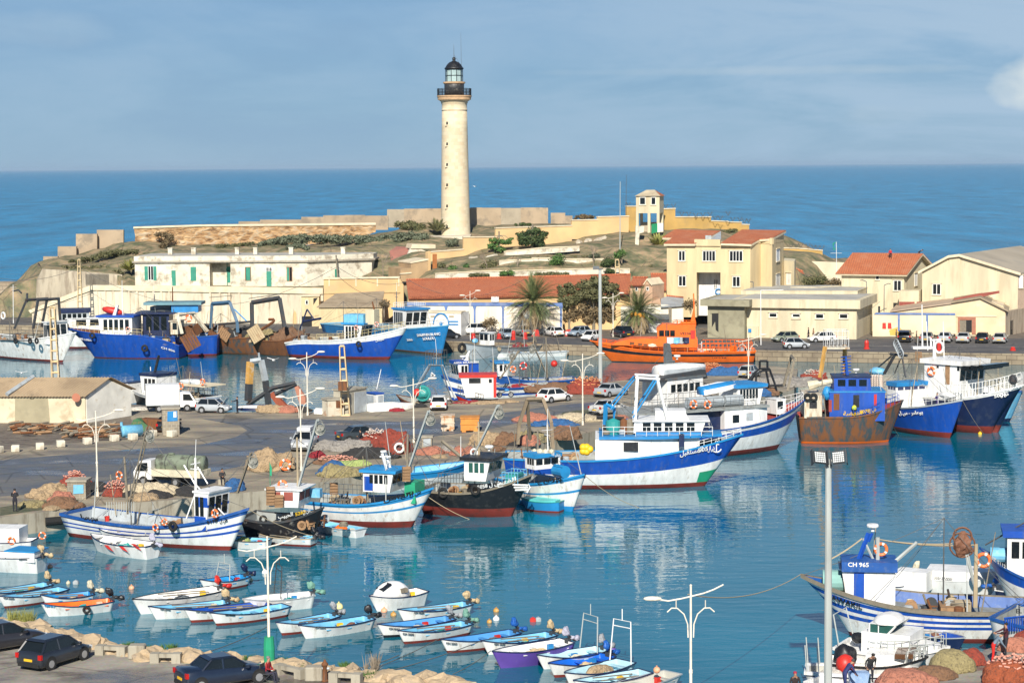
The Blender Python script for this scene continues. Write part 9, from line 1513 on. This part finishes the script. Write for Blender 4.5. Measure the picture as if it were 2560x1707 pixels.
q=BM();tube(q,[(.65,0,.3),(.45,0,1.0)],.04,5);tube(q,[(-.6,0,.3),(-.1,0,.6),(.4,0,.85)],.05,5);tube(q,[(.42,-.3,1.02),(.42,.3,1.02)],.025,5);ob('frame',q,'dgrey',r);q=BM();blob(q,(.2,0,.78),.28,.14,.14,2,0);ob('fuel_tank',q,'midblue',r);q=BM();box(q,-.7,-.05,-.12,.12,.72,.8);ob('seat',q,'rubber',r)
# ================================================================ PEOPLE
def person(loc,face,label,pose='stand',top=(.02,.02,.025),legs=(.02,.02,.03),H=1.74,hair='hairm',hairc=None,arms='down',vest=None):
 k=H/1.74;J={}
 lean=dict(stand=0,sit=.12,bend=1.15,lean=.7)[pose];hz=.92 if pose != 'sit' else .48
 hip=VV((0,0,hz));up=VV((sin(lean),0,cos(lean)));fw=VV((cos(lean),0,-sin(lean)))
 V,E,Rd,mt_=[],[],[],[]
 def v(p,r,par=None,m=0):
  V.append(VV(p)*k);Rd.append(r*k);mt_.append(m)
  if par is not None:E.append((par,len(V)-1))
  return len(V)-1
 h=v(hip,(.15,.12)[0],None,1);a=v(hip+up*.2,.135,h,0);ch=v(hip+up*.40,.155,a,0);nk=v(hip+up*.54,.06,ch,2);hd=v(hip+up*.64+fw*.01,.085,nk,2);v(hip+up*.76+fw*.015,.075,hd,2)
 v(hip+up*.66+fw*.09,.02,hd,2)
 for s in (-1,1):
  S_=VV((0,s,0));sh=v(hip+up*.47+S_*.18,.062,ch,0)
  if arms == 'down':el,wr=hip+up*.22+S_*.24+VV((-.02,0,0)),hip+up*-.02+S_*.24+VV((.08,0,0))
  elif arms == 'front':el,wr=hip+up*.24+S_*.25+fw*.05,hip+up*.22+S_*.07+fw*.27
  else:el,wr=hip+up*.34+S_*.23+fw*.26,hip+up*.30+S_*.14+fw*.50
  e=v(el,.047,sh,0);w=v(wr,.032,e,0);dr=(wr-el).normalized();pm=v(wr+dr*.07,.034,w,2);si=dr.cross(S_)
  si=si.normalized() if si.length > .1 else VV((1,0,0))
  for q_ in range(4):f1=v(wr+dr*.12+si*(.03-.02*q_),.010,pm,2);v(wr+dr*(.165-.006*abs(q_-1))+si*(.033-.022*q_)+S_*-.012,.008,f1,2)
  th=v(wr+dr*.075+si*.05-S_*.01,.011,pm,2)
  hj=v(hip+VV((0,s*.1,-.06)),.10,h,1)
  if pose == 'sit':kn,an=VV((.42,s*.13,.50)),VV((.46,s*.12,.09))
  else:kn,an=VV((.03+.03*s,s*.11,.48)),VV((-.02+.05*s,s*.11,.09))
  kk_=v(kn,.068,hj,1);an_=v(an,.046,kk_,1);v(an+VV((.15,0,-.05)),.038,an_,3)
 me=bpy.data.meshes.new('person');me.from_pydata(V,E,[]);o=bpy.data.objects.new('tmp',me);COL.objects.link(o)
 sk=o.modifiers.new('s','SKIN');sk.use_smooth_shade=True;o.modifiers.new('u','SUBSURF').levels=1
 for i,d_ in enumerate(me.skin_vertices[0].data):d_.radius=(Rd[i],Rd[i]*(.8 if mt_[i] < 2 and Rd[i] > .12 else 1))
 me.skin_vertices[0].data[0].use_root=True
 dg=bpy.context.evaluated_depsgraph_get();dg.update();m2=bpy.data.meshes.new_from_object(o.evaluated_get(dg));bpy.data.objects.remove(o)
 key='c%d' % len(bpy.data.materials);m2.materials.clear()
 for m_ in (mt('cloth_%.3f_%.3f_%.3f' % top,top,.85),mt('cloth_%.3f_%.3f_%.3f' % legs,legs,.85),M['skin'],M['rubber']):m2.materials.append(m_)
 for p in m2.polygons:i=min(range(len(V)),key=lambda j:(V[j]-p.center).length-Rd[j]*.5);p.material_index=mt_[i]
 r=bpy.data.objects.new('person',m2);COL.objects.link(r);r.location=loc;r.rotation_euler=(0,0,face);tag(r,label,'person')
 q=BM();blob(q,(hip+up*.735-fw*.02)*k,.098*k,.095*k,.085*k,2,.05);ob('hair' if hairc is None else 'hat',q,M['hairm'] if hairc is None else mt('hat_%.2f' % hairc[0],hairc,.8),r,smooth=True)
 q=BM();
 for s in (-1,1):blob(q,(hip+up*.675+fw*.085)*k+VV((0,s*.032,0)),.012,.014,.01,1,0)
 ob('eyes',q,'rubber',r)
 if vest:q=BM();blob(q,(hip+up*.36)*k,.20,.235,.27,2,.03);ob('vest',q,vest,r,smooth=True)
 return r
pa=lambda c,x,y,z=QZ:at(c,x,y,z)
person(pa('A7',135,1350),R(100),'man in a black tracksuit standing with his back turned on the pier edge',arms='front')
person(pa('A7',1240,1112),R(60),'man in dark clothes leaning against the flatbed truck cab',top=(.03,.045,.05),legs=(.05,.05,.06),arms='front')
person(pa('A8',350,645),R(185),'man in black reaching into the open bonnet of the silver hatchback','stand',arms='reach')
q=BM();box(q,-.25,.25,-.25,.25,0,.42);o=ob('stone_block',q,QCONC);o.location=pa('A8',205,1308);tag(o,'rough stone block the man in the dark jacket sits on','stone block')
person(pa('A8',208,1306),R(-75),'man in a dark jacket and white shirt sitting on the pier edge','sit',(.03,.03,.035),arms='front',vest=None)
person(pa('A8',1505,925)+VV((0,0,0)),R(200),'man in a dark tracksuit sitting mending nets beside the dark sedan','sit',arms='front');q=BM();box(q,-.2,.2,-.2,.2,0,.42);o=ob('upturned_crate',q,'wood');o.location=pa('A8',1508,922);tag(o,'upturned crate under the man mending nets','crate')
ps=pa('B5',632,1560,NZ);person(ps,R(-20),'man in a red and black jacket sitting on a folding chair by the lamp post','sit',(.32,.015,.02),(.03,.03,.05),arms='front',hairc=(.2,.19,.18))
q=BM();box(q,-.25,.25,-.25,.25,.42,.46);box(q,-.28,-.24,-.25,.25,.46,.9)
for s in (-.22,.22):tube(q,[(-.25,s,0),(.25,s,.43)],.018,5);tube(q,[(.25,s,0),(-.25,s,.43)],.018,5)
o=ob('folding_chair',q,'dgrey');o.location=ps;o.rotation_euler=(0,0,R(-20));tag(o,'dark folding chair under the man in red and black','chair')
person(X.M@ VV((X.P('B3',838,715,2.35).x,X.ns*2.45,X.sheer(.5)-.5)),R(80),'worker in a yellow high visibility vest on the rusty trawler',top=(.03,.04,.08),arms='front',vest=mt('hi_vis',(.62,.78,.04),.6))
person(Y_.M@ VV((Y_.P('B3',1580,650,.5).x,Y_.ns*.5,Y_.Z(.72)+.3)),R(200),'man in purple overalls and grey cap on the bow of the bright blue trawler',top=(.06,.04,.17),legs=(.06,.04,.17),arms='front',hairc=(.16,.18,.2))
person(pa('A5',240,1130),R(-20),'man in dark clothes standing behind the small silver hatchback');person(pa('A5',288,1138),R(190),'man in a tan top standing beside the white hatchback',top=(.35,.2,.12))
person(pa('A5',1100,1150),R(0),'man in olive clothes standing left of the black SUV',top=(.13,.11,.06),legs=(.1,.09,.05));person(pa('A5',1298,1168),R(170),'man in brown clothes standing right of the black SUV',top=(.1,.08,.05),legs=(.08,.07,.05))
person(pa('B8',1990,1378),R(0),'man in grey blue top and bright red trousers bending forward on the quay','lean',(.16,.22,.28),(.65,.02,.015),arms='reach');person(pa('B8',2108,1318),R(190),'man in a black and red jacket facing the man in red trousers','stand',(.06,.012,.02),arms='reach')
zz=.95;person(pa('B8',628,1640,zz),R(15),'man in navy overalls stooping over a pale blue crate','lean',(.03,.04,.14),(.03,.04,.14),arms='reach',hairc=(.06,.06,.06));person(pa('B8',862,1560,zz),R(-80),'man in a dark grey jersey bending with his hands low','lean',(.05,.05,.05),arms='down');person(pa('B8',172,1690,.4),R(-85),'crouching man with a crimson cap at the bottom edge','sit',(.03,.02,.02),hairc=(.35,.02,.05),arms='front')
q=BM();prism(q,[(-.42,-.3,0),(.42,-.3,0),(.5,-.35,.55),(-.5,-.35,.55)],(0,.6,0));o=ob('blue_crate',q,mt('pale_blue_plastic',(.28,.42,.66),.5,dirt=(.45,.55,.65),amt=.5,scale=3));o.location=pa('B8',755,1560,1.0);tag(o,'pale blue plastic crate between the two stooping men','crate')
v=qd('A5',1045,292,321);person(v+VV((0,.3,-.5)),R(-90),'roof worker in a bright red top sitting on the ridge of the orange roof','sit',(.5,.02,.03));v=qd('A5',1328,300,321.5);person(v+VV((0,.5,-.5)),R(-40),'roof worker in dark clothes crouching at the right end of the ridge','bend',(.06,.07,.1))
person(O.M@ VV((O.P('A4',935,1450,1.5).x,O.ns*1.2,O.Z(.3)+.1)),R(180),'person in a white top on the aft deck of the orange vessel',top=(.7,.68,.65),legs=(.5,.48,.45),arms='front')
# ================================================================ nets, blocks, kiosks, rubbish
def hp(c,x,y,rx,ry,rz,col,label,seed,fl=None,z=QZ,**k):return heap(at(c,x,y,z),rx,ry,rz,col,label,seed,fl,**k)
for a in (('A7',655,1115,1.5,1.2,1.5,'red','red net heap with white floats on the small stone hut',11,'rose'),('A7',430,1235,2.3,1.6,1.9,'tan','tan net mound left of the small stone hut',12),('A7',830,1170,2.2,1.5,1.2,'dark','black and crimson net pile behind the lamp post foot',13),('A7',1010,1215,1.4,1.4,1.6,'red','red net with pale floats left of the cream tarpaulin',14,'rose'),('A7',1300,1205,3.9,1.3,1.5,'pale','long cream tarpaulin heap below the tank truck',15),('A8',640,1180,3.1,2.2,2.7,'tan','tall tan net mound with grey lashings in the middle of the pier',16),('A8',860,1170,.9,.8,.9,'dark','small black bundle beside the leaning lifebuoy',17),('A8',1095,1060,1.2,1.2,1.0,'crimson','dark red net between pickup and pale tarpaulin',18),('A8',1190,985,2.6,1.6,1.3,'grey','grey pink sheet over nets right of the pickup',19),('A8',1400,1000,3.2,1.8,1.6,'grey','large pale grey covered net heap behind the floats',20),('A8',1270,1125,3.0,1.4,.9,'brown','brown net laid with a thick rope of pink floats',21,'rose'),('A8',1400,1140,2.6,.9,.8,'lime','pale green sheet lying before the black nets',22),('A8',1560,1070,3.4,1.5,1.5,'dark','black net pile below the large red net',23),('A8',1640,960,2.4,1.8,2.1,'red','brick red net heap with white float cord beside the dark sedan',24,'white'),('A8',1800,1020,2.6,2.0,3.3,'red','tall brick red net heap behind boat 373',25),
 ('A8',1280,1240,2.6,1.3,1.6,'olive','olive net heap on the pier edge behind boat 373',26),('B1',330,985,2.0,1.2,1.0,'rose','pale pink net on the pier edge behind the black hulled boat',27),('B1',480,960,2.2,1.2,.9,'grey','grey brown net spread behind the black cabin',28),('B1',850,900,2.4,1.5,1.9,'tan','tan gear heap left of the wooden gallows',29),('B1',1010,900,1.7,1.4,1.9,'brown','brown net and timber heap under the wooden gallows',30),('B1',1240,880,2.4,1.5,1.7,'olive','brown net heap between the gallows legs',31),('B1',1290,690,3.3,1.8,1.2,'rose','pale pink and sand net heap on the pier right of the gallows',32),('B1',1450,730,3.4,1.5,1.1,'blue','blue net sheet beside the sand coloured heap',33),('B1',1620,690,4.0,1.9,1.4,'pale','sand coloured net mound beside the lamp post foot',34),('B1',1550,850,2.2,1.6,1.9,'brown','brown rope coils on the stern of trawler 5051',35),('B1',1500,440,4.6,2.0,1.9,'brown','wide brown net heap along the far pier edge',36),('B2',110,490,3.6,2.0,2.6,'red','big dark red net heap with orange floats beside the silver sedan',37,'orange'),('B1',700,530,2.0,.9,.45,'crimson','dark red net patch spread below the red trimmed cabin',38),('B1',830,530,3.6,1.3,.5,'tan','low tan net spread on the pier between motorbike and road',39),('B1',1010,520,2.2,.9,.4,'tan','low tan and maroon net spread near the motorbike',40),('B1',225,565,1.6,1.0,.8,'dark','black net lump beside the upturned white boat',41),('B1',40,600,1.3,.8,.6,'crimson','maroon net lump before the upturned white boat',42),('B2',1330,285,2.8,1.5,1.6,'orange','orange and yellow rope net heap left of the blue tarpaulin',43,'orange'),('B2',1450,310,3.2,1.4,1.8,'blue','blue tarpaulin heap at the pier head',44),('B3',130,520,8,3.5,1.6,'grey','broad grey net mound at the end of the pier',45),('B3',480,470,2.2,1.2,1.8,'red','pink red net pile with white floats behind the rusty trawler',46,'white'),
 ('A8',690,640,2.6,1.3,1.3,'tan','tan net heap under the rusty trawl door of the derelict gallows',47),('A8',800,640,1.7,1.1,1.3,'rose','peach net bag beside the derelict gallows',48),('A8',930,635,1.9,1.0,.9,'dark','dark net pile at the foot of the far lamp post',49),('A7',1215,450,1.9,.8,.6,'white','heap of white and black rubbish left of the box truck',50),
 ('B8',1610,1455,1.45,1.2,1.5,'olive','large khaki net sack with a yellow cord on the near quay',51),('B8',1800,1395,.95,.9,1.1,'red','dark red net sack behind the khaki one',52),('B8',1200,1600,1.9,1.4,1.2,'rose','big peach checkered net heap at the bottom edge',53),('B8',1450,1530,1.5,.9,.9,'brown','maroon brown sack between the peach and khaki heaps',54),('B8',1020,1580,.8,.7,.6,'crimson','small crimson bundle at the bottom edge',55),('B8',2200,1270,1.3,.8,1.0,'rose','pale mauve net sack behind the standing man',56),('B8',2150,1560,1.8,1.2,1.5,'orange','big rust red net heap with pink float rope at the right edge',57,'rose'),('B8',2330,1210,1.2,.9,1.0,'red','red net sack at the extreme right edge',58)):hp(*a)
rnd=RD(77);pr_=[]
for k in range(34):
 f=rnd.random()*9.2;i=min(8,int(f))+1;a=VV((*nearL[i],0)).lerp(VV((*nearL[i+1],0)),f-int(f));a.z=QZ;a.y += rnd.uniform(.6,3.5)
 if k < 6:r=heap(a,1.5,1.2,rnd.uniform(.6,1.5),('tan','brown','dark','rose','olive','blue')[k],'small loose net bundle in the gear strewn along the near pier edge',90+k);pr_.append(r)
 else:r=copy_tree(pr_[k % 6]);r.location=a;r.rotation_euler=(0,0,rnd.uniform(0,6));r.scale=(rnd.uniform(.6,1.3),)*3
 r['group']='loose bundles along the near pier edge'
ring(MT(at('A8',800,1195,QZ)+VV((0,-.2,.65))),VV((0,0,0)),.52,'large orange lifebuoy leaning on the tall tan net mound');ring(MT(at('B1',65,985,QZ)+VV((0,0,.6))),VV((0,0,0)),.5,'white lifebuoy leaning on the tall red net heap','cw')
def kiosk(c,l,r_,top,dp,name,label,mat,cat='kiosk'):
 a,b=at(c,*l,QZ),at(c,*r_,QZ);F_=Fac(a.xy,b.xy);zt=F_.h(c,l[0],top)[1];w=W(name,a[:],label,cat);w.add(rect(F_,0,F_.L,QZ,zt,dp,mat,'wall'));w.add(rect(F_,-.1,F_.L+.1,zt,zt+.15,dp+.2,QCONC,'roof',out=.1));return w,F_,zt
STN=tiles('kiosk_stone',(.34,.29,.21),(.25,.22,.17),.42,.28,.03,.04,mort=(.42,.38,.3))
w,F_,zt=kiosk('A7',(1450,670),(1600,665),440,1.8,'stone_kiosk','stone clad kiosk with a blue notice panel',STN);w.po(F_,'A7',((1490,545),(1492,458),(1578,452),(1582,540)),.08,'midblue','notice_panel',out=.05);w.po(F_,'A7',((1545,510),(1545,460),(1570,458),(1572,508)),.05,'cw','notice',out=.07)
w,F_,zt=kiosk('A7',(600,1240),(765,1240),1085,1.5,'stone_hut','small stone hut with a pale blue shutter, red nets on top',STN,'hut');w.po(F_,'A7',((655,1190),(655,1110),(745,1110),(745,1185)),.08,'sky_','shutter',out=.05)
w,F_,zt=kiosk('A8',(1195,675),(1345,665),528,1.5,'power_kiosk','stained white electrical kiosk with a rusty hatch, left of the lattice mast',mt('stained_kiosk',(.60,.55,.43),.9,dirt=(.42,.2,.1),amt=.7,scale=1));w.po(F_,'A8',((1270,595),(1270,530),(1335,530),(1335,595)),.08,'rust','hatch',out=.05)
w,F_,zt=kiosk('A8',(1385,660),(1555,628),440,1.8,'power_kiosk','grey concrete electrical kiosk with grey steel doors',mt('kiosk_grey',(.42,.39,.31),.9,dirt=(.28,.25,.2),amt=.6,scale=1));w.po(F_,'A8',((1440,645),(1440,450),(1550,440),(1550,628)),.08,'lgrey','door',out=.05);q=BM();box(q,0,.9,-.3,0,0,.9);w.add(ob('meter_box',q,'rust')).location=F_.w(-2.0,QZ+2.7,.2)
w,F_,zt=kiosk('B1',(268,950),(355,950),835,.8,'switch_cabinet','pale cabinet with glazed doors behind the red net heap',STN,'cabinet');w.po(F_,'B1',((280,910),(280,845),(345,840),(345,905)),.08,'lgrey','door',out=.05)
for x0,x1,yt,yb,lb_,m_ in ((438,555,650,775,'rusty and white cubic container left of the orange one',mt('rusty_box',(.60,.52,.40),.8,dirt=(.42,.17,.04),amt=.9,scale=1.2,thr=.45)),(612,775,665,785,'rusty orange cubic container on the middle of the pier',mt('orange_rust',(.60,.25,.05),.8,dirt=(.35,.12,.03),amt=.7,scale=1.2))):
 a,b=at('B1',x0,yb,QZ),at('B1',x1,yb,QZ);q=BM();L_=(b-a).length;h_=qd('B1',x0,yt,a.y).z-QZ;box(q,0,L_,0,1.8,.15,h_);o=empty('metal_container',a,0,lb_,'container');ob('wall',q,m_,o);q=BM();box(q,-.06,L_+.06,-.06,1.86,h_,h_+.12);box(q,-.05,L_+.05,-.05,1.85,h_*.55,h_*.6);box(q,.1,.5,0,1.8,0,.15);box(q,L_-.5,L_-.1,0,1.8,0,.15);ob('rim',q,m_,o)
a=at('A7',1170,640,QZ);o=empty('waste_skip',a,R(-8),'green and rusty brown waste skip behind the blue tank','skip');q=BM();prism(q,[(0,0,.1),(2.6,0,.1),(3.1,0,1.1),(1.2,0,2.3),(.5,0,2.2),(-.2,0,1.1)],(0,2,0));ob('body',q,mt('skip_green',(.05,.16,.07),.7,dirt=(.3,.13,.05),amt=.6,scale=1),o);o.scale=(.55,)*3;q=BM();prism(q,[(2.4,-.3,.1),(6.2,-.3,.2),(6.2,-.3,2.2),(2.0,-.3,2.4),(3.1,-.3,1.2)],(0,2,0));ob('lid',q,'rust',o)
a=at('A7',1085,690,QZ);o=empty('blue_tank',a,R(25),'light blue cylindrical tank lying on the ground by the white blocks','tank');o.scale=(.58,)*3;q=BM();tube(q,[(0,0,1.0),(.15,0,1.0),(3.3,.2,1.0)],.95,18);ob('shell',q,'sky_',o,smooth=True);q=BM();tube(q,[(0,0,1.9),(0,0,2.5)],.22,10);tube(q,[(.8,-.3,.1),(.8,.3,.1)],.3,6);ob('neck',q,'sky_',o)
for k,(x,y) in enumerate(((140,815),(357,795),(542,772),(780,748),(1020,722),(1185,710),(1355,680),(1530,682),(-15,825))):
 a=at('A7',x,y,QZ);q=BM();s_=.36;box(q,-s_,s_,-s_,s_,0,.6);bmesh.ops.bevel(q,geom=q.edges[:],offset=.05,segments=1,affect='EDGES');o=ob('concrete_block',q,PLW);o.location=a;o.rotation_euler=(0,0,R(8+7*k));tag(o,'rough whitewashed concrete block along the pier road, one of the row','concrete block','white concrete blocks along the pier road')
q=BM();rnd=RD(3)
for k in range(170):
 x,y=rnd.choice(((rnd.uniform(540,1000),rnd.uniform(610,690)),(rnd.uniform(60,1000),rnd.uniform(560,660))));a=at('A7',x,y,QZ+rnd.uniform(.05,.5));an=rnd.uniform(-.6,.6);L_=rnd.uniform(.3,1.6);tube(q,[a,a+VV((cos(an)*L_,sin(an)*L_,rnd.uniform(-.1,.3)))],rnd.uniform(.05,.14),4,mi=k % 3)
tag(ob('timber_rubble',q,['wood','rust','gw']),'broken brown timber and brick rubble beside the pier warehouse','rubble',kind='stuff')
a=at('A8',460,560,QZ);w=W('derelict_gallows',a[:],'derelict white and black gallows frame with a rust red trawl door on the pier','gallows');Yc=a.y;P3=lambda x,y:qd('A8',x,y,Yc)
for pts_,th,m_ in ((((450,530),(458,370)),.42,'dgrey'),(((458,370),(470,165)),.42,mt('rust_yellow',(.55,.3,.07),.8)),(((470,165),(570,150)),.3,'lgrey'),(((570,150),(610,340)),.35,'lgrey'),(((610,340),(640,570)),.35,'dgrey'),(((548,80),(556,160)),.1,'lgrey'),(((440,570),(680,410),(890,365)),.25,'dgrey'),(((700,470),(900,375)),.2,'dgrey')):w.mesh('beam',tube(BM(),[P3(*p) for p in pts_],th,4),m_)
w.mesh('trawl_door',prism(BM(),[P3(640,470),P3(680,445),P3(815,580),P3(740,600)],(.1,.5,0)),mt('door_red',(.30,.07,.03),.8,dirt=(.15,.05,.03),amt=.5,scale=2,streak=True));w.mesh('rust_plate',prism(BM(),[P3(880,400),P3(910,390),P3(985,500),P3(985,560),P3(930,560)],(.1,.4,0)),mt('pink_rust',(.45,.2,.13),.9))
for k,(x,y,x2) in enumerate(((10,1500,165),(410,1435,560))):
 a,b=at('A7',x,y,.75),at('A7',x2,y-12,.75);q=BM();tube(q,[a+VV((0,-.2,0)),b+VV((0,-.2,0))],.32,12);tag(ob('rubber_fender',q,'rubber'),('left','right')[k]+' long black rubber fender on the pier wall at the left','fender')
for k,(c,x,y,h_) in enumerate((('A5',810,1225,1.2),('A5',1518,1240,1.6),('A3',968,1395,1.3),('A3',1067,1390,1.0),('A5',2243,1240,.5),('A3',845,1388,.8),('A3',625,1385,.8))):
 q=BM();lathe(q,[(.4,0),(.42,.1),(.3,.2),(.32,h_*.75),(.2,h_)],12);o=ob('quay_bollard',q,'bred');o.location=at(c,x,y,QZ);tag(o,('red bollard at the quay edge before the low cream building','red bollard behind the mast of trawler 5004','red and white bollard under the tall palm','red bollard right of the tall palm','squat red bollard at the far right quay edge','small red bollard by the blue silver hatchback','small red bollard behind the small grey boat cabin')[k],'bollard')
for k,(x,w_,m_) in enumerate(((1440,34,'bred'),(1690,20,'bred'),(1155,40,'bred'))):a=at('A3',x,1365,QZ+.0);q=BM();prism(q,[(-.6,0,0),(.6,0,0),(.45,0,.9),(.2,0,1),(-.45,0,.9)],(0,.5,0));box(q,-.5,-.1,-.01,.0,.2,.7,1);o=ob('road_barrier',q,['bred','cw']);o.location=a;tag(o,('red and white plastic barrier left of the silver blue hatchback','red and white plastic barrier behind the tall grey pole','red plastic barrier at the foot of the tall palm')[k],'barrier')
rnd=RD(21);RK=mt('shore_rock',(.46,.35,.22),.95,dirt=(.28,.23,.18),amt=.7,scale=1.2,bump=.1,bscale=2.5);prot=[]
for k in range(7):q=BM();blob(q,(0,0,0),1,.8,.6,2,.22,k);prot.append(ob('shore_rock',q,RK));tag(prot[-1],'ochre boulder in the rubble bank along the near shore','rock','boulders along the near shore')
line_=[(-20,1563),(60,1575),(170,1600),(250,1622),(350,1640),(480,1648),(600,1662),(720,1672),(860,1690),(1000,1704),(1180,1722)]
for k in range(150):
 f=k/150*(len(line_)-1);i=int(f);p0,p1=line_[i],line_[i+1];t_=f-i;x=p0[0]+(p1[0]-p0[0])*t_;y=p0[1]+(p1[1]-p0[1])*t_+rnd.uniform(-9,9);o=prot[k % 7] if k < 7 else prot[k % 7].copy()
 if k >= 7:COL.objects.link(o)
 p=at('P',x,y,1.9);s_=rnd.uniform(.4,.95);o.location=p+VV((0,0,.05-.2*(y < p0[1])));o.scale=(s_,s_,s_*rnd.uniform(.7,1.1));o.rotation_euler=(rnd.uniform(-.3,.3),rnd.uniform(-.3,.3),rnd.uniform(0,6.3))
for k,(c,x,y,x2,y2,lb_) in enumerate((('B4',870,1310,1145,1325,'long concrete bench block nearest the black hatchback'),('B4',1375,1385,1655,1388,'long concrete bench block above the navy sedan'),('B5',680,1490,910,1540,'concrete bench block beside the seated man'),('B5',1145,1565,1410,1580,'concrete bench block below the rusty hydrant'))):
 a,b=at(c,x,y,NZ),at(c,x2,y2,NZ);d=b-a;L_=d.length;q=BM();box(q,0,.45,0,.5,0,.48);box(q,L_-.45,L_,0,.5,0,.48);box(q,.45,L_-.45,.1,.45,.26,.46);o=ob('concrete_bench',q,QCONC);o.location=a;o.rotation_euler=(0,0,math.atan2(d.y,d.x));tag(o,lb_,'bench block')
for c,x,y,lb_ in (('B4',1260,1340,'single square concrete block between two long bench blocks'),('B5',1025,1545,'square concrete block with a stone on top beside the hydrant')):q=BM();box(q,-.42,.42,-.3,.4,0,.7);bmesh.ops.bevel(q,geom=q.edges[:],offset=.06,segments=1,affect='EDGES');o=ob('square_block',q,QCONC);o.location=at(c,x,y,NZ);tag(o,lb_,'concrete block')
a=at('B5',1117,1550,NZ);o=empty('fire_hydrant',a,0,'rusty brown fire hydrant among the blocks','hydrant');q=BM();lathe(q,[(.2,0),(.2,.06),(.12,.1),(.12,.75),(.17,.78),(.16,.86),(.08,.95),(.04,1.05)],12);ob('barrel',q,'rust',o,smooth=True);q=BM();tube(q,[(-.22,0,.62),(.22,0,.62)],.07,8);ob('outlet',q,'lgrey',o)
bm=BM()
for k in range(150):
 c,x,y,r_,mi_=rnd.choice((('B4',900,1200,40,0),('B4',1550,1265,60,0),('B4',1200,1250,30,0),('B5',750,1410,60,0),('B5',1300,1445,40,0),('B5',880,1460,50,0),('B5',490,1390,40,0),('B6',80,1250,90,0),('B4',150,1030,60,1),('B4',270,1030,40,1),('B6',130,1160,70,2),('B4',1700,1340,40,0),('B4',1340,1280,30,0)));p=at(c,x+rnd.uniform(-r_,r_),y+rnd.uniform(-r_*.25,r_*.25),NZ);
 for _ in range(14):d=VV((rnd.uniform(-.35,.35),rnd.uniform(-.3,.3),rnd.uniform(.15,.4 if mi_ == 0 else 1.0)));s_=VV((.03,.02,0));bm.faces.new([bm.verts.new(p-s_),bm.verts.new(p+s_),bm.verts.new(p+d)]).material_index=mi_
tag(ob('shore_weeds',bm,[L_MID,L_YG,TWIG]),'green weeds and dry stalks between the near shore rocks','weeds',kind='stuff')
q=BM();lathe(q,[(.26,0),(.28,.9),(.24,1.5)],12);o=ob('post_wrap',q,'green');o.location=at('B5',650,1432,NZ)+VV((0,0,.02));tag(o,'green sleeve round the foot of the near lamp post','post sleeve')
for k,(c,x,y,Y) in enumerate((('B1',365,280,215),('A3',640,92,500),('A8',690,150,214),('A7',195,115,240))):
 q=BM();blob(q,(0,0,0),.28,.12,.12,2,0);prism(q,[(-.1,.05,.05),(.15,.05,.05),(-.1,.75,.25),(-.25,.7,.22)],(0,0,.02));prism(q,[(-.1,-.05,.05),(.15,-.05,.05),(-.1,-.75,.25),(-.25,-.7,.22)],(0,0,.02));o=ob('seagull',q,'cw');o.location=qd(c,x,y,Y);o.rotation_euler=(0,0,R(30*k));tag(o,('white seagull above the red hulled trawler','white seagull over the open sea right of the lighthouse','white seagull flying by the derelict gallows','white seagull low over the water behind the pier warehouse')[k],'seagull')
for o in list(scn.objects):
 if 'used' in o:del o['used']
bm=BM();box(bm,-70000,70000,-300,85000,-2,62);hz=ob('haze',bm,[]);hm=bpy.data.materials.new('haze');hm.use_nodes=True;hm.node_tree.nodes.remove(hm.node_tree.nodes['Principled BSDF'])
pv=N(hm.node_tree.nodes,'ShaderNodeVolumePrincipled');pv.inputs['Color'].default_value=(.55,.76,.97,1);pv.inputs['Density'].default_value=.000035;hm.node_tree.links.new(pv.outputs[0],hm.node_tree.nodes['Material Output'].inputs['Volume']);hz.data.materials.append(hm);tag(hz,kind='stuff')
